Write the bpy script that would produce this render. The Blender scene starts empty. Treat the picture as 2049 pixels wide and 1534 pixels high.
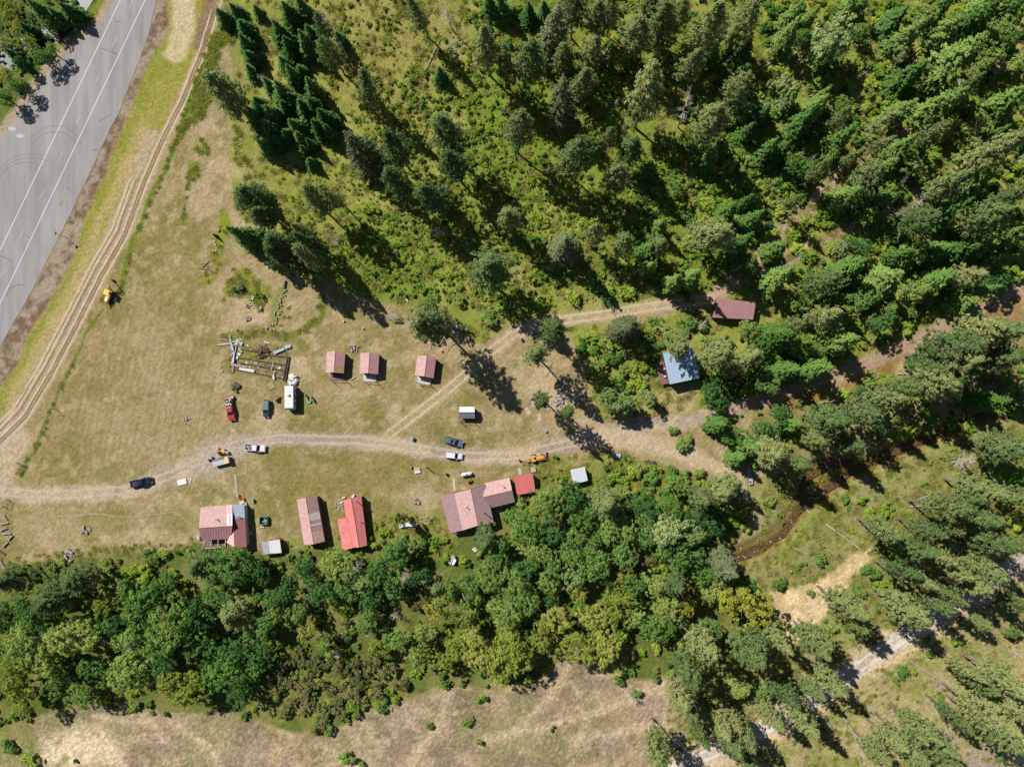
import bpy, math, random
import numpy as np
from mathutils import Vector, Matrix, Euler

# ------------------------------------------------------------------ camera, sky, sun, exposure
scene = bpy.context.scene
COL = scene.collection
CAM_H = 187.0
FPX = 1366.0            # focal length in photo pixels (photo is 2049 wide)
cam_data = bpy.data.cameras.new('camera')
cam_data.sensor_fit = 'HORIZONTAL'
cam_data.sensor_width = 36.0
cam_data.lens = FPX / 2049.0 * 36.0
cam_data.clip_start = 1.0
cam_data.clip_end = 6000.0
cam = bpy.data.objects.new('camera', cam_data)
COL.objects.link(cam)
cam.location = (0, 0, CAM_H)
cam.rotation_euler = (math.atan(38 / FPX), math.atan(36 / FPX), 0)
scene.camera = cam

SUN_EL = math.radians(45)
SUN_AZ = math.radians(43)          # shadows fall to the right and down in the picture
light_dir = Vector((math.cos(SUN_AZ) * math.cos(SUN_EL), -math.sin(SUN_AZ) * math.cos(SUN_EL), -math.sin(SUN_EL)))
world = bpy.data.worlds.new('World')
scene.world = world
world.use_nodes = True
wn = world.node_tree
wn.nodes.clear()
wo = wn.nodes.new('ShaderNodeOutputWorld')
wb = wn.nodes.new('ShaderNodeBackground')
ws = wn.nodes.new('ShaderNodeTexSky')
ws.sky_type = 'NISHITA'
ws.sun_disc = False
ws.sun_elevation = SUN_EL
sd = -light_dir
ws.sun_rotation = math.atan2(sd.x, sd.y)
ws.air_density = 1.0
ws.dust_density = 0.2
ws.ozone_density = 3.0
wb.inputs['Strength'].default_value = 0.05
wn.links.new(ws.outputs['Color'], wb.inputs['Color'])
wn.links.new(wb.outputs['Background'], wo.inputs['Surface'])
sun_data = bpy.data.lights.new('sun', 'SUN')
sun_data.energy = 5.0
sun_data.angle = math.radians(0.53)
sun_data.color = (1.0, 0.98, 0.955)
sun = bpy.data.objects.new('sun', sun_data)
COL.objects.link(sun)
sun.location = (0, 0, 300)
sun.rotation_euler = light_dir.to_track_quat('-Z', 'Y').to_euler()
scene.view_settings.view_transform = 'Standard'
scene.view_settings.look = 'None'
scene.view_settings.gamma = 1.0
scene.view_settings.use_curve_mapping = False
scene.view_settings.exposure = 0.38
scene.cycles.max_bounces = 5
scene.cycles.diffuse_bounces = 2
scene.cycles.transmission_bounces = 3
scene.cycles.transparent_max_bounces = 4

GAIN = 1.42      # albedo = photo colour of a sunlit flat surface / GAIN

# ------------------------------------------------------------------ helpers
RNG = np.random.default_rng(7)
random.seed(7)


def lin(c):
    c = c / 255.0
    return c / 12.92 if c <= 0.04045 else ((c + 0.055) / 1.055) ** 2.4


def S(r, g, b):
    return (lin(r) / GAIN, lin(g) / GAIN, lin(b) / GAIN)


_tab = np.random.default_rng(3).random((64, 256, 256), dtype=np.float32)


def vn(x, y, s, k=0):
    """smooth value noise 0..1 at scale s"""
    t = _tab[k % 64]
    x = np.asarray(x, dtype=np.float64) / s + 1000.3
    y = np.asarray(y, dtype=np.float64) / s + 1000.7
    ix = np.floor(x).astype(int)
    iy = np.floor(y).astype(int)
    fx = x - ix
    fy = y - iy
    fx = fx * fx * (3 - 2 * fx)
    fy = fy * fy * (3 - 2 * fy)
    a = t[iy & 255, ix & 255]
    b = t[iy & 255, (ix + 1) & 255]
    c = t[(iy + 1) & 255, ix & 255]
    d = t[(iy + 1) & 255, (ix + 1) & 255]
    return (a * (1 - fx) + b * fx) * (1 - fy) + (c * (1 - fx) + d * fx) * fy


def fbm(x, y, s, k=0, o=4):
    v = 0
    a = 0.5
    for i in range(o):
        v = v + a * vn(x, y, s / 2 ** i, k + i)
        a *= 0.5
    return v / (1 - 0.5 ** o)


def sstep(a, b, x):
    t = np.clip((x - a) / (b - a), 0, 1)
    return t * t * (3 - 2 * t)


CR = cam.rotation_euler.to_matrix()
CRn = np.array(CR)


def flat_px(x, y):
    return to_px(x, y, 0.0)


def to_px(x, y, z):
    dx = np.asarray(x, float)
    dy = np.asarray(y, float)
    dz = np.asarray(z, float) - CAM_H
    a = CRn[0, 0] * dx + CRn[1, 0] * dy + CRn[2, 0] * dz
    b = CRn[0, 1] * dx + CRn[1, 1] * dy + CRn[2, 1] * dz
    c = CRn[0, 2] * dx + CRn[1, 2] * dy + CRn[2, 2] * dz
    return 1024.5 + FPX * a / -c, 767.0 - FPX * b / -c


def seg_dist(u, v, pts):
    d = np.full(np.shape(u), 1e9)
    for (x0, y0), (x1, y1) in zip(pts[:-1], pts[1:]):
        dx, dy = x1 - x0, y1 - y0
        t = np.clip(((u - x0) * dx + (v - y0) * dy) / (dx * dx + dy * dy + 1e-9), 0, 1)
        d = np.minimum(d, np.hypot(u - x0 - t * dx, v - y0 - t * dy))
    return d


def inpoly(u, v, poly):
    r = np.zeros(np.shape(u), bool)
    n = len(poly)
    for i in range(n):
        x0, y0 = poly[i]
        x1, y1 = poly[(i + 1) % n]
        if y0 == y1:
            continue
        c = ((y0 > v) != (y1 > v)) & (u < (x1 - x0) * (v - y0) / (y1 - y0) + x0)
        r ^= c
    return r


def poly_sd(u, v, poly):
    """signed distance, positive inside"""
    d = seg_dist(u, v, list(poly) + [poly[0]])
    return np.where(inpoly(u, v, poly), d, -d)


CREEK = [(2150, 770), (2049, 805), (1950, 838), (1850, 880), (1770, 912), (1700, 945), (1643, 985), (1600, 1016), (1565, 1068), (1522, 1095), (1480, 1113), (1400, 1140)]
CREEK2 = [(1700, 925), (1665, 926), (1640, 940), (1613, 958), (1604, 985), (1606, 1005)]


def ground_flat(u, v):
    """terrain height in metres, by flat plan position (pixels of the z = 0 plane)"""
    d = (u - 900) * 0.35 + (600 - v) * 0.94
    z = 9.0 * sstep(20, 1100, d) * sstep(0, 330, u - 440 - 0.25 * np.maximum(v, 0))
    dS = (v - 1330) + (u - 700) * 0.12
    z = z + 5.0 * sstep(0, 420, dS)
    dc = np.minimum(seg_dist(u, v, CREEK), seg_dist(u, v, CREEK2))
    z = z - 0.9 * (1 - sstep(8, 30, dc))
    w = sstep(-40, 60, poly_sd(u, v, FOREST_ALL)) if FOREST_ALL else 0
    z = z + (fbm(u, v, 90, 11, 3) - 0.5) * 1.3 * w
    ex = np.maximum(np.maximum(-60 - u, u - 2110), np.maximum(-60 - v, v - 1594))
    return z * (1 - sstep(0, 200, ex))


FOREST_ALL = [(430, -200), (470, 120), (470, 420), (620, 560), (850, 620), (1010, 640), (1420, 590), (1300, 640), (1240, 800),
              (1480, 830), (1480, 960), (1100, 1010), (900, 1130), (500, 1150), (0, 1160), (-200, 1400), (600, 1440), (1300, 1380), (1300, 1700), (2300, 1700), (2300, -200)]


def ground(x, y):
    u, v = flat_px(x, y)
    return ground_flat(u, v)


def PZ(px, py, z):
    """world point at absolute height z seen at photo pixel (px, py)"""
    d = CRn @ np.array([(px - 1024.5) / FPX, -(py - 767.0) / FPX, -1.0])
    t = (z - CAM_H) / d[2]
    return Vector((d[0] * t, d[1] * t, z))


def P(px, py, h=0.0):
    """world point h above the ground seen at photo pixel (px, py)"""
    z = 0.0
    for _ in range(6):
        p = PZ(px, py, z + h)
        z = float(ground(p.x, p.y))
    return PZ(px, py, z + h)


# ---------------------------------------------- mesh building
class MB:
    def __init__(self):
        self.v = []
        self.f = []

    def add(self, vs, fs):
        o = len(self.v)
        self.v += [tuple(p) for p in vs]
        self.f += [tuple(i + o for i in f) for f in fs]
        return self

    def box(self, c, s, rz=0.0, M=None):
        hx, hy, hz = s[0] / 2, s[1] / 2, s[2] / 2
        vs = [Vector((a * hx, b * hy, e * hz)) for e in (-1, 1) for a, b in ((-1, -1), (1, -1), (1, 1), (-1, 1))]
        R = M if M is not None else Matrix.Rotation(rz, 3, 'Z')
        c = Vector(c)
        return self.add([R @ q + c for q in vs], [(3, 2, 1, 0), (4, 5, 6, 7), (0, 1, 5, 4), (1, 2, 6, 5), (2, 3, 7, 6), (3, 0, 4, 7)])

    def prism(self, poly, z0, z1):
        n = len(poly)
        vs = [(p[0], p[1], z0) for p in poly] + [(p[0], p[1], z1) for p in poly]
        return self.add(vs, [tuple(range(n - 1, -1, -1)), tuple(range(n, 2 * n))] + [(i, (i + 1) % n, n + (i + 1) % n, n + i) for i in range(n)])

    def slab(self, q, th):
        q = [Vector(p) for p in q]
        n = (q[1] - q[0]).cross(q[-1] - q[0]).normalized()
        if n.z < 0:
            q = q[::-1]
            n = -n
        k = len(q)
        vs = q + [p - n * th for p in q]
        return self.add(vs, [tuple(range(k)), tuple(range(2 * k - 1, k - 1, -1))] + [(i, k + i, k + (i + 1) % k, (i + 1) % k) for i in range(k)])

    def tube(self, p0, p1, r0, r1=None, n=8, cap=True):
        r1 = r0 if r1 is None else r1
        p0 = Vector(p0)
        p1 = Vector(p1)
        d = (p1 - p0)
        if d.length < 1e-6:
            return self
        d.normalize()
        a = d.cross(Vector((0, 0, 1)) if abs(d.z) < 0.9 else Vector((1, 0, 0))).normalized()
        b = d.cross(a)
        vs = []
        for p, r in ((p0, r0), (p1, r1)):
            for i in range(n):
                t = 2 * math.pi * i / n
                vs.append(p + (a * math.cos(t) + b * math.sin(t)) * r)
        fs = [(i, (i + 1) % n, n + (i + 1) % n, n + i) for i in range(n)]
        if cap:
            fs += [tuple(range(n - 1, -1, -1)), tuple(range(n, 2 * n))]
        return self.add(vs, fs)

    def path(self, pts, rads, n=7):
        for (a, b, ra, rb) in zip(pts[:-1], pts[1:], rads[:-1], rads[1:]):
            self.tube(a, b, ra, rb, n)
        return self

    def blob(self, c, r, seed=0, sub=6, flat=1.0, rough=0.25):
        g = random.Random(seed)
        c = Vector(c)
        rx, ry, rz = (r, r, r * flat) if not isinstance(r, (tuple, list)) else r
        n = sub
        m = sub // 2 + 1
        vs = [(c.x, c.y, c.z + rz)]
        for i in range(1, m):
            a = math.pi * i / m
            for j in range(n):
                t = 2 * math.pi * (j + 0.5 * (i % 2)) / n
                k = 1 + g.uniform(-rough, rough)
                vs.append((c.x + rx * k * math.sin(a) * math.cos(t), c.y + ry * k * math.sin(a) * math.sin(t), c.z + rz * k * math.cos(a)))
        vs.append((c.x, c.y, c.z - rz))
        fs = [(0, 1 + j, 1 + (j + 1) % n) for j in range(n)]
        for i in range(m - 2):
            for j in range(n):
                a = 1 + i * n
                fs.append((a + j, a + n + j, a + n + (j + 1) % n, a + (j + 1) % n))
        a = 1 + (m - 2) * n
        fs += [(a + j, len(vs) - 1, a + (j + 1) % n) for j in range(n)]
        return self.add(vs, fs)

    def loft(self, secs, rnd=0.12):
        """secs: (x, halfwidth, z0, z1): rounded box rings along x"""
        n = 8
        o = []
        for (x, w, z0, z1) in secs:
            r = min(rnd, w * 0.5, (z1 - z0) * 0.45)
            o += [(x, -w, z0 + r * .5), (x, -w + r * .5, z0), (x, w - r * .5, z0), (x, w, z0 + r * .5), (x, w, z1 - r), (x, w - r, z1), (x, -w + r, z1), (x, -w, z1 - r)]
        k = len(secs)
        fs = [tuple(range(n - 1, -1, -1)), tuple(range((k - 1) * n, k * n))]
        for i in range(k - 1):
            for j in range(n):
                fs.append((i * n + j, i * n + (j + 1) % n, (i + 1) * n + (j + 1) % n, (i + 1) * n + j))
        # ends: first faces -x when secs go up in x
        fs[0] = tuple(range(n))[::-1]
        return self.add(o, fs)

    def mesh(self, name, off=(0, 0, 0)):
        me = bpy.data.meshes.new(name)
        ox, oy, oz = off
        me.from_pydata([(a - ox, b - oy, c - oz) for a, b, c in self.v], [], self.f)
        me.update()
        return me

    def build(self, name, mat, parent=None, world=True, smooth=False, kind=None):
        """world=True: vertices are world coordinates and the parent is unrotated"""
        off = parent_off(parent) if (world and parent is not None) else (0, 0, 0)
        me = self.mesh(name, off)
        me.materials.append(mat)
        if smooth:
            me.polygons.foreach_set('use_smooth', [True] * len(me.polygons))
        o = bpy.data.objects.new(name, me)
        COL.objects.link(o)
        if parent is not None:
            o.parent = parent
        if kind:
            o['kind'] = kind
        return o


def parent_off(p):
    x = y = z = 0.0
    while p is not None:
        x += p.location.x
        y += p.location.y
        z += p.location.z
        p = p.parent
    return (x, y, z)


def tag(o, label, cat, group=None, kind=None):
    o['label'] = label
    o['category'] = cat
    if group:
        o['group'] = group
    if kind:
        o['kind'] = kind
    return o


def empty(name, loc, label, cat, group=None, rz=0.0):
    o = bpy.data.objects.new(name, None)
    o.empty_display_size = 0.5
    COL.objects.link(o)
    o.location = loc
    o.rotation_euler = (0, 0, rz)
    return tag(o, label, cat, group)


def single(name, mb, mat, loc, label, cat, group=None, rz=0.0, smooth=False):
    """one-mesh thing with local vertices placed at loc"""
    o = mb.build(name, mat, None, False, smooth)
    o.location = loc
    o.rotation_euler = (0, 0, rz)
    return tag(o, label, cat, group)


def mesh_np(name, V, F):
    me = bpy.data.meshes.new(name)
    V = np.ascontiguousarray(V, dtype=np.float32)
    F = np.ascontiguousarray(F, dtype=np.int32)
    k = F.shape[1]
    me.vertices.add(len(V))
    me.vertices.foreach_set('co', V.ravel())
    me.loops.add(F.size)
    me.loops.foreach_set('vertex_index', F.ravel())
    me.polygons.add(len(F))
    me.polygons.foreach_set('loop_start', np.arange(len(F), dtype=np.int32) * k)
    me.update(calc_edges=True)
    return me


# ---------------------------------------------- materials
MATS = {}


def nodes(name):
    m = bpy.data.materials.new(name)
    m.use_nodes = True
    nt = m.node_tree
    b = nt.nodes['Principled BSDF']
    return m, nt, b


def mat(name, col, rough=0.7, metal=0.0, vary=0.12, scale=3.0, bump=0.0, spec=0.3, coord='Object'):
    if name in MATS:
        return MATS[name]
    m, nt, b = nodes(name)
    L = nt.links
    tc = nt.nodes.new('ShaderNodeTexCoord')
    nz = nt.nodes.new('ShaderNodeTexNoise')
    nz.inputs['Scale'].default_value = scale
    nz.inputs['Detail'].default_value = 5
    nz.inputs['Roughness'].default_value = 0.65
    L.new(tc.outputs[coord], nz.inputs['Vector'])
    mr = nt.nodes.new('ShaderNodeMapRange')
    mr.inputs[1].default_value = 0.3
    mr.inputs[2].default_value = 0.7
    mr.inputs[3].default_value = 1 - vary
    mr.inputs[4].default_value = 1 + vary
    L.new(nz.outputs['Fac'], mr.inputs[0])
    vm = nt.nodes.new('ShaderNodeVectorMath')
    vm.operation = 'SCALE'
    vm.inputs[0].default_value = col[:3]
    L.new(mr.outputs[0], vm.inputs['Scale'])
    L.new(vm.outputs[0], b.inputs['Base Color'])
    b.inputs['Roughness'].default_value = rough
    b.inputs['Metallic'].default_value = metal
    b.inputs['Specular IOR Level'].default_value = spec
    if bump:
        bp = nt.nodes.new('ShaderNodeBump')
        bp.inputs['Strength'].default_value = bump
        bp.inputs['Distance'].default_value = 0.05
        L.new(nz.outputs['Fac'], bp.inputs['Height'])
        L.new(bp.outputs[0], b.inputs['Normal'])
    MATS[name] = m
    return m


def leaf_mat(name, c1, c2, c3, trans=0.22):
    """foliage: colour varies by leaf, by clump and by plant"""
    m = bpy.data.materials.new(name)
    m.use_nodes = True
    nt = m.node_tree
    nt.nodes.clear()
    L = nt.links
    out = nt.nodes.new('ShaderNodeOutputMaterial')
    geo = nt.nodes.new('ShaderNodeNewGeometry')
    oi = nt.nodes.new('ShaderNodeObjectInfo')
    tc = nt.nodes.new('ShaderNodeTexCoord')
    nz = nt.nodes.new('ShaderNodeTexNoise')
    nz.inputs['Scale'].default_value = 0.55
    nz.inputs['Detail'].default_value = 2
    L.new(tc.outputs['Object'], nz.inputs['Vector'])
    a1 = nt.nodes.new('ShaderNodeMath')
    a1.operation = 'MULTIPLY_ADD'
    a1.inputs[1].default_value = 0.32
    L.new(geo.outputs['Random Per Island'], a1.inputs[0])
    a2 = nt.nodes.new('ShaderNodeMath')
    a2.operation = 'MULTIPLY_ADD'
    a2.inputs[1].default_value = 0.8
    a2.inputs[2].default_value = -0.34
    L.new(nz.outputs['Fac'], a2.inputs[0])
    a3 = nt.nodes.new('ShaderNodeMath')
    a3.operation = 'MULTIPLY_ADD'
    a3.inputs[1].default_value = 0.72
    L.new(oi.outputs['Random'], a3.inputs[0])
    L.new(a2.outputs[0], a3.inputs[2])
    L.new(a3.outputs[0], a1.inputs[2])
    cr = nt.nodes.new('ShaderNodeValToRGB')
    cr.color_ramp.elements[0].position = 0.0
    cr.color_ramp.elements[0].color = (*c1, 1)
    cr.color_ramp.elements[1].position = 1.0
    cr.color_ramp.elements[1].color = (*c3, 1)
    e = cr.color_ramp.elements.new(0.5)
    e.color = (*c2, 1)
    L.new(a1.outputs[0], cr.inputs[0])
    df = nt.nodes.new('ShaderNodeBsdfDiffuse')
    tr = nt.nodes.new('ShaderNodeBsdfTranslucent')
    mx = nt.nodes.new('ShaderNodeMixShader')
    mx.inputs[0].default_value = trans
    L.new(cr.outputs[0], df.inputs['Color'])
    L.new(cr.outputs[0], tr.inputs['Color'])
    L.new(df.outputs[0], mx.inputs[1])
    L.new(tr.outputs[0], mx.inputs[2])
    L.new(mx.outputs[0], out.inputs['Surface'])
    MATS[name] = m
    return m

# ------------------------------------------------------------------ terrain: one grid, painted with soil and turf colours
RES = 0.5
X0, X1, Y0, Y1 = -178.0, 170.0, -136.0, 142.0
gx = np.arange(X0, X1 + 1e-6, RES)
gy = np.arange(Y0, Y1 + 1e-6, RES)
GX, GY = np.meshgrid(gx, gy)
GZ = ground(GX, GY)
U, V = to_px(GX, GY, GZ)
nW1 = (fbm(GX, GY, 9, 20) - 0.5)
nW2 = (fbm(GX, GY, 2.5, 25) - 0.5)
UW = U + nW1 * 18 + nW2 * 9
VW = V + (fbm(GX, GY, 9, 30) - 0.5) * 18 + (fbm(GX, GY, 2.5, 35) - 0.5) * 9
nb = fbm(GX, GY, 30, 40)
nm = fbm(GX, GY, 7, 45)
ns = fbm(GX, GY, 2.0, 50, 3)
nf = np.random.default_rng(5).random(GX.shape)


def C(r, g, b):
    return np.array(S(r, g, b))


def mixc(a, b, t):
    t = np.clip(t, 0, 1)[..., None]
    return a * (1 - t) + b * t


def paint(mask, col):
    global CC
    CC = mixc(CC, col, mask)


def soft_poly(poly, edge=6, warp=True):
    return sstep(-edge, edge, poly_sd(UW if warp else U, VW if warp else V, poly))


def soft_line(pts, w, edge=6, warp=True):
    return 1 - sstep(w - edge, w + edge, seg_dist(UW if warp else U, VW if warp else V, pts))


LAB = np.zeros(GX.shape, int)      # 0 ground (mown yard)
# yard turf: dry tan and olive mottling
dry, olive, straw, green = C(174, 152, 112), C(138, 127, 70), C(196, 175, 136), C(128, 132, 62)
CC = mixc(np.broadcast_to(dry, GX.shape + (3,)), olive, sstep(0.3, 0.7, nb * 0.5 + nm * 0.5))
paint(0.5 * sstep(0.5, 0.72, ns * 0.85 + nm * 0.15), straw)
paint(0.45 * sstep(.55, .75, fbm(GX, GY, 3.2, 57, 3)), C(122, 116, 62))
stripe = (np.sin((U * 0.98 + V * 0.2) / 2.1) * 0.5 + 0.5) * (0.4 + nm)
paint(0.4 * stripe * soft_poly([(250, 560), (440, 640), (440, 850), (300, 930), (80, 920)], 25), C(140, 122, 74))
paint(0.5 * soft_poly([(600, 900), (840, 905), (860, 980), (560, 1010), (540, 930)], 25), C(142, 128, 72))
paint(0.45 * soft_poly([(20, 1000), (390, 960), (390, 1060), (30, 1090)], 25) * sstep(.4, .6, nm), C(140, 130, 70))

# forest floor and brush ground, north and east
F1 = [(430, -300), (450, 60), (470, 130), (455, 215), (470, 420), (560, 545), (680, 575), (760, 605), (850, 612), (880, 640), (960, 690), (1010, 655), (1080, 635),
      (1230, 618), (1420, 585), (1420, 615), (1290, 640), (1130, 650), (1170, 740), (1200, 840), (1300, 840), (1500, 800), (1800, 695), (2049, 570), (2300, 480), (2300, -300)]
m = soft_poly(F1, 5)
floor = mixc(np.broadcast_to(C(146, 152, 66), GX.shape + (3,)), C(166, 160, 86), sstep(.35, .65, nm))
floor = mixc(floor, C(130, 146, 56), sstep(.5, .7, nb))
floor = mixc(floor, C(96, 112, 44), .55 * sstep(.5, .7, ns * .6 + nf * .4))
paint(m, floor)
LAB[poly_sd(U, V, F1) > 0] = 1
m = soft_poly([(640, -100), (860, -100), (930, 120), (820, 260), (700, 230), (620, 60)], 30)
paint(0.7 * m, C(160, 146, 84))
m = soft_poly([(460, 60), (560, -50), (540, 150), (520, 200), (600, 330), (560, 360), (490, 380), (465, 240)], 10)
paint(0.7 * m * sstep(.3, .6, nm), C(150, 138, 84))
# south tree belt
F2 = [(-300, 1160), (30, 1135), (150, 1112), (330, 1100), (400, 1085), (520, 1105), (640, 1098), (700, 1098), (830, 1060), (900, 1075), (990, 1050), (1050, 1000), (1120, 930), (1240, 930), (1330, 935),
      (1480, 975), (1520, 1000), (1480, 1080), (1450, 1110), (1540, 1200), (1560, 1290), (1340, 1350), (1260, 1355), (1150, 1295), (1060, 1370), (900, 1368), (760, 1415), (640, 1475), (520, 1440), (330, 1425), (150, 1412), (60, 1440), (-300, 1500)]
m = soft_poly(F2, 6)
fl = mixc(np.broadcast_to(C(100, 110, 50), GX.shape + (3,)), C(126, 124, 66), sstep(.4, .6, nm))
paint(m, fl)
LAB[poly_sd(U, V, F2) > 0] = 1
paint(0.75 * soft_poly([(800, 1010), (880, 1020), (920, 1090), (860, 1120), (760, 1090), (740, 1050)], 10), C(140, 138, 66))
paint(0.8 * soft_poly([(1030, 920), (1250, 905), (1330, 930), (1400, 1000), (1150, 1010), (1080, 990)], 8) * sstep(.25, .5, nm), C(140, 142, 66))
# creek meadow and the slope east of it
F3 = [(1470, 960), (1520, 960), (1600, 930), (1760, 900), (1900, 860), (2300, 760), (2300, 1150), (2049, 1125), (1900, 1205), (1820, 1270), (1740, 1310), (1640, 1390), (1560, 1440), (1400, 1520), (1340, 1534), (1330, 1360), (1560, 1280), (1500, 1180), (1480, 1110), (1530, 1040)]
m = soft_poly(F3, 8)
md = mixc(np.broadcast_to(C(156, 150, 92), GX.shape + (3,)), C(134, 140, 68), sstep(.45, .62, nm))
md = mixc(md, C(172, 162, 118), 0.7 * sstep(.55, .72, ns * .5 + nb * .5))
md = mixc(md, C(110, 118, 58), .5 * sstep(.5, .7, ns * .5 + nf * .5))
paint(m, md)
LAB[poly_sd(U, V, F3) > 0] = 2
# lower right slope beyond the gravel road
F4 = [(1380, 1700), (1500, 1500), (1600, 1450), (1700, 1380), (1800, 1300), (1900, 1230), (2049, 1150), (2300, 1080), (2300, 1900), (1380, 1900)]
m = soft_poly(F4, 8)
md = mixc(np.broadcast_to(C(170, 156, 106), GX.shape + (3,)), C(142, 142, 78), sstep(.45, .7, nm))
md = mixc(md, C(182, 160, 120), 0.8 * sstep(.58, .75, ns * .5 + nm * .5))
paint(m, md)
LAB[poly_sd(U, V, F4) > 0] = 3
# dry hillside, bottom of the picture
F5 = [(-300, 1460), (0, 1470), (60, 1465), (85, 1432), (150, 1415), (260, 1405), (330, 1428), (450, 1425), (510, 1442), (560, 1470), (640, 1476), (700, 1448), (760, 1418), (850, 1388), (930, 1370), (1000, 1405), (1090, 1355), (1130, 1310), (1180, 1335), (1260, 1362), (1325, 1360), (1350, 1420), (1390, 1500), (1380, 1700), (-300, 1900)]
m = soft_poly(F5, 7)
dh = mixc(np.broadcast_to(C(166, 143, 114), GX.shape + (3,)), C(142, 126, 96), sstep(.4, .6, nm))
dh = mixc(dh, C(150, 146, 96), .45 * sstep(.5, .65, fbm(GX, GY, 14, 61, 3)))
dh = mixc(dh, C(190, 167, 136), 0.7 * sstep(.5, .7, ns * .5 + nb * .5))
dh = mixc(dh, C(168, 152, 84), 0.5 * sstep(.72, .8, ns))
paint(m, dh)
LAB[poly_sd(U, V, F5) > 0] = 4
m = soft_poly([(75, 1534), (90, 1480), (150, 1450), (230, 1470), (250, 1534)], 18)
paint(0.95 * m * sstep(.3, .55, ns * .5 + nm * .5), C(222, 198, 160))
paint(0.7 * soft_line([(190, 1435), (300, 1440), (330, 1480)], 6, 6), C(205, 182, 148))
for pl in ([(900, 1385), (880, 1440), (820, 1534)], [(1330, 1365), (1180, 1430), (960, 1480)], [(1330, 1450), (1150, 1480)], [(1140, 1330), (1090, 1400), (1040, 1450)], [(340, 1440), (420, 1500), (440, 1560)], [(640, 1490), (720, 1534)]):
    paint(0.7 * soft_line(pl, 8, 9), C(200, 176, 142))
paint(0.6 * soft_poly([(0, 1440), (60, 1440), (85, 1534), (-40, 1534)], 10), C(130, 130, 66))

# highway verge and ditch
VERGE = [(339, -60), (337, 45), (315, 95), (271, 190), (234, 291), (170, 437), (146, 505), (92, 613), (34, 721), (0, 789), (-200, 1180), (-200, 1150), (0, 905), (60, 825), (130, 665), (210, 505), (290, 350), (330, 265), (400, 95), (425, 20), (430, -60)]
m = soft_poly(VERGE, 5)
vg = mixc(np.broadcast_to(C(172, 150, 92), GX.shape + (3,)), C(150, 146, 62), sstep(.42, .6, nb * .4 + nm * .6))
paint(m, vg)
LAB[poly_sd(U, V, VERGE) > 0] = 5
SH_R = [(339, -60), (337, 45), (315, 95), (271, 190), (234, 291), (170, 437), (146, 505), (92, 613), (34, 721), (0, 789), (-150, 1080)]
paint(0.75 * soft_line([(p[0] + 14, p[1] + 4) for p in SH_R], 11, 9), C(142, 146, 60))
paint(0.7 * soft_line([(360, 130), (320, 210), (300, 260)], 20, 14), C(150, 150, 66))
paint(0.8 * soft_line([(372, -20), (365, 50), (350, 105)], 22, 6), C(212, 190, 152))
paint(0.7 * soft_line([(290, 265), (250, 340), (200, 445), (150, 560), (80, 700), (20, 810)], 11, 9), C(188, 166, 112))
SHOULDER = [(312, -60), (300, 60), (283, 110), (240, 220), (190, 322), (150, 410), (100, 510), (61, 586), (0, 694), (-150, 960), (-150, 1080), (0, 789), (34, 721), (92, 613), (146, 505), (170, 437), (234, 291), (271, 190), (315, 95), (337, 45), (339, -60)]
m = soft_poly(SHOULDER, 4)
gv = mixc(np.broadcast_to(C(168, 150, 128), GX.shape + (3,)), C(122, 98, 74), sstep(.42, .62, ns * .75 + nf * .25))
paint(m, gv)
LAB[poly_sd(U, V, SHOULDER) > 0] = 6
WV = [(240, -60), (215, 25), (175, 70), (140, 100), (100, 145), (65, 190), (20, 255), (0, 275), (-200, 500), (-300, 300), (-300, -200), (240, -200)]
m = soft_poly(WV, 4)
paint(m, mixc(np.broadcast_to(C(108, 118, 56), GX.shape + (3,)), C(70, 84, 44), sstep(.4, .6, nm)))
LAB[poly_sd(U, V, WV) > 0] = 1
paint(soft_line([(236, -20), (205, 35), (170, 68), (135, 95), (95, 138), (62, 180), (20, 245), (0, 268)], 10, 5), C(176, 158, 128))
paint(0.7 * soft_line([(205, 5), (170, 45), (130, 75), (100, 110)], 9, 6), C(140, 146, 56))

# dirt tracks and drives
TRACK = [(455, -60), (430, 20), (407, 98), (366, 200), (325, 281), (288, 366), (250, 470), (203, 552), (152, 653), (102, 748), (51, 833), (0, 884), (-60, 940)]
d0 = seg_dist(UW * .5 + U * .5, VW * .5 + V * .5, TRACK)
paint((1 - sstep(9, 15, d0)) * 0.9, C(182, 158, 124))
paint(0.9 * soft_line([(p[0] - 19, p[1] - 6) for p in TRACK[4:]], 14, 8), C(190, 168, 134))
paint(0.6 * soft_line([(p[0] - 26, p[1] - 8) for p in TRACK[5:]], 2.5, 2.5, False), C(206, 186, 154))
paint(0.5 * soft_line([(p[0] - 12, p[1] - 4) for p in TRACK[4:]], 2.0, 2.5, False), C(150, 130, 92))
paint(0.85 * soft_poly([(-60, 850), (30, 845), (70, 870), (50, 905), (25, 955), (40, 975), (-60, 1000)], 9), C(196, 174, 142))
dr = seg_dist(U, V, TRACK)
side = np.abs(dr - 6.5)
paint((1 - sstep(1.2, 3.5, side)) * 0.75, C(204, 182, 152))
paint((1 - sstep(0.6, 2.4, np.abs(dr - 2.5))) * 0.55, C(130, 108, 78))
paint(0.8 * soft_line([(428, -10), (405, 60), (398, 85)], 14, 5) * (U < 432), C(136, 112, 92))
LAB[d0 < 14] = 7
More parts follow.
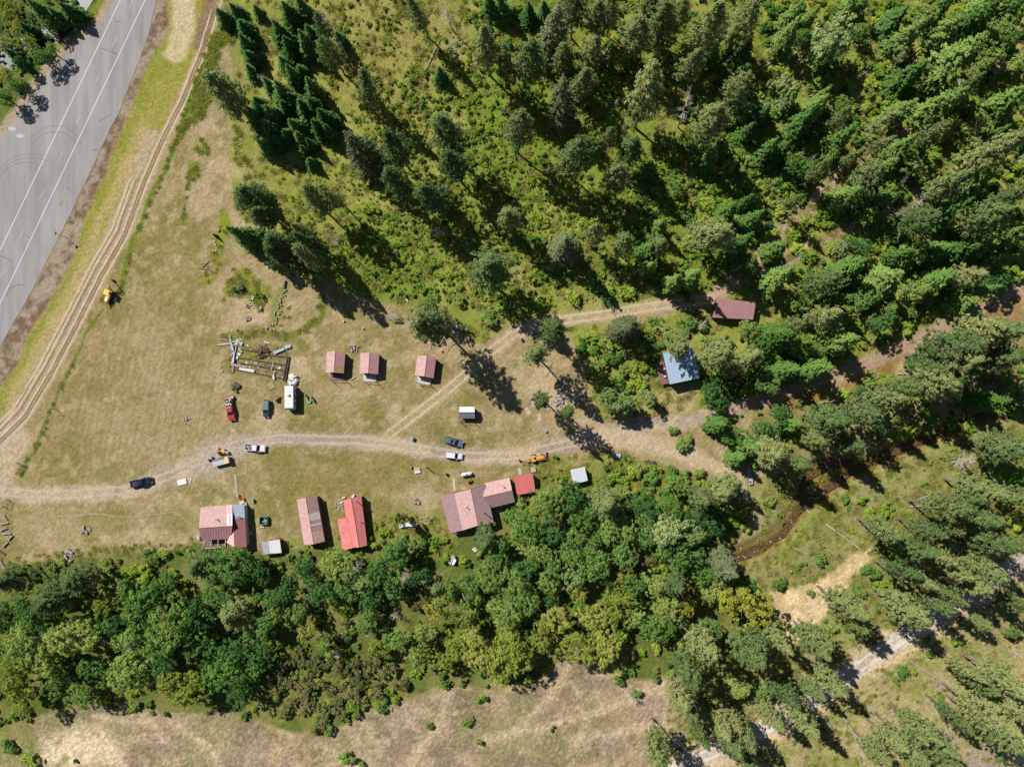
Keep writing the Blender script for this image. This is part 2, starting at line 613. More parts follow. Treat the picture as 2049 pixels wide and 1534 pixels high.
# tall green fringe by the track
FR = [(441, 51), (471, 81), (441, 102), (434, 136), (420, 200), (410, 234), (376, 258), (353, 288), (336, 325), (329, 339), (336, 305), (362, 237), (386, 176), (407, 112), (430, 61)]
paint(soft_poly(FR, 4), mixc(np.broadcast_to(C(116, 138, 48), GX.shape + (3,)), C(90, 118, 42), sstep(.4, .6, ns)))
FRL = [(331, 335), (300, 400), (268, 480), (250, 545), (240, 585)]
FRL2 = [(205, 622), (165, 690), (130, 760), (105, 810), (85, 870), (60, 915), (42, 945)]
paint(soft_line(FRL, 4, 3), C(112, 128, 46))
paint(soft_line(FRL2, 3, 3), C(112, 122, 50))
DRIVE = [(-80, 985), (0, 983), (60, 988), (124, 990), (248, 981), (330, 955), (413, 918), (470, 890), (560, 877), (650, 880), (720, 880), (800, 892), (936, 914), (1037, 911), (1139, 887), (1224, 868), (1300, 852), (1400, 832), (1480, 812), (1560, 790), (1700, 738), (1800, 697), (1900, 650), (2000, 603), (2060, 575), (2200, 510)]
wdr = np.where(U < 300, 17, np.where(U < 560, 20, np.where(U < 1230, 16, 14)))
dd = seg_dist(UW, VW, DRIVE)
m = 1 - sstep(wdr - 7, wdr + 6, dd)
dcol = mixc(np.broadcast_to(C(196, 173, 144), GX.shape + (3,)), C(172, 154, 136), sstep(.45, .6, nm))
dcol = mixc(dcol, C(178, 142, 116), 0.75 * sstep(1380, 1560, U))
paint(m * 0.92, dcol)
LAB[(dd < wdr) & (LAB != 2)] = 7
d1 = seg_dist(U, V, DRIVE)
paint((1 - sstep(1.5, 4, np.abs(d1 - 7))) * 0.4 * (U < 1250), C(214, 192, 164))
paint(0.8 * soft_poly([(370, 915), (420, 880), (520, 868), (560, 872), (540, 900), (480, 915), (440, 950), (380, 950)], 10), C(182, 164, 146))
UPT = [(780, 868), (850, 815), (902, 775), (976, 708), (1030, 667), (1105, 643), (1207, 630), (1308, 613), (1430, 597)]
d2 = seg_dist(UW * .6 + U * .4, VW * .6 + V * .4, UPT)
paint((1 - sstep(8, 17, d2)) * np.where(U < 1000, 0.55, 0.85), C(190, 166, 128))
LAB[(d2 < 14) & (U > 1000)] = 7
d2r = np.abs(seg_dist(U, V, UPT) - 7)
paint((1 - sstep(1, 4, d2r)) * 0.6, C(208, 186, 150))
TURN = [(1200, 872), (1300, 888), (1370, 905), (1440, 935), (1480, 955), (1500, 1000)]
d3 = seg_dist(UW, VW, TURN)
paint((1 - sstep(12, 25, d3 + 12 * sstep(1400, 1500, U))) * 0.9, C(200, 176, 142))
LAB[d3 < 20] = 7
paint(0.6 * soft_poly([(1240, 850), (1340, 800), (1350, 770), (1330, 790), (1230, 840)], 8), C(178, 156, 118))
paint(0.85 * soft_poly([(1310, 790), (1370, 770), (1400, 790), (1380, 820), (1310, 830)], 8), C(176, 158, 112))
# bare pale patches of the yard
for (cx, cy, r, a) in ((1080, 770, 45, .7), (1130, 800, 40, .6), (500, 625, 45, .55), (470, 640, 40, .5), (600, 730, 22, .7), (815, 715, 28, .5), (790, 830, 22, .7), (540, 850, 50, .5),
                       (845, 1000, 40, .45), (400, 400, 45, .45), (430, 560, 30, .4), (440, 330, 25, .5), (470, 340, 30, .4), (460, 450, 20, .5), (1000, 790, 30, .3), (130, 1090, 60, .3), (60, 1060, 50, .3),
                       (850, 1035, 25, .4), (420, 150, 22, .5), (410, 245, 35, .4), (1180, 850, 35, .5), (500, 470, 30, .5), (540, 530, 26, .5), (880, 670, 30, .4)):
    d = np.hypot(UW - cx, VW - cy) + (nm - .5) * 30
    paint(a * (1 - sstep(r * .5, r, d)), C(198, 172, 138))
# tufts, long grass islands
paint(soft_poly([(445, 580), (470, 530), (500, 540), (545, 575), (540, 600), (520, 620), (500, 595), (455, 590)], 5), mixc(np.broadcast_to(C(124, 132, 46), GX.shape + (3,)), C(146, 138, 66), sstep(.4, .6, ns)))
paint(soft_line([(645, 600), (640, 630), (620, 650), (590, 668)], 7, 3), C(118, 124, 50))
paint(0.85 * soft_line([(450, 672), (520, 668), (590, 675), (610, 690)], 11, 5), C(128, 124, 62))
paint(0.85 * soft_poly([(560, 575), (578, 560), (572, 620), (555, 660), (540, 655), (545, 610)], 5), C(136, 134, 62))
paint(0.7 * soft_poly([(460, 685), (580, 690), (575, 755), (460, 745), (440, 740)], 8), mixc(np.broadcast_to(C(136, 132, 66), GX.shape + (3,)), C(120, 98, 74), sstep(.5, .65, ns)))
paint(soft_poly([(372, 395), (378, 325), (398, 325), (400, 355), (375, 372), (366, 450), (356, 450)], 4), C(128, 128, 52))
paint(soft_line([(445, 425), (455, 440), (440, 500), (425, 560), (400, 570)], 8, 4) * .9, C(140, 136, 58))
paint(soft_poly([(435, 440), (452, 430), (460, 450), (445, 492), (432, 490)], 4), C(140, 148, 44))
paint(0.8 * (1 - sstep(12, 17, np.hypot(U - 216, V - 600) + nm * 6)), C(96, 124, 56))
paint(0.75 * soft_line([(560, 1085), (690, 1095)], 10, 6), C(132, 138, 54))
# upper right skid roads, bare soil
for pl, w in (([(1490, 530), (1529, 491), (1597, 440), (1641, 390), (1682, 346), (1739, 305), (1851, 254), (1895, 203), (1929, 166), (1980, 146), (2020, 122), (2100, 80)], 13),
              ([(1560, 520), (1648, 481), (1698, 454), (1740, 430), (1830, 390), (1929, 339), (2049, 290)], 10), ([(1430, 600), (1490, 540), (1560, 520)], 16)):
    paint(0.9 * soft_line(pl, w, 6), mixc(np.broadcast_to(C(186, 158, 132), GX.shape + (3,)), C(160, 136, 100), sstep(.4, .6, nm)))
# rusty strip along the east trail
paint(0.7 * soft_poly([(1540, 810), (1700, 755), (1800, 715), (1820, 740), (1700, 790), (1560, 835)], 8) * sstep(.3, .6, nm), C(150, 108, 58))
paint(0.6 * soft_poly([(1960, 620), (2049, 590), (2049, 640), (1980, 650)], 8), C(150, 108, 66))
# sand bank and gravel road, lower right
SAND = [(1540, 1185), (1600, 1172), (1660, 1150), (1690, 1118), (1742, 1090), (1740, 1115), (1700, 1160), (1660, 1215), (1620, 1270), (1585, 1285), (1560, 1240)]
paint(soft_poly(SAND, 7), mixc(np.broadcast_to(C(224, 196, 152), GX.shape + (3,)), C(204, 176, 128), sstep(.45, .6, ns)))
LAB[poly_sd(U, V, SAND) > 0] = 8
GR = [(1300, 1570), (1400, 1517), (1480, 1482), (1560, 1442), (1640, 1392), (1750, 1312), (1820, 1268), (1900, 1212), (2000, 1150), (2060, 1120), (2200, 1050)]
dg = seg_dist(UW * .35 + U * .65, VW * .35 + V * .65, GR)
paint(0.9 * (1 - sstep(28, 44, dg)) * sstep(.3, .6, nm + .12), C(212, 184, 146))
paint(1 - sstep(17, 21, dg), mixc(np.broadcast_to(C(204, 188, 166), GX.shape + (3,)), C(192, 174, 150), sstep(.4, .6, nm)))
paint((1 - sstep(1, 4, np.abs(seg_dist(U, V, GR) - 9))) * .4, C(218, 204, 184))
LAB[dg < 19] = 9
paint(soft_poly([(1925, 1500), (1990, 1478), (2010, 1500), (2000, 1580), (1930, 1580)], 5), C(166, 150, 126))
paint(soft_poly([(2012, 1505), (2060, 1470), (2100, 1580), (2005, 1580)], 5), C(222, 196, 158))
# creek banks and bed
dc = np.minimum(seg_dist(U, V, CREEK), seg_dist(U, V, CREEK2))
paint(0.8 * (1 - sstep(14, 24, dc)), C(146, 118, 66))
paint(1 - sstep(7, 11, dc), C(116, 86, 50))
LAB[dc < 10] = 10
paint(0.8 * soft_poly([(30, 75), (80, 30), (150, 20), (140, 60), (100, 95), (40, 120)], 8), C(60, 62, 50))

# fine speckle of stems, stones and litter
sp = 0.80 + 0.40 * nf
hill_w = sstep(-6, 6, poly_sd(U, V, F5))
sp = sp * (1 + hill_w * (np.random.default_rng(9).random(GX.shape) - .5) * .5)
sp = sp * (0.9 + 0.2 * (np.random.default_rng(8).random(GX.shape)))
CC = CC * sp[..., None]

# ground material
gm, nt, bs = nodes('ground_soil_and_turf')
at = nt.nodes.new('ShaderNodeAttribute')
at.attribute_name = 'col'
tc = nt.nodes.new('ShaderNodeTexCoord')
n1 = nt.nodes.new('ShaderNodeTexNoise')
n1.inputs['Scale'].default_value = 1.6
n1.inputs['Detail'].default_value = 8
n1.inputs['Roughness'].default_value = 0.75
nt.links.new(tc.outputs['Object'], n1.inputs['Vector'])
mr = nt.nodes.new('ShaderNodeMapRange')
mr.inputs[1].default_value = 0.3
mr.inputs[2].default_value = 0.7
mr.inputs[3].default_value = 0.80
mr.inputs[4].default_value = 1.20
nt.links.new(n1.outputs['Fac'], mr.inputs[0])
vm = nt.nodes.new('ShaderNodeVectorMath')
vm.operation = 'SCALE'
nt.links.new(at.outputs['Color'], vm.inputs[0])
n2g = nt.nodes.new('ShaderNodeTexNoise')
n2g.inputs['Scale'].default_value = 4.5
n2g.inputs['Detail'].default_value = 3
n2g.inputs['Roughness'].default_value = 0.8
nt.links.new(tc.outputs['Object'], n2g.inputs['Vector'])
mr2 = nt.nodes.new('ShaderNodeMapRange')
mr2.inputs[1].default_value = 0.32
mr2.inputs[2].default_value = 0.68
mr2.inputs[3].default_value = 0.62
mr2.inputs[4].default_value = 1.38
nt.links.new(n2g.outputs['Fac'], mr2.inputs[0])
mm = nt.nodes.new('ShaderNodeMath')
mm.operation = 'MULTIPLY'
nt.links.new(mr.outputs[0], mm.inputs[0])
nt.links.new(mr2.outputs[0], mm.inputs[1])
nt.links.new(mm.outputs[0], vm.inputs['Scale'])
nt.links.new(vm.outputs[0], bs.inputs['Base Color'])
bs.inputs['Roughness'].default_value = 1.0
bs.inputs['Specular IOR Level'].default_value = 0.05
bp = nt.nodes.new('ShaderNodeBump')
bp.inputs['Strength'].default_value = 0.7
bp.inputs['Distance'].default_value = 0.12
nt.links.new(n1.outputs['Fac'], bp.inputs['Height'])
nt.links.new(bp.outputs[0], bs.inputs['Normal'])

NY, NX = GX.shape
idx = np.arange(NX * NY).reshape(NY, NX)
quads = np.stack([idx[:-1, :-1], idx[:-1, 1:], idx[1:, 1:], idx[1:, :-1]], -1).reshape(-1, 4)
qlab = LAB[:-1, :-1].reshape(-1)
ALLV = np.stack([GX, GY, GZ], -1).reshape(-1, 3)
ALLC = np.concatenate([CC.reshape(-1, 3), np.ones((NX * NY, 1))], 1)
GNAMES = {0: 'yard_ground', 1: 'forest_floor', 2: 'creek_meadow_ground', 3: 'slope_ground', 4: 'dry_hillside_ground', 5: 'verge_ground', 6: 'gravel_shoulder', 7: 'dirt_track', 8: 'sand_bank_ground', 9: 'gravel_road', 10: 'creek_bed'}
GLAB = {0: 'mown dry lawn of the yard around the buildings', 1: 'forest floor under the trees and brush', 2: 'rough green meadow beside the creek',
        3: 'dry grassy slope below the gravel road', 4: 'bare dry tan hillside along the bottom edge', 5: 'grassy verge between the highway and the dirt track',
        6: 'brown gravel shoulder along the highway', 7: 'pale dirt tracks and driveway across the yard', 8: 'pale bare sand bank below the creek meadow', 9: 'pale gravel road in the lower right corner', 10: 'brown stony bed of the small creek'}
for k, nm_ in GNAMES.items():
    q = quads[qlab == k]
    if not len(q):
        continue
    used, inv = np.unique(q, return_inverse=True)
    me = mesh_np(nm_, ALLV[used], inv.reshape(-1, 4))
    ca = me.color_attributes.new('col', 'FLOAT_COLOR', 'POINT')
    ca.data.foreach_set('color', ALLC[used].astype(np.float32).ravel())
    me.polygons.foreach_set('use_smooth', np.ones(len(me.polygons), bool))
    me.materials.append(gm)
    o = bpy.data.objects.new(nm_, me)
    COL.objects.link(o)
    tag(o, GLAB[k], 'ground', None, 'structure')
# far country round the grid, out to the horizon
mb = MB()
B = 3000
zf = -0.02
mb.add([(-B, -B, zf), (B, -B, zf), (B, B, zf), (-B, B, zf), (X0, Y0, zf), (X1, Y0, zf), (X1, Y1, zf), (X0, Y1, zf)], [(0, 1, 5, 4), (1, 2, 6, 5), (2, 3, 7, 6), (3, 0, 4, 7)])
o = mb.build('terrain', mat('far_grassland', S(126, 124, 66), 1.0, 0, .3, .05))
tag(o, 'rough grassland reaching out beyond the picture', 'ground', None, 'structure')


# creek water
def ribbon(pts, w, dz, n=3, zfun=None):
    mb = MB()
    P3 = [P(*p) for p in pts]
    fine = []
    for a, b in zip(P3[:-1], P3[1:]):
        k = max(1, int((b - a).length / 2.0))
        fine += [a.lerp(b, i / k) for i in range(k)]
    fine.append(P3[-1])
    L_, R_ = [], []
    for i, p in enumerate(fine):
        t = (fine[min(i + 1, len(fine) - 1)] - fine[max(i - 1, 0)])
        t.z = 0
        t.normalize()
        nrm = Vector((-t.y, t.x, 0))
        ww = w if not callable(w) else w(i / len(fine))
        for sgn, arr in ((1, L_), (-1, R_)):
            q = p + nrm * ww * sgn
            q.z = (float(ground(q.x, q.y)) if zfun is None else zfun(p)) + dz
            arr.append(q)
    k = len(fine)
    mb.add(L_ + R_, [(i, k + i, k + i + 1, i + 1) for i in range(k - 1)])
    return mb


wm, nt, bs = nodes('creek_water')
bs.inputs['Base Color'].default_value = (*S(120, 90, 50), 1)
bs.inputs['Roughness'].default_value = 0.12
bs.inputs['IOR'].default_value = 1.33
nz = nt.nodes.new('ShaderNodeTexNoise')
nz.inputs['Scale'].default_value = 2.5
nz.inputs['Detail'].default_value = 4
mx = nt.nodes.new('ShaderNodeValToRGB')
mx.color_ramp.elements[0].position = .35
mx.color_ramp.elements[0].color = (*S(66, 54, 34), 1)
mx.color_ramp.elements[1].position = .65
mx.color_ramp.elements[1].color = (*S(126, 98, 58), 1)
tcw = nt.nodes.new('ShaderNodeTexCoord')
nt.links.new(tcw.outputs['Object'], nz.inputs['Vector'])
nt.links.new(nz.outputs['Fac'], mx.inputs[0])
nt.links.new(mx.outputs[0], bs.inputs['Base Color'])
bp = nt.nodes.new('ShaderNodeBump')
bp.inputs['Strength'].default_value = 0.35
bp.inputs['Distance'].default_value = 0.05
nt.links.new(nz.outputs['Fac'], bp.inputs['Height'])
nt.links.new(bp.outputs[0], bs.inputs['Normal'])
for nm_, pts, lb in (('creek_water', CREEK, 'shallow brown creek water winding through the meadow'), ('side_channel_water', CREEK2, 'narrow side channel of brown water round the small grassy island')):
    o = ribbon(pts, (lambda t: (1.35 + .35 * math.sin(t * 31) + .3 * math.sin(t * 77) + .2 * math.sin(t * 140)) * (.6 if t < .5 else .8)) if pts is CREEK else .8, 0.3, zfun=lambda p: float(ground(p.x, p.y))).build(nm_, wm, smooth=True)
    tag(o, lb, 'water', None, 'structure')
o = ribbon([(-40, 150), (20, 120), (60, 90), (105, 68), (140, 35), (175, -20)], 3, 0.04).build('river_water', mat('river_water', S(52, 60, 58), .4, 0, .3, 1.6, .6, .2))
tag(o, 'dark stream water under the trees west of the highway', 'water', None, 'structure')

# ------------------------------------------------------------------ highway
ROADP = [(234, -130), (228, 2), (205, 40), (170, 76), (135, 106), (95, 150), (62, 194), (20, 254), (0, 274), (-160, 482), (-300, 800), (-300, 1200), (-200, 1052), (-100, 872), (0, 694), (61, 586), (100, 510), (150, 410), (190, 322), (240, 220), (283, 110), (300, 60), (312, 2), (345, -130)]
am, nt, bs = nodes('asphalt')
tc = nt.nodes.new('ShaderNodeTexCoord')
n1 = nt.nodes.new('ShaderNodeTexNoise')
n1.inputs['Scale'].default_value = 0.12
n1.inputs['Detail'].default_value = 9
n1.inputs['Roughness'].default_value = 0.62
mp = nt.nodes.new('ShaderNodeMapping')
mp.inputs['Rotation'].default_value = (0, 0, math.radians(25.2))
mp.inputs['Scale'].default_value = (2.2, 0.45, 1)
nt.links.new(tc.outputs['Object'], mp.inputs['Vector'])
nt.links.new(mp.outputs[0], n1.inputs['Vector'])
n2 = nt.nodes.new('ShaderNodeTexNoise')
n2.inputs['Scale'].default_value = 9
n2.inputs['Detail'].default_value = 3
nt.links.new(tc.outputs['Object'], n2.inputs['Vector'])
ad = nt.nodes.new('ShaderNodeMath')
ad.operation = 'MULTIPLY_ADD'
ad.inputs[1].default_value = 0.25
nt.links.new(n2.outputs['Fac'], ad.inputs[0])
nt.links.new(n1.outputs['Fac'], ad.inputs[2])
cr = nt.nodes.new('ShaderNodeValToRGB')
cr.color_ramp.elements[0].position = .38
cr.color_ramp.elements[0].color = (*S(140, 136, 133), 1)
cr.color_ramp.elements[1].position = .85
cr.color_ramp.elements[1].color = (*S(172, 166, 160), 1)
n3 = nt.nodes.new('ShaderNodeTexNoise')
n3.inputs['Scale'].default_value = 0.5
n3.inputs['Detail'].default_value = 4
mp3 = nt.nodes.new('ShaderNodeMapping')
mp3.inputs['Rotation'].default_value = (0, 0, math.radians(25.2))
mp3.inputs['Scale'].default_value = (1.5, 0.025, 1)
nt.links.new(tc.outputs['Object'], mp3.inputs['Vector'])
nt.links.new(mp3.outputs[0], n3.inputs['Vector'])
ad2 = nt.nodes.new('ShaderNodeMath')
ad2.operation = 'MULTIPLY_ADD'
ad2.inputs[1].default_value = 0.4
nt.links.new(n3.outputs['Fac'], ad2.inputs[0])
nt.links.new(ad.outputs[0], ad2.inputs[2])
cr.color_ramp.elements[0].position = .55
cr.color_ramp.elements[1].position = .98
nt.links.new(ad2.outputs[0], cr.inputs[0])
nt.links.new(cr.outputs[0], bs.inputs['Base Color'])
bs.inputs['Roughness'].default_value = 0.9
bs.inputs['Specular IOR Level'].default_value = .2


def sheet(pxpoly, z, mb=None):
    mb = mb or MB()
    vs = [PZ(p[0], p[1], z) for p in pxpoly]
    return mb.add(vs, [tuple(range(len(vs)))])


def rough_edge(poly, step=9, amp=1.0):
    g = random.Random(4)
    out = []
    for (x0, y0), (x1, y1) in zip(poly, poly[1:] + poly[:1]):
        k = max(1, int(math.hypot(x1 - x0, y1 - y0) / step))
        for i in range(k):
            t = i / k
            out.append((x0 + (x1 - x0) * t + g.uniform(-amp, amp), y0 + (y1 - y0) * t + g.uniform(-amp, amp)))
    return out


mb = MB()
vs = [PZ(p[0], p[1], 0.06) for p in rough_edge(ROADP)]
mb.prism([(p.x, p.y) for p in vs][::-1], -0.3, 0.06)
road = mb.build('highway_road', am)
tag(road, 'grey paved two lane highway with a wide pullout', 'road', None, 'structure')
white = mat('road_paint_white', S(232, 228, 220), .8, 0, .1, 6)
yellow = mat('road_paint_yellow', S(236, 182, 92), .8, 0, .12, 6)


def strip(p0, p1, w, z):
    a, b = PZ(*p0, z), PZ(*p1, z)
    d = (b - a).normalized()
    nrm = Vector((-d.y, d.x, 0)) * w / 2
    return MB().add([a + nrm, a - nrm, b - nrm, b + nrm], [(0, 1, 2, 3)])


strip((303.5, -27), (-60, 732), .19, .066).build('edge_line', white, road)
strip((254, -27), (-60, 625), .19, .066).build('edge_line', white, road)
ydir = Vector((-0.428, 0.904, 0))
for (x, y) in ((262, 9), (229, 84), (194, 159), (157, 237), (121, 314), (83, 390), (42, 470), (4, 548)):
    strip((x + 4.3, y - 9.2), (x - 4.3, y + 9.2), .16, .066).build('lane_dash', yellow, road)
tyre = mat('tyre_mark', S(136, 132, 128), .9, 0, .2, 1.2)
crack = mat('road_crack', S(112, 108, 104), .95, 0, .2, 2)


def flatribbon(pts, w, z):
    P3 = [PZ(*p, z) for p in pts]
    L_, R_ = [], []
    for i, p in enumerate(P3):
        t = (P3[min(i + 1, len(P3) - 1)] - P3[max(i - 1, 0)]).normalized()
        nrm = Vector((-t.y, t.x, 0)) * w / 2
        L_.append(p + nrm)
        R_.append(p - nrm)
    k = len(P3)
    return MB().add(L_ + R_, [(i, i + 1, k + i + 1, k + i)[::-1] for i in range(k - 1)])


def arc(cx, cy, rx, ry, a0, a1, n=22):
    return [(cx + rx * math.cos(math.radians(a0 + (a1 - a0) * i / n)), cy + ry * math.sin(math.radians(a0 + (a1 - a0) * i / n))) for i in range(n + 1)]


for pts in (arc(110, 305, 55, 53, 200, 345), arc(110, 305, 48, 41, 205, 340), arc(62, 350, 62, 42, 190, 320), arc(62, 350, 56, 34, 190, 320), arc(55, 365, 56, 40, 185, 300)):
    flatribbon(pts, .17, .064).build('tyre_mark', tyre, road)
for pts in ([(201, 97), (214, 100), (222, 104), (236, 110)], [(198, 245), (203, 240), (213, 234), (224, 230)], [(132, 374), (140, 380), (150, 388)], [(125, 400), (121, 412)], [(12, 593), (20, 577), (32, 571), (48, 569)], [(183, 300), (196, 300)], [(230, 42), (242, 45)], [(48, 468), (60, 476)], [(0, 512), (12, 516), (25, 524)]):
    flatribbon(pts, .16, .068).build('crack', crack, road)
for (x, y) in ((24, 258), (40, 272)):
    MB().add([PZ(x + 8 * math.cos(t * .524), y + 4.2 * math.sin(t * .524), .07) for t in range(12)], [tuple(range(11, -1, -1))]).build('patch', mat('road_patch', S(196, 192, 178), .9), road)

# wheel ruts worn into the tracks: crisp narrow strips, parts of the dirt tracks
TRK = bpy.data.objects['dirt_track']
RUTP = mat('rut_pale_dust', S(206, 184, 152), 1.0, 0, .22, 1.5, .4)
RUTD = mat('rut_dark_soil', S(140, 118, 88), 1.0, 0, .25, 1.5, .4)


def offset_line(pts, o):
    out = []
    for i, p in enumerate(pts):
        a, c = pts[max(i - 1, 0)], pts[min(i + 1, len(pts) - 1)]
        dx, dy = c[0] - a[0], c[1] - a[1]
        l = math.hypot(dx, dy)
        out.append((p[0] - dy / l * o, p[1] + dx / l * o))
    return out


def rut(pts, o, w, m, parent, seed):
    g = random.Random(seed)
    ph = g.uniform(0, 9)
    L_ = len(pts)
    fine = []
    for a, c in zip(pts[:-1], pts[1:]):
        k = max(1, int(math.hypot(c[0] - a[0], c[1] - a[1]) / 12))
        fine += [(a[0] + (c[0] - a[0]) * i / k, a[1] + (c[1] - a[1]) * i / k) for i in range(k)]
    fine.append(pts[-1])
    fine = [(x + g.uniform(-.7, .7), y + g.uniform(-.7, .7)) for x, y in offset_line(fine, o)]
    i = 0
    while i < len(fine) - 3:
        n = g.randint(6, 22)
        seg = fine[i:i + n + 1]
        if len(seg) > 2:
            k = len(seg)
            ribbon(seg, lambda t: w * (.35 + .65 * math.sin(math.pi * min(1, max(0, t * .96 + .02))) ** .5) * (1 + .25 * math.sin(t * 40 + ph)), .02).build('wheel_rut', m, parent)
        i += n + g.choice((0, 0, 1, 2))


T2 = TRACK[1:-1]
for o_, w_, m_ in ((-6.5, .26, RUTP), (6.5, .26, RUTP), (-2.5, .13, RUTD), (3, .13, RUTD)):
    rut(T2, o_, w_, m_, TRK, int(o_ * 10))
for o_, w_, m_ in ((16, .2, RUTD), (21, .28, RUTP), (29, .28, RUTP), (25, .12, RUTD)):
    rut(T2[4:], o_, w_, m_, TRK, int(o_ * 10))
for o_, w_ in ((-7, .28), (7, .28)):
    rut(DRIVE[1:16], o_, w_ * .75, mat('rut_drive', S(198, 179, 152), 1.0, 0, .22, 1.5, .4), TRK, 5 + int(o_))
    rut(UPT, o_, w_ * .9, RUTP, TRK, 15 + int(o_))
    rut(DRIVE[17:24], o_ * .8, w_ * .8, mat('rut_brown', S(188, 156, 128), 1.0, 0, .22, 1.5, .4), TRK, 25 + int(o_))
for o_ in (-9, 8):
    rut(GR[1:9], o_, .4, mat('rut_gravel', S(220, 206, 186), 1.0, 0, .15, 1.5, .3), bpy.data.objects['gravel_road'], 40 + o_)

# ------------------------------------------------------------------ vegetation
BARK = mat('bark_brown', S(138, 122, 108), .95, 0, .25, 3)
BARKG = mat('bark_grey', S(160, 152, 146), .95, 0, .2, 3)
DEADW = mat('dead_wood_grey', S(196, 184, 166), .95, 0, .2, 3)
LM = {
    'p': leaf_mat('needles_olive', S(92, 122, 72), S(144, 164, 98), S(188, 190, 120), .28),
    'c': leaf_mat('needles_green', S(84, 112, 66), S(122, 146, 86), S(154, 168, 106), .3),
    's': leaf_mat('needles_dark', S(76, 118, 62), S(108, 150, 80), S(144, 176, 100), .28),
    'b': leaf_mat('needles_blue', S(108, 122, 84), S(142, 152, 106), S(172, 176, 128), .32),
    'd': leaf_mat('leaves_green', S(94, 142, 64), S(144, 182, 88), S(192, 206, 110), .34),
    'y': leaf_mat('leaves_yellow_green', S(136, 156, 64), S(180, 190, 86), S(208, 208, 106), .36),
    'q': leaf_mat('leaves_yellow', S(150, 160, 58), S(192, 196, 78), S(222, 218, 102), .4),
    'n': leaf_mat('needles_fresh', S(86, 132, 60), S(126, 166, 80), S(168, 194, 102), .3),
    'a': leaf_mat('leaves_pale', S(128, 160, 86), S(162, 188, 110), S(192, 206, 132), .32),
    'w': leaf_mat('leaves_olive_brown', S(112, 116, 70), S(146, 144, 90), S(174, 164, 108), .3),
    'k': leaf_mat('leaves_deep_green', S(66, 110, 60), S(104, 150, 78), S(150, 182, 96), .3),
    'h': leaf_mat('leaves_brush', S(138, 184, 60), S(180, 212, 82), S(216, 226, 104), .4),
}


def leaves(C_, sz, nrm_up, rng, stretch=1.5, along=None, out=None):
    """quads round centres C_ (N,3) with sizes sz; nrm_up = how much they face up"""
    n = len(C_)
    N = rng.normal(size=(n, 3))
    if out is None:
        N[:, 2] = np.abs(N[:, 2]) + nrm_up
    else:
        N = N * .5 + out
    N /= np.linalg.norm(N, axis=1, keepdims=True)
    A = rng.normal(size=(n, 3)) if along is None else along + rng.normal(size=(n, 3)) * .35
    A -= (A * N).sum(1, keepdims=True) * N
    A /= np.linalg.norm(A, axis=1, keepdims=True) + 1e-9
    Bv = np.cross(N, A)
    s = sz[:, None] * .5
    q = np.stack([C_ - A * s * stretch, C_ - Bv * s * .8, C_ + A * s * stretch, C_ + Bv * s * .8], 1)
    return q.reshape(-1, 3)


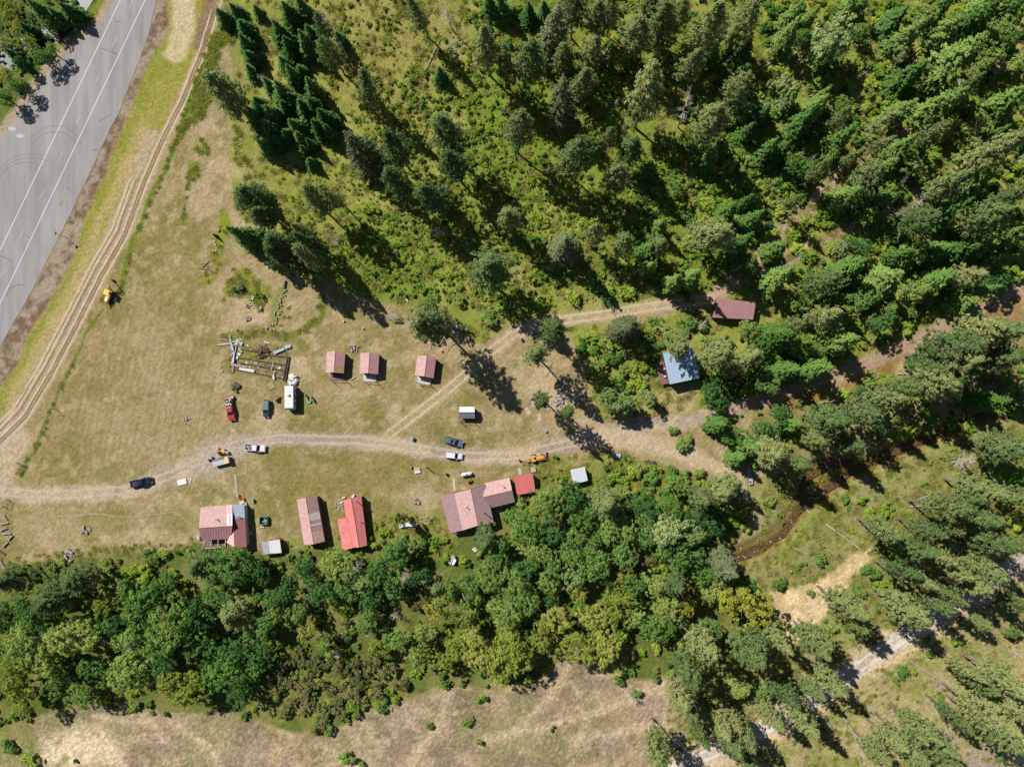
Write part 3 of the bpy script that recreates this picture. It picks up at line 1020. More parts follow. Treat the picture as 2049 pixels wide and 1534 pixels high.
def crown_mesh(name, kind, h, r, seed, m):
    rng = np.random.default_rng(seed)
    Cs, Ss, Al, Ou = [], [], [], []
    if kind == 'spruce':
        nw = 20
        pw = rng.uniform(.6, .95)
        for i in range(nw):
            t = i / (nw - 1)
            z0 = h * (.10 + .88 * t)
            R = r * (1 - t) ** pw * rng.uniform(.72, 1.15) + .12
            nb_ = int(5 + 6 * (1 - t))
            for a in rng.uniform(0, 2 * math.pi, 1) + np.arange(nb_) * 2 * math.pi / nb_ + rng.normal(0, .2, nb_):
                L_ = R * rng.uniform(.75, 1.12)
                k = max(5, int(L_ * 14))
                s = np.sqrt(rng.uniform(.06, 1, k))
                lat = rng.normal(0, .20, k) * L_ * (1 - .6 * s)
                d = np.array([math.cos(a), math.sin(a), 0])
                e = np.array([-math.sin(a), math.cos(a), 0])
                c = d * (s * L_)[:, None] + e * lat[:, None]
                c[:, 2] = z0 - .30 * L_ * s ** 1.4 + rng.normal(0, .07, k)
                Cs.append(c)
                Ss.append(rng.uniform(.24, .46, k))
                Al.append(np.repeat(d[None], k, 0))
                Ou.append(np.repeat((d * .75 + np.array([0, 0, .8]))[None], k, 0) + e * (lat / (L_ + .1))[:, None] * 1.2)
        Q = leaves(np.concatenate(Cs), np.concatenate(Ss), 1.3, rng, 1.7, np.concatenate(Al), np.concatenate(Ou))
    elif kind == 'pine':
        nw = 15
        b0 = rng.uniform(.30, .42)
        lean = rng.normal(0, .03, 2)
        pw = rng.uniform(.45, .8)
        for i in range(nw):
            t = i / (nw - 1)
            z0 = h * (b0 + (.985 - b0) * t)
            R = r * (1 - t) ** pw * min(1.0, .6 + 2.4 * t) * 1.12 * rng.uniform(.78, 1.12) + .15
            nb_ = int(6 + 4 * (1 - t))
            for a in rng.uniform(0, 6.28) + np.arange(nb_) * 2 * math.pi / nb_ + rng.normal(0, .3, nb_):
                L_ = R * rng.uniform(.6, 1.15)
                d = np.array([math.cos(a), math.sin(a), 0])
                e = np.array([-math.sin(a), math.cos(a), 0])
                for sc in (rng.uniform(.35, .6), rng.uniform(.7, .85), 1.0):
                    cc = d * L_ * sc + e * rng.normal(0, .15) * L_
                    cc[2] = z0 + (.10 - .22 * t * 0) * L_ * sc + rng.normal(0, .25)
                    cc[:2] += lean * z0
                    k = rng.integers(17, 25)
                    rad = rng.uniform(.42, .72)
                    v = rng.normal(size=(k, 3))
                    v /= np.linalg.norm(v, axis=1, keepdims=True)
                    v *= rad * rng.uniform(.4, 1, (k, 1))
                    v[:, 2] *= .6
                    Cs.append(cc + v)
                    Ou.append(v / rad * .8 + d * .55 + np.array([0, 0, .35 + .3 * t]))
                    Ss.append(rng.uniform(.24, .44, k))
        Q = leaves(np.concatenate(Cs), np.concatenate(Ss), .7, rng, 1.5, None, np.concatenate(Ou))
    else:       # broadleaf, shrub
        shrub = kind == 'shrub'
        nl = rng.integers(5, 8) if shrub else rng.integers(11, 16)
        zc = h * (.5 if shrub else .60)
        for i in range(nl):
            a = rng.uniform(0, 6.28)
            q = math.sqrt(rng.uniform(0, 1)) * r * .7
            lz = zc + rng.uniform(-.32, .34) * h * (1.1 - q / r) * (.8 if shrub else 1)
            lr = r * rng.uniform(.24, .5)
            for j in range(9 if shrub else 16):
                v = rng.normal(size=3)
                v /= np.linalg.norm(v)
                v[2] = abs(v[2]) * 1.0 - .35
                cc = np.array([math.cos(a) * q, math.sin(a) * q, lz]) + v * lr * np.array([1, 1, .8])
                k = rng.integers(20, 30)
                rad = (.30 if shrub else .46) * rng.uniform(.8, 1.3) * (r / (1.6 if shrub else 4.0)) ** .5
                w = rng.normal(size=(k, 3))
                w /= np.linalg.norm(w, axis=1, keepdims=True)
                Cs.append(cc + w * rad * rng.uniform(.3, 1, (k, 1)))
                Ou.append(w * .75 + v * .6 + np.array([0, 0, .25]))
                Ss.append(rng.uniform(.18, .38, k) * (.85 if shrub else 1))
        Cc = np.concatenate(Cs)
        Cc[:, 2] = np.maximum(Cc[:, 2], .08)
        Q = leaves(Cc, np.concatenate(Ss), .5, rng, 1.35, None, np.concatenate(Ou))
    me = mesh_np(name, Q, np.arange(len(Q)).reshape(-1, 4))
    me.materials.append(m)
    return me


def trunk_mesh(name, kind, h, r, seed, m):
    g = random.Random(seed)
    mb = MB()
    rt = .009 * h + .06 if kind in ('pine', 'spruce') else .018 * h + .06
    n = 6
    top = {'pine': .97, 'spruce': .95, 'broad': .72, 'shrub': .5}[kind]
    pts = [Vector((0, 0, -.6))]
    for i in range(1, n + 1):
        t = i / n
        pts.append(Vector((g.gauss(0, .008) * h, g.gauss(0, .008) * h, h * top * t)))
    mb.path(pts, [rt * (1 - .86 * i / n) * (1.25 if i == 0 else 1) for i in range(n + 1)], 7)
    nb_ = {'pine': 30, 'spruce': 8, 'broad': 13, 'shrub': 6}[kind]
    for i in range(nb_):
        t = g.uniform(.16 if kind == 'pine' else .35, .92)
        b = pts[0].lerp(pts[-1], t)
        a = g.uniform(0, 6.28)
        L_ = r * g.uniform(.5, .85) * (1.15 - t * .6)
        up = {'pine': .12, 'spruce': -.2, 'broad': .75, 'shrub': .9}[kind]
        mid = b + Vector((math.cos(a) * L_ * .5, math.sin(a) * L_ * .5, up * L_ * .45))
        e = b + Vector((math.cos(a + .2) * L_, math.sin(a + .2) * L_, up * L_ * .75))
        br = rt * .33 * (1.2 - t)
        mb.path([b, mid, e], [br, br * .7, br * .3], 4)
    me = mb.mesh(name)
    me.materials.append(m)
    return me


def dead_mesh(name, h, r, seed):
    g = random.Random(seed)
    mb = MB()
    n = 6
    pts = [Vector((0, 0, -.5))] + [Vector((g.gauss(0, .01) * h, g.gauss(0, .01) * h, h * i / n)) for i in range(1, n + 1)]
    rt = .012 * h + .06
    mb.path(pts, [rt * (1 - .9 * i / n) for i in range(n + 1)], 6)
    for i in range(46):
        t = g.uniform(.32, .99)
        b = pts[0].lerp(pts[-1], t)
        a = g.uniform(0, 6.28)
        L_ = r * g.uniform(.5, 1.1) * (1.25 - t * .75)
        e = b + Vector((math.cos(a) * L_, math.sin(a) * L_, g.uniform(-.1, .35) * L_))
        mb.path([b, e], [.06, .025], 3)
        for j in range(3):
            s = g.uniform(.3, .9)
            q = b.lerp(e, s)
            a2 = a + g.choice((-1, 1)) * g.uniform(.4, 1.1)
            l2 = L_ * g.uniform(.2, .45)
            mb.path([q, q + Vector((math.cos(a2) * l2, math.sin(a2) * l2, g.uniform(0, .3) * l2))], [.04, .02], 3)
    me = mb.mesh(name)
    me.materials.append(DEADW)
    return me


# kind letter -> (object name, mesh kind, reference height, reference radius, variants, material key)
KIND = {
    'p': ('pine_tree', 'pine', 25, 4.0, 9, 'p', 'olive green', 'pine'),
    'c': ('pine_tree', 'pine', 25, 4.0, 3, 'c', 'deep green', 'pine'),
    's': ('spruce_tree', 'spruce', 15, 2.5, 7, 's', 'dark green', 'spruce'),
    'b': ('spruce_tree', 'spruce', 20, 3.2, 3, 'b', 'bluish grey', 'spruce'),
    'd': ('broadleaf_tree', 'broad', 13, 4.0, 8, 'd', 'green', 'leafy tree'),
    'k': ('broadleaf_tree', 'broad', 12, 3.8, 6, 'k', 'deep green', 'leafy tree'),
    'y': ('broadleaf_tree', 'broad', 13, 4.0, 4, 'y', 'yellow green', 'leafy tree'),
    'q': ('broadleaf_tree', 'broad', 12, 3.6, 2, 'q', 'bright yellow', 'leafy tree'),
    'n': ('spruce_tree', 'spruce', 14, 2.4, 7, 'n', 'fresh green', 'spruce'),
    'a': ('broadleaf_tree', 'broad', 10, 2.8, 3, 'a', 'pale green', 'leafy tree'),
    'w': ('shrub', 'shrub', 3.6, 2.2, 4, 'w', 'olive brown', 'bush'),
    'h': ('shrub', 'shrub', 2.6, 1.7, 5, 'h', 'yellow green', 'bush'),
    'e': ('shrub', 'shrub', 3.0, 1.8, 4, 'd', 'green', 'bush'),
    'o': ('shrub', 'shrub', 2.6, 1.6, 3, 'k', 'dark green', 'bush'),
}
CROWNS, TRUNKS = {}, {}
for i, (k, (nm_, mk, rh, rr, nv, lm, _a, _b)) in enumerate(KIND.items()):
    CROWNS[k] = [crown_mesh('crown', mk, rh, rr, 100 * i + j, LM[lm]) for j in range(nv)]
    TRUNKS[k] = [trunk_mesh('trunk', mk, rh, rr, 100 * i + j, BARKG if k in 'ady' else BARK) for j in range(nv)]
DEAD = [dead_mesh('dead_tree', 16, 3.0, 900 + j) for j in range(4)]

TREES = """
y 18 22 24 7;y 25 52 20 7;s 78 18 20;s 112 32 18;s 140 22 18;y 62 88 18 7;d 78 118 18 7;a 10 88 16 7;k 35 130 14 7;y 10 152 18 7;d 36 172 16 7;k 10 198 18 7;s 55 60 16;d 100 100 14 7;s 25 110 14;k 95 50 15 7
s 445 32 17;s 470 18 16;s 486 55 20;s 490 88 18;s 503 112 18;s 513 22 11;s 580 28 22;s 602 12 18;s 560 66 22;s 576 92 18;s 611 84 20;s 626 68 22;s 616 104 16;s 582 148 18;s 602 143 16;s 622 174 18;s 560 182 20;s 590 198 20;s 608 214 22;s 628 208 18;s 652 232 22;s 640 254 18;s 656 264 16;s 540 258 18;s 556 284 18;s 528 290 16;s 515 203 14;s 505 232 18;s 524 222 16;s 606 298 11;s 620 324 11;s 592 250 18;s 575 268 18;s 600 275 16;s 620 285 12;s 538 172 14;s 500 142 14;s 570 125 16;s 540 225 18;s 572 215 18
p 448 182 36 24;c 492 384 30 22;c 524 420 28 20;s 492 470 24 18;c 545 484 27 22;c 572 512 25 22;p 612 478 19 24;p 622 512 21 24;p 601 458 17 20;p 631 402 23 23;p 664 384 15 22;s 520 395 18;k 555 520 20;k 600 530 20
b 729 302 32 26;p 722 174 23 22;p 658 94 22 22;s 680 76 13;c 793 288 29 26;c 800 364 27 26;c 866 383 32 26;p 905 266 33 27;c 912 322 27 26;s 878 148 15;p 840 18 18 20;p 640 55 16
p 970 78 30 26;p 1006 110 21 24;p 1051 106 33 27;b 1102 66 33 27;p 1126 112 20;c 1034 250 29 27;b 1129 206 29 27;p 1163 152 25;p 1152 308 33 27;p 1261 284 27;p 1217 270 15;p 1294 190 36 28;p 1244 362 25;p 1024 427 23 22;b 1129 488 30 22;p 1190 468 19 20;p 970 528 43 28;p 1254 491 21 18;p 1322 481 21 18;s 1005 15 20;s 1058 26 17;p 1150 18 26;p 1196 18 23;p 1272 50 33;p 1332 40 31;p 1432 46 33 28;p 1491 44 25;p 1300 12 24;p 1365 18 22;p 1228 14 20;p 1478 176 23;p 1437 234 33 27;s 1526 220 19;a 1671 76 43 18;p 1430 452 39 24;d 1350 374 20;s 1090 20 18;s 980 8 16;p 1385 120 24;s 1350 130 18;p 1180 95 20;d 1325 100 20;k 1400 300 20;d 1245 120 18
p 1746 348 27 22;p 1936 180 22 20;p 2003 304 36 24;p 1912 366 31 24;p 1851 440 29;p 1987 424 36;p 2024 398 26;n 1912 122 34;d 1980 96 30;n 2030 196 28;s 1790 38 24;d 1850 28 26;n 1950 36 28;d 2012 58 28;n 1890 62 24;d 1746 430 22;p 1644 342 16 20;p 1719 302 15 18;p 1872 257 18 20;p 1763 284 14 16;p 1592 398 13 16;p 1690 235 16;n 1610 240 22;d 1660 300 20;n 1820 150 24;d 1960 250 26;n 1880 210 24;d 2030 130 24;n 1800 220 20;d 1590 330 22;n 1540 300 22;d 1830 330 24;n 1760 400 24;d 1940 300 26;n 2040 460 24;k 1960 480 26;n 1900 420 24
b 1254 653 29 18;p 1437 714 36 20;p 1511 728 29 18;p 1356 684 26 16;k 1525 690 18;k 1427 792 30 9;p 1596 646 20 20;p 1667 640 31;p 1650 562 29 20;a 1222 800 23 11;a 1250 806 22 11;a 1296 796 15 8;p 1098 666 28 26;p 1075 702 25 25;c 871 646 43 31;d 862 610 20 14;c 1081 792 19 23;c 1134 826 15 20
n 1440 848 22;d 1468 870 22;n 1500 892 22;k 1520 862 20;n 1478 918 18;p 1562 904 35 22;p 1597 928 26 20;p 1674 838 40 24;p 1720 824 30;p 1776 802 31;p 1820 776 27;p 1892 684 44;p 1962 670 40;p 2000 666 32;p 1946 714 36;p 2020 708 34;p 1876 736 28;p 1888 766 36;p 1929 762 30;p 1712 888 21;p 2017 888 34;k 1560 830 20;n 1590 850 18;p 1640 870 24;d 1745 760 20;n 1980 800 22;k 2030 790 24;n 2035 950 22;k 1990 560 24;p 1950 540 28;n 1880 560 28;d 1830 580 26;n 1780 560 28;k 1730 590 26;n 1700 540 26;k 1760 640 26;n 1690 680 26;d 1620 700 24;n 1580 740 26;k 1540 770 24;n 1640 740 24;d 1600 600 24;n 1560 560 24;d 1830 500 28;n 1880 500 24;k 1720 490 24;n 1930 600 22;d 1500 660 20;n 1560 670 24
p 1780 1060 32;p 1853 1054 25;p 1900 1022 38;p 1969 1030 35;p 1901 1054 19;p 1843 1112 36;p 1885 1112 27;p 1983 1100 40;p 1967 1136 36;p 1951 1172 33;p 1905 1158 29;p 1810 1150 29;p 1848 1170 31;p 1870 1204 29;p 1915 1198 29;p 1824 1226 48 24;p 1696 1210 38;p 1726 1255 25;p 1963 1252 21 12;d 2027 1262 16 6;p 2037 1096 23;p 2037 1205 25;p 1650 1280 31;p 1978 973 41;p 2016 905 28;p 2040 985 26;p 1940 1000 24
b 1448 1138 34 18;p 1353 1179 27 18;q 1492 1214 46 16;q 1372 1214 18 10;p 1511 1277 25;p 1564 1277 29;p 1498 1315 41;p 1643 1287 36;p 1394 1296 37;p 1391 1350 42;p 1372 1397 37;p 1383 1424 31;p 1400 1476 25;p 1331 1504 35;p 1448 1457 27;p 1467 1492 31;p 1487 1523 27;p 1470 1438 19;p 1495 1463 29;d 1476 1381 22;p 1539 1441 25;p 1574 1391 29;p 1599 1413 27;p 1624 1451 33;p 1668 1365 31;p 1630 1390 23;d 1530 1384 17;k 1420 1250 24;d 1430 1180 22;d 1400 1150 20
p 1948 1349 25;p 1973 1367 25;p 2025 1367 40;p 1916 1435 23;p 1980 1428 42;p 1990 1458 38;p 2022 1420 31;p 1846 1465 31;p 1834 1501 33;p 1882 1483 31;p 1891 1517 29;p 1785 1487 27;p 1760 1513 24;p 1842 1452 22
c 25 1164 35 16;c 83 1197 40 17;c 145 1158 36 16;d 136 1272 45 15;d 95 1313 36;d 50 1293 38;y 25 1346 38;y 45 1396 31;d 289 1222 45 16;d 343 1251 45 16;d 264 1293 45;d 264 1346 42;y 207 1214 28;p 393 1131 31 14;k 452 1134 38 14;y 364 1375 38;d 446 1350 42;p 467 1243 35 15;k 483 1126 30 12;k 516 1255 30;d 553 1226 21;k 611 1144 28;d 678 1131 34;k 644 1185 27;a 719 1168 28;k 537 1193 26;k 760 1148 28;k 793 1107 30;w 818 1164 24;k 570 1180 26;k 690 1180 24;y 615 1263 19;d 648 1280 18;k 400 1230 32;k 330 1180 26;k 200 1270 28;k 180 1340 26;k 320 1330 30;k 400 1290 30;k 470 1300 28;k 520 1310 26;k 440 1190 28;k 250 1180 22;k 590 1225 24
p 962 1072 27 13;d 1046 1054 36;d 1089 1004 33;k 1143 990 28;d 1068 1098 27;d 1163 1036 27;d 1155 1098 35;p 1213 1007 38 17;d 1221 1065 27;d 1192 1131 31;a 1151 1152 27;d 1031 1164 33;d 1023 1210 37;d 981 1148 28;d 1006 1230 29;k 1056 1201 27;d 1089 1164 25;q 1114 1181 15;q 1254 1164 23;y 1234 1206 31;y 1196 1230 35;y 1159 1292 33;y 1216 1290 36;y 1185 1300 24;y 1015 1321 44;y 1046 1325 28;y 998 1338 28;y 957 1297 34;y 915 1297 27;y 1120 1240 28;k 1100 1060 28;k 1000 1110 26;k 1110 1120 26;k 1250 1110 28;k 1050 1135 24;y 1080 1270 24;d 1265 1230 26;d 1310 1250 24
p 1451 983 36 17;p 1402 991 31 17;d 1360 974 26;p 1476 970 23 15;a 1340 1065 35;a 1385 1069 27;d 1323 1086 28;d 1331 1024 27;w 1294 1123 24;d 1253 1057 25;k 1290 1060 28;k 1290 1010 26;k 1360 1110 28;d 1310 1170 26;k 1270 1170 22;d 1340 1215 24;k 1410 1030 26
p 876 1180 14 10;q 867 1226 17;w 840 1200 22;k 790 1180 24;w 760 1220 24;d 730 1245 22;y 900 1230 20;d 850 1270 24;d 800 1280 24;y 760 1300 22;d 830 1310 22;y 880 1330 22;d 900 1180 22;d 930 1220 24;k 940 1170 24;w 695 1260 20;y 940 1255 20
w 803 1038 13 13
k 8 1238 26;d 4 1300 26;k 72 1242 26;k 40 1215 22;d 165 1392 24;k 118 1370 24;k 226 1245 24;k 520 1150 20;d 320 1290 26;k 420 1345 24;k 395 1395 20;k 480 1390 22;d 500 1345 22;k 740 1200 22;k 840 1155 20
"""
SHRUBS = """
w 557 1346 26;w 595 1363 24;w 628 1375 24;w 669 1388 24;w 611 1404 24;w 644 1429 22;w 578 1417 22;w 690 1375 24;w 723 1355 22;w 744 1326 22;w 777 1346 22;w 669 1321 24;w 628 1334 24;w 540 1380 22;w 700 1330 22;w 640 1455 18;w 680 1420 20;w 720 1395 20;w 760 1380 20;w 800 1370 18;w 600 1310 22
h 694 1218 17;h 290 1150 22;h 339 1156 20;e 215 1127 17;h 260 1140 15;h 180 1150 14;e 310 1120 13;e 380 1110 12;h 965 1400 13;e 935 1442 12;e 860 1450 9;e 690 1520 18;o 725 1525 10;h 960 1487 9;e 1260 1345 14;e 1275 1390 12;e 1240 1360 12;h 1105 1458 7;o 150 1520 6;h 60 1525 18;e 15 1490 16
h 740 415 17;e 640 375 14;e 985 635 19;h 1000 615 14;h 1145 590 16;e 1110 560 14;e 1180 560 16;e 1075 480 16;e 1380 590 18;h 1180 440 18;e 1090 545 14;h 1060 560 12;e 915 600 14
e 1365 882 20;e 1345 850 12;e 1590 985 0;e 1541 1004 13;e 1310 640 14;h 480 575 0;o 895 950 4;e 1120 798 0;e 1113 768 6
e 1745 1080 0;h 1745 1030 16;h 1770 1020 14;e 1690 1000 10;h 1730 1000 12;e 1640 1120 14;e 1560 1165 14;h 1835 1085 10;h 2020 1050 22;e 1740 1140 18;h 1760 1170 14;e 1830 1085 0;e 1810 1345 14;e 1790 1360 10;h 1915 1288 10;e 1600 1255 12;e 1622 1188 9;e 1668 1185 8;e 1700 1190 12;e 1585 1262 8;h 1830 1340 9;h 1880 1390 9;e 1860 1310 8;e 2000 1515 8;e 1720 1180 14;e 1665 1260 12;e 2010 1330 12
e 478 573 9;h 520 590 10;o 470 578 7;e 430 590 0;e 690 1055 0;e 683 1075 12;e 735 1078 10;e 800 1075 12;h 770 1065 12;h 745 1085 12;e 840 1095 14;h 870 1080 12;e 1045 1000 16;e 1020 1030 14;e 1085 960 0;h 1115 975 14;e 1200 975 16;h 1230 955 14;h 1270 950 14;e 1300 960 16;e 1340 945 14;h 1110 915 7;e 1075 925 0;e 1250 985 16;e 1160 985 14;e 985 1040 10;e 1400 950 14
"""

ORD = ['', 'first', 'second', 'third', 'fourth', 'fifth', 'sixth', 'seventh', 'eighth', 'ninth', 'tenth', 'eleventh', 'twelfth', 'thirteenth', 'fourteenth', 'fifteenth', 'sixteenth', 'seventeenth', 'eighteenth', 'nineteenth', 'twentieth']
LANDMARKS = [(60, 90, 'west of the highway'), (470, 70, 'at the top of the dirt track'), (590, 60, 'at the top edge, right of the dirt track'), (600, 190, 'in the dark grove'), (560, 270, 'at the foot of the dark grove'), (450, 185, 'beside the grassy track fringe'),
             (520, 420, 'on the lawn edge below the grove'), (590, 510, 'above the stone row'), (650, 390, 'in the gap right of the lawn edge row'), (700, 120, 'in the tan clearing at the top'), (760, 330, 'in the bright upper meadow'), (890, 300, 'in the middle of the upper meadow'), (880, 100, 'by the grey dead pair at the top'),
             (1010, 80, 'at the top centre edge'), (1110, 110, 'right of the top centre'), (1080, 250, 'in the central upper woods'), (1150, 320, 'above the upper track bend'), (1230, 300, 'in the shaded central woods'), (1000, 500, 'just above the lawn and upper track'), (1140, 480, 'above the upper track'), (1290, 60, 'along the top edge right of centre'),
             (1420, 60, 'along the top edge by the fallen trunks'), (1460, 210, 'around the white dead tree'), (1660, 80, 'near the big pale tree at top right'), (1380, 470, 'above the maroon roofed shed'), (1330, 400, 'in the dense brush above the upper track'), (1600, 300, 'among the leaning trunks'), (1640, 420, 'along the bare skid road'),
             (1780, 100, 'near the top right edge'), (1950, 90, 'in the top right corner'), (1760, 310, 'between the skid roads'), (1920, 230, 'by the upper right edge'), (1980, 380, 'on the right edge above the trail'), (1850, 430, 'right of the white snag'), (1640, 560, 'right of the maroon roofed shed'), (1780, 560, 'in the dense woods above the trail'), (1920, 550, 'above the trail by the right edge'),
             (1590, 700, 'above the trail past the blue roofed cabin'), (1430, 730, 'around the blue roofed cabin'), (1240, 740, 'between the upper track and the trail'), (1090, 690, 'beside the upper track bend in the yard'), (870, 640, 'behind the tilted cabin'), (1110, 810, 'in the open yard by the rock pile'), (1480, 880, 'between the trail and the turnaround'),
             (1600, 900, 'at the creek bend'), (1700, 840, 'between the trail and the creek'), (1800, 790, 'above the shaded creek'), (1930, 700, 'below the trail at right'), (2010, 770, 'on the right edge below the trail'), (2010, 930, 'on the right edge below the creek'), (1920, 1040, 'east of the creek meadow'), (1780, 1070, 'at the lower meadow edge'),
             (1970, 1120, 'on the right edge in the pine stand'), (1870, 1160, 'in the heart of the lower right stand'), (1820, 1230, 'just above the gravel road'), (1700, 1230, 'beside the sand bank'), (1980, 1250, 'below the gravel road at right'), (1590, 1280, 'left of the sand bank'), (1480, 1210, 'below the creek mouth'), (1390, 1330, 'in the tall row by the dry hillside'),
             (1360, 1470, 'at the bottom edge by the gravel road'), (1480, 1470, 'across the lower gravel road'), (1600, 1410, 'between the two gravel road stretches'), (1980, 1390, 'on the lower right slope among stumps'), (1860, 1480, 'at the bottom right edge'), (1770, 1490, 'at the bottom edge left of the last stand'),
             (80, 1180, 'at the left end of the south belt'), (60, 1330, 'in the bottom left corner of the belt'), (170, 1290, 'in the left south belt'), (290, 1250, 'in the south belt below the long lawn'), (300, 1350, 'on the lower edge of the left belt'), (430, 1140, 'right below the leftmost house'), (420, 1300, 'in the belt below the leftmost house'), (500, 1220, 'below the two tone shed'),
             (620, 1160, 'below the long barn'), (720, 1150, 'below the bright red house'), (600, 1370, 'in the olive thicket on the hillside edge'), (720, 1350, 'at the right end of the olive thicket'), (690, 1240, 'in the mid belt below the red house'), (800, 1130, 'below the white curved sheet'), (830, 1240, 'in the mid belt below the collapsed shed'), (900, 1200, 'right of the collapsed shed'), (970, 1080, 'at the foot of the largest house'),
             (1040, 1040, 'right behind the largest house'), (1020, 1190, 'in the belt below the largest house'), (1000, 1330, 'on the hillside edge, picture centre'), (1110, 1150, 'in the central south belt'), (1150, 1030, 'below the white tin shed'), (1190, 1280, 'on the hillside edge right of centre'), (1240, 1180, 'in the belt below the turnaround'), (1240, 1000, 'below the drive past the white shed'), (1340, 1060, 'below the turnaround'), (1420, 990, 'beside the turnaround end'),
             (1350, 1190, 'in the belt left of the creek mouth'), (1000, 1450, 'on the open dry hillside'), (300, 1125, 'along the bottom of the long lawn'), (820, 1080, 'in the long grass left of the largest house')]


def parse(txt):
    out = []
    for it in txt.replace('\n', ';').split(';'):
        f = it.split()
        if len(f) >= 4 and float(f[3]) > 0:
            out.append((f[0], float(f[1]), float(f[2]), float(f[3]), float(f[4]) if len(f) > 4 else None))
    return out


plants = parse(TREES) + parse(SHRUBS)
# the right-hand woods: fill between the trees that can be told apart with young trees and bushes
FILL = [([(1480, 10), (2049, 0), (2049, 560), (1880, 640), (1700, 715), (1560, 770), (1420, 770), (1520, 640), (1430, 560), (1300, 590), (1150, 590), (1250, 420), (1400, 120)], 190, 'eehhhheodannn'),
        ([(1240, 660), (1330, 640), (1430, 645), (1500, 660), (1560, 740), (1470, 800), (1400, 800), (1320, 700), (1290, 790), (1200, 770), (1150, 680)], 34, 'eeehho'),
        ([(1420, 840), (1560, 800), (1760, 740), (2049, 620), (2049, 820), (1850, 870), (1650, 880), (1500, 930)], 26, 'eehhk'),
        ([(880, 1140), (1100, 1020), (1330, 980), (1440, 1060), (1500, 1180), (1330, 1285), (1200, 1265), (960, 1325), (880, 1300)], 36, 'eehykd')]
g = random.Random(21)
ROOFS = [(1360, 732, 52), (1468, 618, 55), (955, 1010, 85), (1050, 968, 30), (1159, 951, 26)]
for poly, n, ks in FILL:
    xs = [p[0] for p in poly]
    ys = [p[1] for p in poly]
    c = t_ = 0
    while c < n and t_ < 9000:
        t_ += 1
        x, y = g.uniform(min(xs), max(xs)), g.uniform(min(ys), max(ys))
        if not inpoly(np.array([x]), np.array([y]), poly)[0]:
            continue
        k = g.choice(ks)
        r_ = g.uniform(11, 19) if KIND[k][1] == 'shrub' else g.uniform(14, 21)
        if any((x - q[1]) ** 2 + (y - q[2]) ** 2 < (.62 * (q[3] + r_)) ** 2 for q in plants):
            continue
        if any((x - q[0]) ** 2 + (y - q[1]) ** 2 < (q[2] + r_) ** 2 for q in ROOFS):
            continue
        if min(float(seg_dist(x, y, DRIVE)), float(seg_dist(x, y, UPT))) < 16 + r_ * .6:
            continue
        plants.append((k, x, y, r_, None))
        c += 1

def off_trail(x, y, r_):
    for _ in range(12):
        best = None
        for (x0, y0), (x1, y1) in zip(DRIVE[15:-1], DRIVE[16:]):
            dx, dy = x1 - x0, y1 - y0
            t = max(0, min(1, ((x - x0) * dx + (y - y0) * dy) / (dx * dx + dy * dy)))
            d = math.hypot(x - x0 - t * dx, y - y0 - t * dy)
            if best is None or d < best[0]:
                best = (d, x - x0 - t * dx, y - y0 - t * dy)
        need = 10 + .8 * r_
        if best[0] >= need:
            return x, y
        s = (need - best[0] + 1) / max(best[0], 1)
        x, y = x + best[1] * s, y + best[2] * s
    return x, y


plants = [(k, *(off_trail(x, y, r_) if x > 1290 and y < 960 else (x, y)), r_, h) for (k, x, y, r_, h) in plants]

HMID = {'pine': .70, 'spruce': .5, 'broad': .60, 'shrub': .45}
buckets = {}
for i, (k, x, y, r_, h) in enumerate(plants):
    nm_, mk, rh, rr, nv, lm, adj, noun = KIND[k]
    if h is None:
        h = {'pine': 11 + .38 * r_, 'spruce': (2.8 + .33 * r_) * (1.6 if k == 'n' else 1) * g.uniform(.8, 1.2), 'broad': 5 + .22 * r_, 'shrub': .9 + .13 * r_}[mk]
        h *= g.uniform(.92, 1.08)
    b = P(x, y, h * HMID[mk])
    gz = float(ground(b.x, b.y))
    rm = r_ * (CAM_H - gz - h * HMID[mk]) / FPX
    j = i % nv
    sxy = rm / rr * (1.14 if (mk == 'pine' and y < 620 and x < 1500) else .80 if (mk == 'pine' and x > 1330 and y > 960) else 1) * {'pine': 1.0, 'spruce': 1.2, 'broad': 1.1, 'shrub': 1.05}[mk]
    sz = h / rh
    lmk = min(LANDMARKS, key=lambda q: (q[0] - x) ** 2 + (q[1] - y) ** 2)
    buckets.setdefault((lmk[2], adj, noun), []).append((x, y, k, j, Vector((b.x, b.y, gz - .05)), sxy, sz, g.uniform(0, 6.28), nm_))
SRC = {}
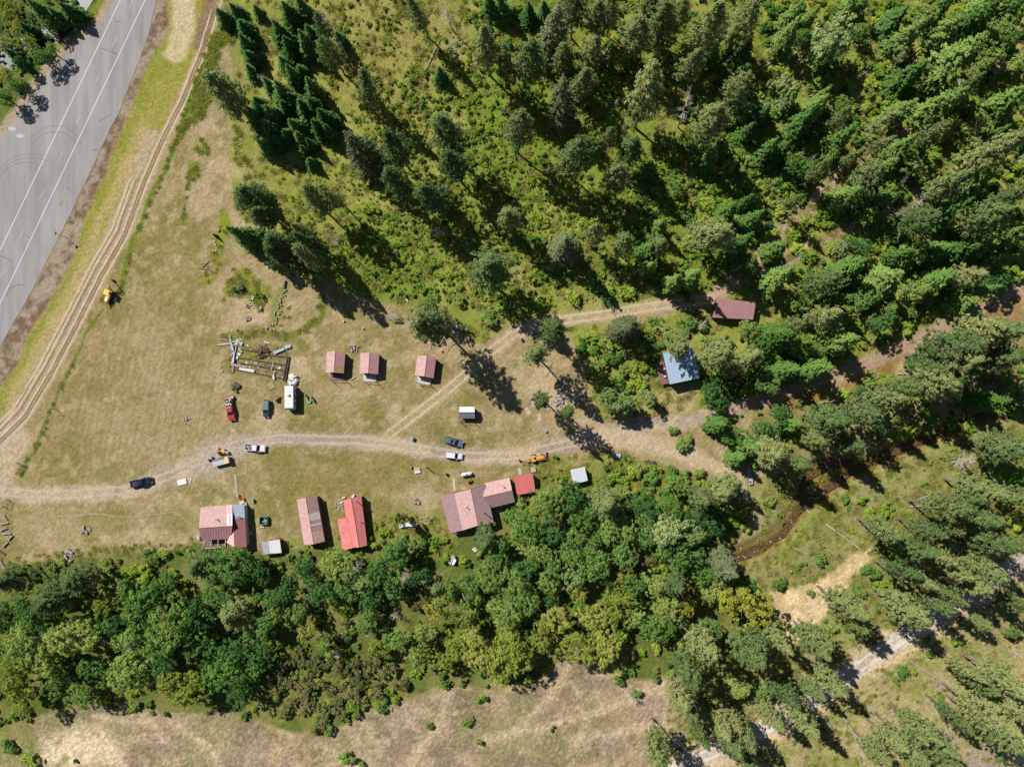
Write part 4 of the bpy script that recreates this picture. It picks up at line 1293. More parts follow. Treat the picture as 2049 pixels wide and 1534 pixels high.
for (place, adj, noun), items in buckets.items():
    items.sort(key=lambda q: q[0])
    n = len(items)
    for i, (x, y, k, j, loc, sxy, sz, rz, nm_) in enumerate(items):
        if n == 1:
            lb = '%s %s %s' % (adj, noun, place)
        elif n == 2:
            lb = '%s of two %s %ss %s' % (('left', 'right')[i], adj, noun, place)
        elif i == 0:
            lb = 'leftmost %s %s %s' % (adj, noun, place)
        elif i == n - 1:
            lb = 'rightmost %s %s %s' % (adj, noun, place)
        else:
            lb = '%s %s %s from the left %s' % (ORD[min(i + 1, 20)], adj, noun, place)
        root = empty(nm_, loc, lb, 'shrub' if nm_ == 'shrub' else 'tree', '%s %ss' % (adj, noun), rz)
        if nm_ != 'shrub':
            root.rotation_euler = (.05 * math.sin(x * 3.1), .05 * math.cos(y * 2.3), rz)
        for pn, me in (('trunk', TRUNKS[k][j]), ('crown', CROWNS[k][j])):
            o = bpy.data.objects.new(pn, me)
            COL.objects.link(o)
            o.parent = root
            if pn == 'crown':
                ax = 1 + .16 * math.sin(x * 1.7 + y)
                o.scale = (sxy * ax, sxy / ax, sz)
            else:
                o.scale = (sxy, sxy, sz) if pn == 'crown' else (.5 * sxy + .5 * sz, .5 * sxy + .5 * sz, sz)
            if pn == 'crown':
                SRC.setdefault((k, j), o)

# bare grey dead trees: base pixel, top pixel
DEADS = [((905, 60), (890, 8), 2.6, 'grey bare dead tree at the top edge of the tan clearing'), ((918, 120), (902, 78), 1.8, 'shorter grey dead tree below the one at the top edge'), ((1357, 255), (1384, 180), 2.6, 'white many branched dead tree in the upper woods'),
         ((1780, 442), (1850, 395), 2.2, 'white leaning snag by the skid road'), ((1665, 520), (1700, 485), 1.6, 'small pale snag right of the maroon roofed shed'), ((1550, 545), (1605, 510), 1.8, 'pale dead trunk leaning over the bare ground above the maroon shed'),
         ((700, 118), (640, 20), 2.4, 'grey dead tree in the top left of the woods'), ((550, 178), (516, 150), 1.6, 'grey snag on the left edge of the dark grove'), ((895, 470), (870, 455), 2.2, 'pinkish grey dead tree in the bright meadow'),
         ((1905, 925), (1945, 915), 3.4, 'wide grey dead tree right of the creek meadow'), ((1915, 965), (1955, 975), 2.6, 'rusty grey dead tree beside the right hand pines'), ((1820, 1120), (1850, 1135), 2.6, 'grey dead tree in the lower right pine stand'), ((1800, 1150), (1828, 1165), 2.4, 'lower of two grey dead trees in the lower right stand'),
         ((1690, 1235), (1712, 1250), 2.0, 'dead branch tangle beside the sand bank'), ((1560, 760), (1600, 745), 1.6, 'white snag among the bushes right of the blue roofed cabin'), ((1880, 775), (1915, 770), 2.0, 'pale dead tree between the trail and the shaded creek'),
         ((677, 1300), (672, 1312), 2.0, 'round grey dead bush left in the olive thicket'), ((742, 1255), (736, 1266), 2.0, 'grey dead bush in the middle of the south belt'), ((870, 1258), (864, 1272), 2.0, 'whitish dead bush right of the middle belt'), ((795, 1222), (790, 1234), 1.7, 'grey dead bush below the white curved sheet'),
         ((726, 1120), (708, 1138), 2.4, 'grey bare branches just below the bright red house'), ((455, 1190), (440, 1204), 2.0, 'grey dead branches in the belt below the leftmost house'), ((824, 1140), (808, 1160), 2.2, 'white barked dead tree left of the collapsed shed'), ((1095, 1085), (1090, 1096), 1.4, 'small grey dead top behind the largest house'),
         ((1040, 1310), (1030, 1326), 2.4, 'pale dead branches over the yellow trees by the hillside'), ((1195, 1290), (1190, 1306), 2.0, 'pale dead branches among the yellow trees right of centre'), ((1260, 1390), (1268, 1402), 2.2, 'grey dead brush lying on the dry hillside'), ((1355, 1480), (1350, 1490), 2.0, 'bare branch heap by the bottom gravel road'), ((120, 1158), (95, 1172), 2.2, 'grey dead top in the left dark pines'), ((1395, 660), (1412, 640), 1.4, 'thin dead trunk between the blue roofed cabin and the maroon shed'), ((690, 500), (655, 465), 1.8, 'grey thin snag above the stone row'), ((1240, 650), (1215, 600), 1.2, 'thin red barked dead stem crossing the upper track'), ((860, 1150), (850, 1164), 1.6, 'pale dead top below the long grass')]
for i, (b, t, r_, lb) in enumerate(DEADS):
    p = P(*b)
    L0 = math.hypot(b[0] - 1060, b[1] - 805)
    L1 = math.hypot(t[0] - 1060, t[1] - 805)
    h = max(3.5, min(20, CAM_H * (L1 - L0) / max(L1, 1)))
    o = bpy.data.objects.new('dead_tree', DEAD[i % 4])
    COL.objects.link(o)
    o.location = p
    # lean so that the top stands over the pixel seen in the photograph
    q = PZ(t[0], t[1], p.z + h) - p
    q = Vector((max(-6, min(6, q.x)), max(-6, min(6, q.y)), h))
    o.rotation_euler = q.to_track_quat('Z', 'Y').to_euler()
    o.scale = (r_ / 3, r_ / 3, h / 16)
    tag(o, lb, 'tree', 'bare dead trees')

# thin bare stems standing among the living trees
for (poly, n, hh, lb, grp) in (([(1480, 60), (2030, 20), (2030, 420), (1750, 480), (1560, 500), (1480, 330)], 30, (8, 15), 'thin pale bare stem leaning among the right hand woods', 'thin bare stems of the right hand woods'),
                               ([(1560, 1340), (1700, 1420), (1960, 1300), (2040, 1330), (2000, 1500), (1700, 1520)], 16, (4, 9), 'thin grey bare stem standing on the lower right slope', 'thin bare stems of the lower right slope'),
                               ([(1000, 20), (1480, 20), (1450, 330), (1150, 300)], 12, (8, 14), 'thin grey bare stem in the upper centre woods', 'thin bare stems of the upper centre woods')):
    gg = random.Random(n)
    c = 0
    while c < n:
        x, y = gg.uniform(min(p[0] for p in poly), max(p[0] for p in poly)), gg.uniform(min(p[1] for p in poly), max(p[1] for p in poly))
        if not inpoly(np.array([x]), np.array([y]), poly)[0] or float(seg_dist(x, y, GR)) < 24:
            continue
        c += 1
        o = bpy.data.objects.new('bare_stem', DEAD[c % 4])
        COL.objects.link(o)
        o.location = P(x, y)
        o.rotation_euler = (gg.uniform(-.22, .22), gg.uniform(-.05, .3), gg.uniform(0, 6.28))
        s_ = gg.uniform(.25, .5)
        o.scale = (s_, s_, gg.uniform(*hh) / 16)
        tag(o, lb, 'tree', grp)

# fallen logs and bare trunks on the ground
LOGS = [((1613, 1020), (1722, 1099), .22, 'long grey fallen log across the creek meadow'), ((1587, 1095), (1642, 1121), .15, 'shorter grey log below the long one in the creek meadow'), ((1820, 1013), (1868, 1013), .2, 'pale log lying level right of the creek meadow'), ((1835, 1000), (1862, 990), .14, 'thin pale log just above the level log'),
        ((1820, 1322), (1898, 1372), .11, 'long thin white pole lying below the gravel road'), ((1908, 1333), (1920, 1343), .24, 'short stub log topmost of the lower right logs'), ((1914, 1354), (1965, 1393), .24, 'long pale log in the lower right pines'), ((1918, 1351), (1950, 1371), .2, 'pale log lying tight beside the long one in the lower right'), ((1851, 1398), (1892, 1428), .22, 'pale log pointing at the bottom right pines'), ((1911, 1388), (1930, 1394), .24, 'short log between the lower right logs'), ((1979, 1326), (2006, 1340), .24, 'pale log above the rightmost lower pines'), ((1975, 1345), (1992, 1355), .2, 'small log under the rightmost lower log'), ((2029, 1304), (2048, 1318), .26, 'log at the right edge below the gravel road'),
        ((1605, 1345), (1640, 1385), .14, 'thin dead trunk by the gravel road gap'), ((1685, 1430), (1715, 1480), .16, 'grey trunk leaning on the slope below the gravel road'), ((1735, 1425), (1778, 1455), .15, 'grey log in the brush left of the bottom right stand'), ((1712, 1500), (1724, 1534), .12, 'thin pale pole at the bottom edge'), ((1870, 1365), (1890, 1380), .1, 'thin branch log beside the white pole'),
        ((1753, 51), (1774, 26), .2, 'grey log near the top right edge'), ((1815, 66), (1850, 37), .15, 'thin log right of the grey log at top right'), ((1797, 132), (1852, 88), .2, 'pale log in the yellow brush at top right'), ((1827, 142), (1836, 114), .15, 'short log crossing below the pale log at top right'), ((1834, 136), (1872, 114), .17, 'curved looking log under the pale log at top right'), ((1556, 136), (1594, 111), .17, 'log left of the big pale tree'), ((1593, 126), (1632, 84), .2, 'long log under the big pale tree'), ((1562, 140), (1605, 118), .13, 'thin log beside the long log under the pale tree'), ((1560, 143), (1580, 118), .15, 'steep short log by the pale tree logs'), ((1514, 146), (1543, 125), .2, 'dark log left of the fallen trunk cluster'), ((1436, 116), (1465, 97), .22, 'thick log below the top edge pines'), ((1525, 328), (1607, 278), .14, 'long thin log in the deep shade of the right woods'), ((1545, 281), (1580, 240), .16, 'grey log with branches in the right woods'), ((1475, 132), (1500, 97), .13, 'thin leaning trunk in the top right woods'), ((1404, 328), (1422, 322), .2, 'short pale log in the shaded woods'), ((1590, 166), (1622, 148), .12, 'thin white log below the fallen trunk cluster'), ((1615, 194), (1650, 183), .12, 'thin level log above the skid road'), ((1563, 441), (1600, 410), .14, 'thin trunk lying beside the skid road'), ((1660, 350), (1712, 308), .15, 'trunk leaning along the skid road'), ((1797, 318), (1862, 265), .15, 'long bare trunk right of the skid road'), ((1722, 331), (1760, 292), .14, 'bare trunk between the skid road trunks'), ((1972, 220), (2000, 200), .15, 'dark log by the upper right edge'), ((1925, 254), (1955, 232), .13, 'shaded log left of the upper right edge'), ((2012, 76), (2049, 48), .15, 'thin log in the top right corner'), ((1975, 461), (1998, 447), .18, 'pale log near the right edge above the trail'), ((848, 150), (880, 78), .13, 'white thin log in the tan clearing'), ((1240, 95), (1260, 65), .2, 'pale broken log at the top centre right'), ((1205, 115), (1225, 85), .17, 'white split log among the top pines'), ((1135, 33), (1180, 34), .14, 'level brown log at the top centre edge'), ((1795, 748), (1850, 748), .17, 'white log lying level below the trail'), ((1822, 760), (1858, 757), .14, 'lower of the two level white logs below the trail'), ((1640, 806), (1700, 800), .14, 'grey log at the left of the trail brush'), ((1750, 1103), (1772, 1118), .15, 'short log at the meadow corner'), ((2025, 1065), (2049, 1072), .2, 'grey log at the right edge of the pine stand'), ((2005, 1088), (2035, 1112), .18, 'dark log in the path at the right edge')]
for a, b, r_, lb in LOGS:
    p, q = P(*a, .25), P(*b, .25)
    mid = (p + q) / 2
    mb = MB()
    pts = [p - mid, (p - mid).lerp(q - mid, .5) + Vector((.05, .08, .04)), q - mid]
    mb.path(pts, [r_, r_ * .85, r_ * .6], 8)
    gg = random.Random(int(a[0]))
    for i in range(5):
        t = gg.uniform(.2, .95)
        c = (p - mid).lerp(q - mid, t)
        mb.path([c, c + Vector((gg.uniform(-.7, .7), gg.uniform(-.7, .7), gg.uniform(.1, .4)))], [.05, .02], 4)
    single('fallen_log', mb, DEADW, mid, lb, 'log', 'fallen logs')

# ---------------------------------------------- undergrowth, long grass and dry tufts (uncountable)
def tuft_mesh(name, r, h, n, seed, m):
    rng = np.random.default_rng(seed)
    b = rng.normal(0, r * .45, (n, 2))
    a = rng.uniform(0, 6.28, n)
    w = rng.uniform(.04, .09, n)
    tip = b + rng.normal(0, r * .85, (n, 2))
    hh = h * rng.uniform(.25, .8, n)
    d = np.stack([np.cos(a), np.sin(a)], 1) * w[:, None]
    Q = np.zeros((n, 4, 3))
    Q[:, 0, :2] = b - d
    Q[:, 1, :2] = b + d
    Q[:, 2, :2] = tip + d * .4
    Q[:, 3, :2] = tip - d * .4
    Q[:, 2:, 2] = hh[:, None]
    me = mesh_np(name, Q.reshape(-1, 3), np.arange(4 * n).reshape(-1, 4))
    me.materials.append(m)
    return me


TUFT = {'dry': leaf_mat('grass_dry', S(166, 144, 112), S(200, 178, 142), S(226, 204, 166), .3), 'green': leaf_mat('grass_green', S(132, 150, 56), S(170, 178, 76), S(196, 194, 100), .4), 'olive': leaf_mat('grass_olive', S(148, 142, 76), S(180, 170, 98), S(206, 192, 124), .35)}


def scatter(name, label, cat, pts, scl, rot, ids, sources):
    """one object: points with instances of plants that stand in the scene"""
    me = bpy.data.meshes.new(name)
    me.vertices.add(len(pts))
    me.vertices.foreach_set('co', np.asarray(pts, np.float32).ravel())
    for an, tp, dat in (('scl', 'FLOAT', np.asarray(scl, np.float32)), ('rot', 'FLOAT', np.asarray(rot, np.float32)), ('pick', 'INT', np.asarray(ids, np.int32))):
        at_ = me.attributes.new(an, tp, 'POINT')
        at_.data.foreach_set('value', dat)
    o = bpy.data.objects.new(name, me)
    COL.objects.link(o)
    tag(o, label, cat, None, 'stuff')
    ng = bpy.data.node_groups.new(name, 'GeometryNodeTree')
    ng.interface.new_socket('Geometry', in_out='INPUT', socket_type='NodeSocketGeometry')
    ng.interface.new_socket('Geometry', in_out='OUTPUT', socket_type='NodeSocketGeometry')
    N, L = ng.nodes, ng.links
    gi, go = N.new('NodeGroupInput'), N.new('NodeGroupOutput')

    def attr(nm, tp):
        a = N.new('GeometryNodeInputNamedAttribute')
        a.data_type = tp
        a.inputs['Name'].default_value = nm
        return a.outputs['Attribute']
    sc_, ro, pk = attr('scl', 'FLOAT'), attr('rot', 'FLOAT'), attr('pick', 'INT')
    cx = N.new('ShaderNodeCombineXYZ')
    L.new(ro, cx.inputs[2])
    er = N.new('FunctionNodeEulerToRotation')
    L.new(cx.outputs[0], er.inputs[0])
    jn = N.new('GeometryNodeJoinGeometry')
    for i, so in enumerate(sources):
        cp = N.new('FunctionNodeCompare')
        cp.data_type = 'INT'
        cp.operation = 'EQUAL'
        ii = [s for s in cp.inputs if s.type == 'INT']
        L.new(pk, ii[0])
        ii[1].default_value = i
        oi = N.new('GeometryNodeObjectInfo')
        oi.inputs['Object'].default_value = so
        oi.inputs['As Instance'].default_value = True
        oi.transform_space = 'ORIGINAL'
        ip = N.new('GeometryNodeInstanceOnPoints')
        L.new(gi.outputs[0], ip.inputs['Points'])
        L.new(cp.outputs[0], ip.inputs['Selection'])
        L.new(oi.outputs['Geometry'], ip.inputs['Instance'])
        L.new(er.outputs[0], ip.inputs['Rotation'])
        L.new(sc_, ip.inputs['Scale'])
        L.new(ip.outputs[0], jn.inputs[0])
    L.new(jn.outputs[0], go.inputs[0])
    md_ = o.modifiers.new('scatter', 'NODES')
    md_.node_group = ng
    return o


def spread(poly, dens, seed, clear=True, thin=None):
    """world points inside a photo polygon, dens per square metre"""
    rng = np.random.default_rng(seed)
    xs = [p[0] for p in poly]
    ys = [p[1] for p in poly]
    a, b = PZ(min(xs), max(ys), 0), PZ(max(xs), min(ys), 0)
    n = int((b.x - a.x) * (b.y - a.y) * dens * 1.1)
    x, y = rng.uniform(a.x - 5, b.x + 5, n), rng.uniform(a.y - 5, b.y + 5, n)
    z = ground(x, y)
    u, v = to_px(x, y, z)
    k = inpoly(u, v, poly)
    if clear:
        k &= (seg_dist(u, v, DRIVE) > 19) & (seg_dist(u, v, UPT) > 17) & (seg_dist(u, v, TURN) > 26) & (np.minimum(seg_dist(u, v, CREEK), seg_dist(u, v, CREEK2)) > 10)
        for cx, cy, r_ in ROOFS:
            k &= np.hypot(u - cx, v - cy) > r_ - 6
    if thin is not None:
        k &= thin(u, v, x, y, rng)
    return np.stack([x, y, z], 1)[k]


def gaps(lo, s, k0):
    return lambda u, v, x, y, rng: fbm(x, y, s, k0, 3) > lo + rng.uniform(-.12, .12, len(x))


def bare(u, v):
    """keep brush off the bare skid roads"""
    d = seg_dist(u, v, [(1490, 530), (1529, 491), (1597, 440), (1641, 390), (1682, 346), (1739, 305), (1851, 254), (1895, 203), (1929, 166), (1980, 146), (2049, 100)])
    d2 = seg_dist(u, v, [(1560, 520), (1648, 481), (1698, 454), (1740, 430), (1830, 390)])
    return np.minimum(d, d2) > 17


def near_line(pts, w):
    return lambda u, v, x, y, rng: seg_dist(u, v, pts) < w * rng.uniform(.4, 1, len(x))


srcs = [SRC[k] for k in SRC if k[0] in 'heo'][:12]
hid = [i for i, k in enumerate([k for k in SRC if k[0] in 'heo'][:12]) if k[0] == 'h']
eid = [i for i, k in enumerate([k for k in SRC if k[0] in 'heo'][:12]) if k[0] != 'h']


def pick(n, ph, seed):
    r = np.random.default_rng(seed)
    return np.where(r.random(n) < ph, r.choice(hid, n), r.choice(eid, n))


def brush(name, label, zones):
    A, B_, Cc, D_ = [], [], [], []
    for j, (poly, dens, s0, s1, ph, thin) in enumerate(zones):
        p = spread(poly, dens, 300 + j + len(name), True, thin)
        r = np.random.default_rng(500 + j)
        A.append(p)
        B_.append(r.uniform(s0, s1, len(p)))
        Cc.append(r.uniform(0, 6.28, len(p)))
        D_.append(pick(len(p), ph, 700 + j))
    return scatter(name, label, 'brush', np.concatenate(A), np.concatenate(B_), np.concatenate(Cc), np.concatenate(D_), srcs)


both = lambda u, v, x, y, rng: bare(u, v) & (fbm(x, y, 14, 7, 3) > .40 + rng.uniform(-.12, .12, len(x)))
brush('upper_undergrowth', 'bright green undergrowth covering the upper forest floor', [
    ([(860, 60), (1000, 140), (1100, 330), (1300, 420), (1420, 570), (1230, 600), (1080, 620), (1010, 640), (960, 670), (880, 600), (760, 590), (680, 560), (560, 500), (700, 470), (740, 420), (900, 440), (870, 300), (840, 200), (900, 150)], .32, .18, .62, .85, gaps(.38, 11, 3)),
    ([(690, 230), (830, 130), (900, 160), (1060, 250), (1240, 400), (1380, 560), (1180, 600), (980, 480), (860, 400), (760, 340)], .34, .2, .62, .88, gaps(.34, 12, 5)),
    ([(900, -60), (2100, -60), (2100, 560), (1880, 640), (1700, 715), (1500, 790), (1420, 770), (1520, 640), (1430, 560), (1250, 400), (1080, 220), (960, 120)], .24, .3, .9, .6, both),
    ([(1130, 650), (1290, 640), (1430, 640), (1520, 660), (1560, 760), (1420, 810), (1400, 790), (1320, 690), (1310, 780), (1200, 800)], .18, .3, .9, .55, gaps(.36, 10, 9)),
    ([(560, -60), (860, -60), (900, 100), (830, 140), (690, 230), (640, 150)], .34, .15, .5, .9, gaps(.36, 9, 12)),
    ([(560, 330), (690, 230), (760, 340), (860, 400), (980, 480), (1000, 640), (880, 600), (680, 570), (560, 500)], .30, .1, .36, .92, gaps(.36, 8, 13)),
    ([(-60, -60), (200, -60), (150, 40), (90, 110), (40, 190), (-60, 260)], .15, .4, .9, .4, None),
    ([(690, 230), (830, 130), (900, 60), (1000, 140), (1100, 300), (1300, 420), (1420, 570), (1230, 600), (1080, 620), (1010, 640), (880, 600), (680, 565), (560, 500), (620, 330)], .75, .07, .26, .96, gaps(.30, 7, 31)),
    ([(560, -60), (900, -60), (880, 100), (830, 140), (690, 230), (640, 150)], .4, .05, .2, .96, gaps(.42, 7, 33)),
    ([(1000, 120), (1500, -40), (2100, -40), (2100, 540), (1700, 700), (1450, 560), (1250, 420), (1100, 300)], .35, .1, .35, .9, both)])
brush('south_undergrowth', 'shadowy undergrowth filling the south tree belt and creek side', [
    (F2, .16, .3, .95, .5, gaps(.36, 10, 15)),
    ([(1420, 830), (1560, 800), (1760, 740), (2100, 600), (2100, 830), (1850, 880), (1650, 880), (1500, 940)], .14, .3, .9, .5, gaps(.4, 9, 18)),
    ([(1480, 970), (1640, 1060), (1760, 1000), (1900, 890), (2100, 860), (2100, 1130), (1900, 1200), (1700, 1290), (1560, 1430), (1380, 1500), (1340, 1360), (1560, 1290), (1560, 1160)], .16, .08, .45, .6, lambda u, v, x, y, rng: (poly_sd(u, v, SAND) < -4) & (seg_dist(u, v, GR) > 26) & (fbm(x, y, 8, 21, 3) > .46)),
    ([(1500, 1510), (1700, 1390), (1850, 1290), (2100, 1160), (2100, 1600), (1400, 1600)], .09, .08, .4, .6, lambda u, v, x, y, rng: (seg_dist(u, v, GR) > 30) & (fbm(x, y, 8, 23, 3) > .48)),
    ([(740, 1040), (830, 1010), (900, 1075), (960, 1080), (900, 1130), (760, 1100)], .22, .15, .5, .8, gaps(.42, 6, 26)),
    ([(1090, 930), (1250, 905), (1330, 935), (1400, 1000), (1100, 1020), (1080, 985)], .2, .2, .55, .7, gaps(.4, 6, 27)),
    ([(560, 1088), (600, 1085), (660, 1090), (700, 1098), (680, 1110), (560, 1115)], .3, .15, .4, .8, None)])

# a grass clump of each kind stands in the scene; the rest of the sward repeats them
TS = []
for i, (kk, px, lb) in enumerate((('green', (410, 290), 'round clump of long grass left standing on the upper lawn'), ('green', (386, 342), 'upper end of the narrow long grass patch on the upper lawn'), ('olive', (447, 600), 'olive grass clump at the edge of the rubbish patch'), ('olive', (370, 430), 'thin olive grass clump at the tip of the narrow patch'), ('dry', (640, 1500), 'dry grass clump below the olive thicket'), ('dry', (1130, 1450), 'dry grass clump in the middle of the dry hillside'))):
    me = tuft_mesh('grass_clump', .55, .5 if kk != 'dry' else .35, 85, 40 + i, TUFT[kk])
    o = bpy.data.objects.new('grass_clump', me)
    COL.objects.link(o)
    o.location = P(*px)
    tag(o, lb, 'grass')
    TS.append(o)
A, B_, D_ = [], [], []
ring = lambda u, v, x, y, rng: np.abs(np.hypot(u - 408, v - 295) - 10) < 7
for j, (poly, dens, s0, s1, ids, thin) in enumerate([
    (FR, 1.6, .7, 1.3, (0, 1), None),
    ([(320, 330), (340, 330), (260, 600), (230, 600)], 1.6, .6, 1.1, (0, 1, 2), near_line(FRL, 6)),
    ([(215, 610), (30, 930), (30, 960), (60, 960), (225, 640)], 1.4, .5, 1.0, (0, 2), near_line(FRL2, 4)),
    (VERGE, .0001, .3, .55, (2, 3, 4), None),
    ([(445, 580), (470, 530), (500, 540), (545, 575), (540, 600), (520, 620), (500, 595), (455, 590)], 1.2, .6, 1.3, (0, 1, 2), None),
    ([(560, 570), (655, 595), (650, 640), (600, 690), (440, 680), (440, 660), (550, 660)], 1.0, .5, 1.1, (1, 2, 3), near_line([(645, 600), (640, 630), (615, 655), (585, 670), (520, 668), (450, 670)], 9)),
    ([(555, 660), (580, 560), (590, 560), (575, 660)], .8, .5, .9, (2, 3), None),
    ([(372, 395), (378, 325), (398, 325), (400, 355), (378, 372), (366, 450), (356, 450)], 1.2, .5, 1.0, (0, 2), None),
    ([(385, 270), (430, 270), (430, 320), (385, 320)], 2.2, .7, 1.3, (0, 1), ring),
    ([(400, 575), (435, 440), (452, 425), (462, 450), (430, 560)], .8, .5, .9, (0, 2, 3), None),
    ([(460, 690), (580, 690), (575, 755), (450, 745)], .6, .4, .9, (1, 2, 3), None),
    (F5, .02, .2, .5, (4, 5, 4, 5, 4), None),
    ([(60, 600), (440, 560), (800, 640), (1150, 700), (1230, 860), (1000, 960), (600, 1080), (30, 1100)], .0003, .2, .42, (4, 3, 4, 2), lambda u, v, x, y, rng: seg_dist(u, v, DRIVE) > 18),
    (F3, .35, .6, 1.3, (0, 1, 2, 3), lambda u, v, x, y, rng: (poly_sd(u, v, SAND) < 0) & (seg_dist(u, v, GR) > 22) & (np.minimum(seg_dist(u, v, CREEK), seg_dist(u, v, CREEK2)) > 8)),
    (F4, .28, .5, 1.1, (0, 2, 3, 4), lambda u, v, x, y, rng: seg_dist(u, v, GR) > 26),
    (F1, .16, .7, 1.5, (0, 1, 2, 3), None),
    ([(740, 1020), (900, 1040), (960, 1080), (900, 1120), (740, 1080)], .7, .5, 1.1, (0, 1, 2), None),
    ([(1030, 925), (1250, 905), (1330, 935), (1400, 1000), (1060, 990)], .8, .5, 1.2, (0, 1, 2), None),
    ([(0, 1120), (150, 1100), (400, 1075), (400, 1100), (150, 1130), (0, 1150)], .8, .5, 1.1, (0, 1, 2), None),
    ([(200, 585), (235, 585), (235, 625), (200, 625)], 2.5, .6, 1.2, (0, 1), lambda u, v, x, y, rng: np.hypot(u - 215, v - 605) < 15)]):
    p = spread(poly, dens, 900 + j, j not in (3, 11, 12, 14), thin)
    r = np.random.default_rng(950 + j)
    A.append(p)
    B_.append(r.uniform(s0, s1, len(p)))
    D_.append(r.choice(ids, len(p)))
A, B_, D_ = np.concatenate(A), np.concatenate(B_), np.concatenate(D_)
scatter('long_grass', 'long uncut grass and dry tufts along verges, meadow and hillside', 'grass', A, B_, np.random.default_rng(1).uniform(0, 6.28, len(A)), D_, TS)
print('plants', len(plants), 'grass', len(A))

# ------------------------------------------------------------------ buildings
def center_px(pts):
    return sum(p[0] for p in pts) / len(pts), sum(p[1] for p in pts) / len(pts)


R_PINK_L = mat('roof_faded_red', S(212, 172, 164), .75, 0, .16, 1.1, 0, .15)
R_PINK_SHADE = mat('roof_faded_red_shade', S(192, 140, 140), .75, 0, .15, 1.2, 0, .15)  # same faded red, with shade painted in for slopes turned from the sun
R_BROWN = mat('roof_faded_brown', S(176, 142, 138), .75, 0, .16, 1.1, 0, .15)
R_RED = mat('roof_red', S(228, 138, 130), .75, 0, .14, 1.0, 0, .15)
R_GREY = mat('roof_grey', S(188, 188, 190), .6, 0, .14, 1.2)
R_DGREY = mat('roof_dull_grey', S(140, 140, 144), .7, 0, .15, 1.5)
R_WHITE = mat('roof_white', S(238, 236, 234), .6, 0, .06, 1)
R_TAN = mat('roof_bare_plywood', S(176, 140, 102), .85, 0, .1, 1)
R_TIN = mat('roof_bare_tin', S(206, 190, 178), .6, 0, .18, 1.3)
R_BLUE = mat('roof_blue_grey', S(176, 190, 200), .5, 0, .08, 1)
R_MAROON = mat('roof_maroon', S(180, 132, 130), .75, 0, .1, .6)
W_WOOD = mat('wall_weathered_wood', S(120, 96, 76), .9, 0, .2, 3)
W_WHITE = mat('wall_white_board', S(208, 204, 196), .85, 0, .1, 3)
W_LOG = mat('wall_brown_log', S(110, 78, 58), .9, 0, .2, 3)
W_RED = mat('wall_red_board', S(150, 70, 60), .9, 0, .15, 3)
D_PALE = mat('deck_pale_wood', S(214, 206, 192), .85, 0, .12, 2.5)
D_RED = mat('deck_red_stain', S(150, 112, 112), .85, 0, .12, 2.5)
D_BROWN = mat('deck_brown', S(142, 106, 92), .85, 0, .12, 2.5)
GLASS = mat('dark_window_glass', (.012, .016, .02), .08, 0, .1, 2, 0, .6)
M_DARK = mat('dark_metal', S(50, 48, 48), .6, .3)
M_GALV = mat('galvanised_metal', S(186, 186, 184), .45, .6)
DOORM = mat('door_brown', S(96, 72, 56), .8)


def slope(parent, name, e0, e1, r1, r0, m, rib=.62, th=.07, kind=None):
    """roof slab with standing ribs running from the eave (e0-e1) to the ridge (r0-r1)"""
    e0, e1, r1, r0 = map(Vector, (e0, e1, r1, r0))
    mb = MB().slab([e0, e1, r1, r0], th)
    n = (e1 - e0).cross(r0 - e0).normalized()
    if n.z < 0:
        n = -n
    k = max(1, int((e1 - e0).length / rib))
    ed = (e1 - e0).normalized() * 0.03
    for i in range(k + 1):
        t = (i + .02) / (k + .04)
        a, b = e0.lerp(e1, t), r0.lerp(r1, t)
        mb.add([a - ed, a + ed, b + ed, b - ed, a - ed * .5 + n * .03, a + ed * .5 + n * .03, b + ed * .5 + n * .03, b - ed * .5 + n * .03], [(0, 1, 5, 4), (1, 2, 6, 5), (2, 3, 7, 6), (3, 0, 4, 7), (4, 5, 6, 7)])
    return mb.build(name, m, parent)


def bil(q, s, t):
    return q[0].lerp(q[1], s).lerp(q[3].lerp(q[2], s), t)


def patch(parent, quad, s0, s1, t0, t1, m, name='roof_panel', rib=.62, up=.035):
    """a roof sheet of another colour lying on a slope; quad = e0,e1,r1,r0"""
    q = [Vector(p) for p in quad]
    n = (q[1] - q[0]).cross(q[3] - q[0]).normalized()
    if n.z < 0:
        n = -n
    c = [bil(q, s0, t0) + n * up, bil(q, s1, t0) + n * up, bil(q, s1, t1) + n * up, bil(q, s0, t1) + n * up]
    return slope(parent, name, *c, m, rib, .03)


def opening(parent, a, b, z0, t, w, h, zb, m, name):
    """door or window set in the wall line a-b (seen from outside: thin box proud of the wall)"""
    a = Vector((a.x, a.y, 0))
    b = Vector((b.x, b.y, 0))
    d = (b - a)
    ang = math.atan2(d.y, d.x)
    c = a.lerp(b, t)
    o = MB().box((c.x, c.y, z0 + zb + h / 2), (w + .16, .1, h + .16), ang).build(name, DOORM if name == 'door' else W_WHITE, parent)
    MB().box((c.x, c.y, z0 + zb + h / 2), (w, .14, h), ang).build('pane' if name == 'window' else 'leaf', m, o)
    return o


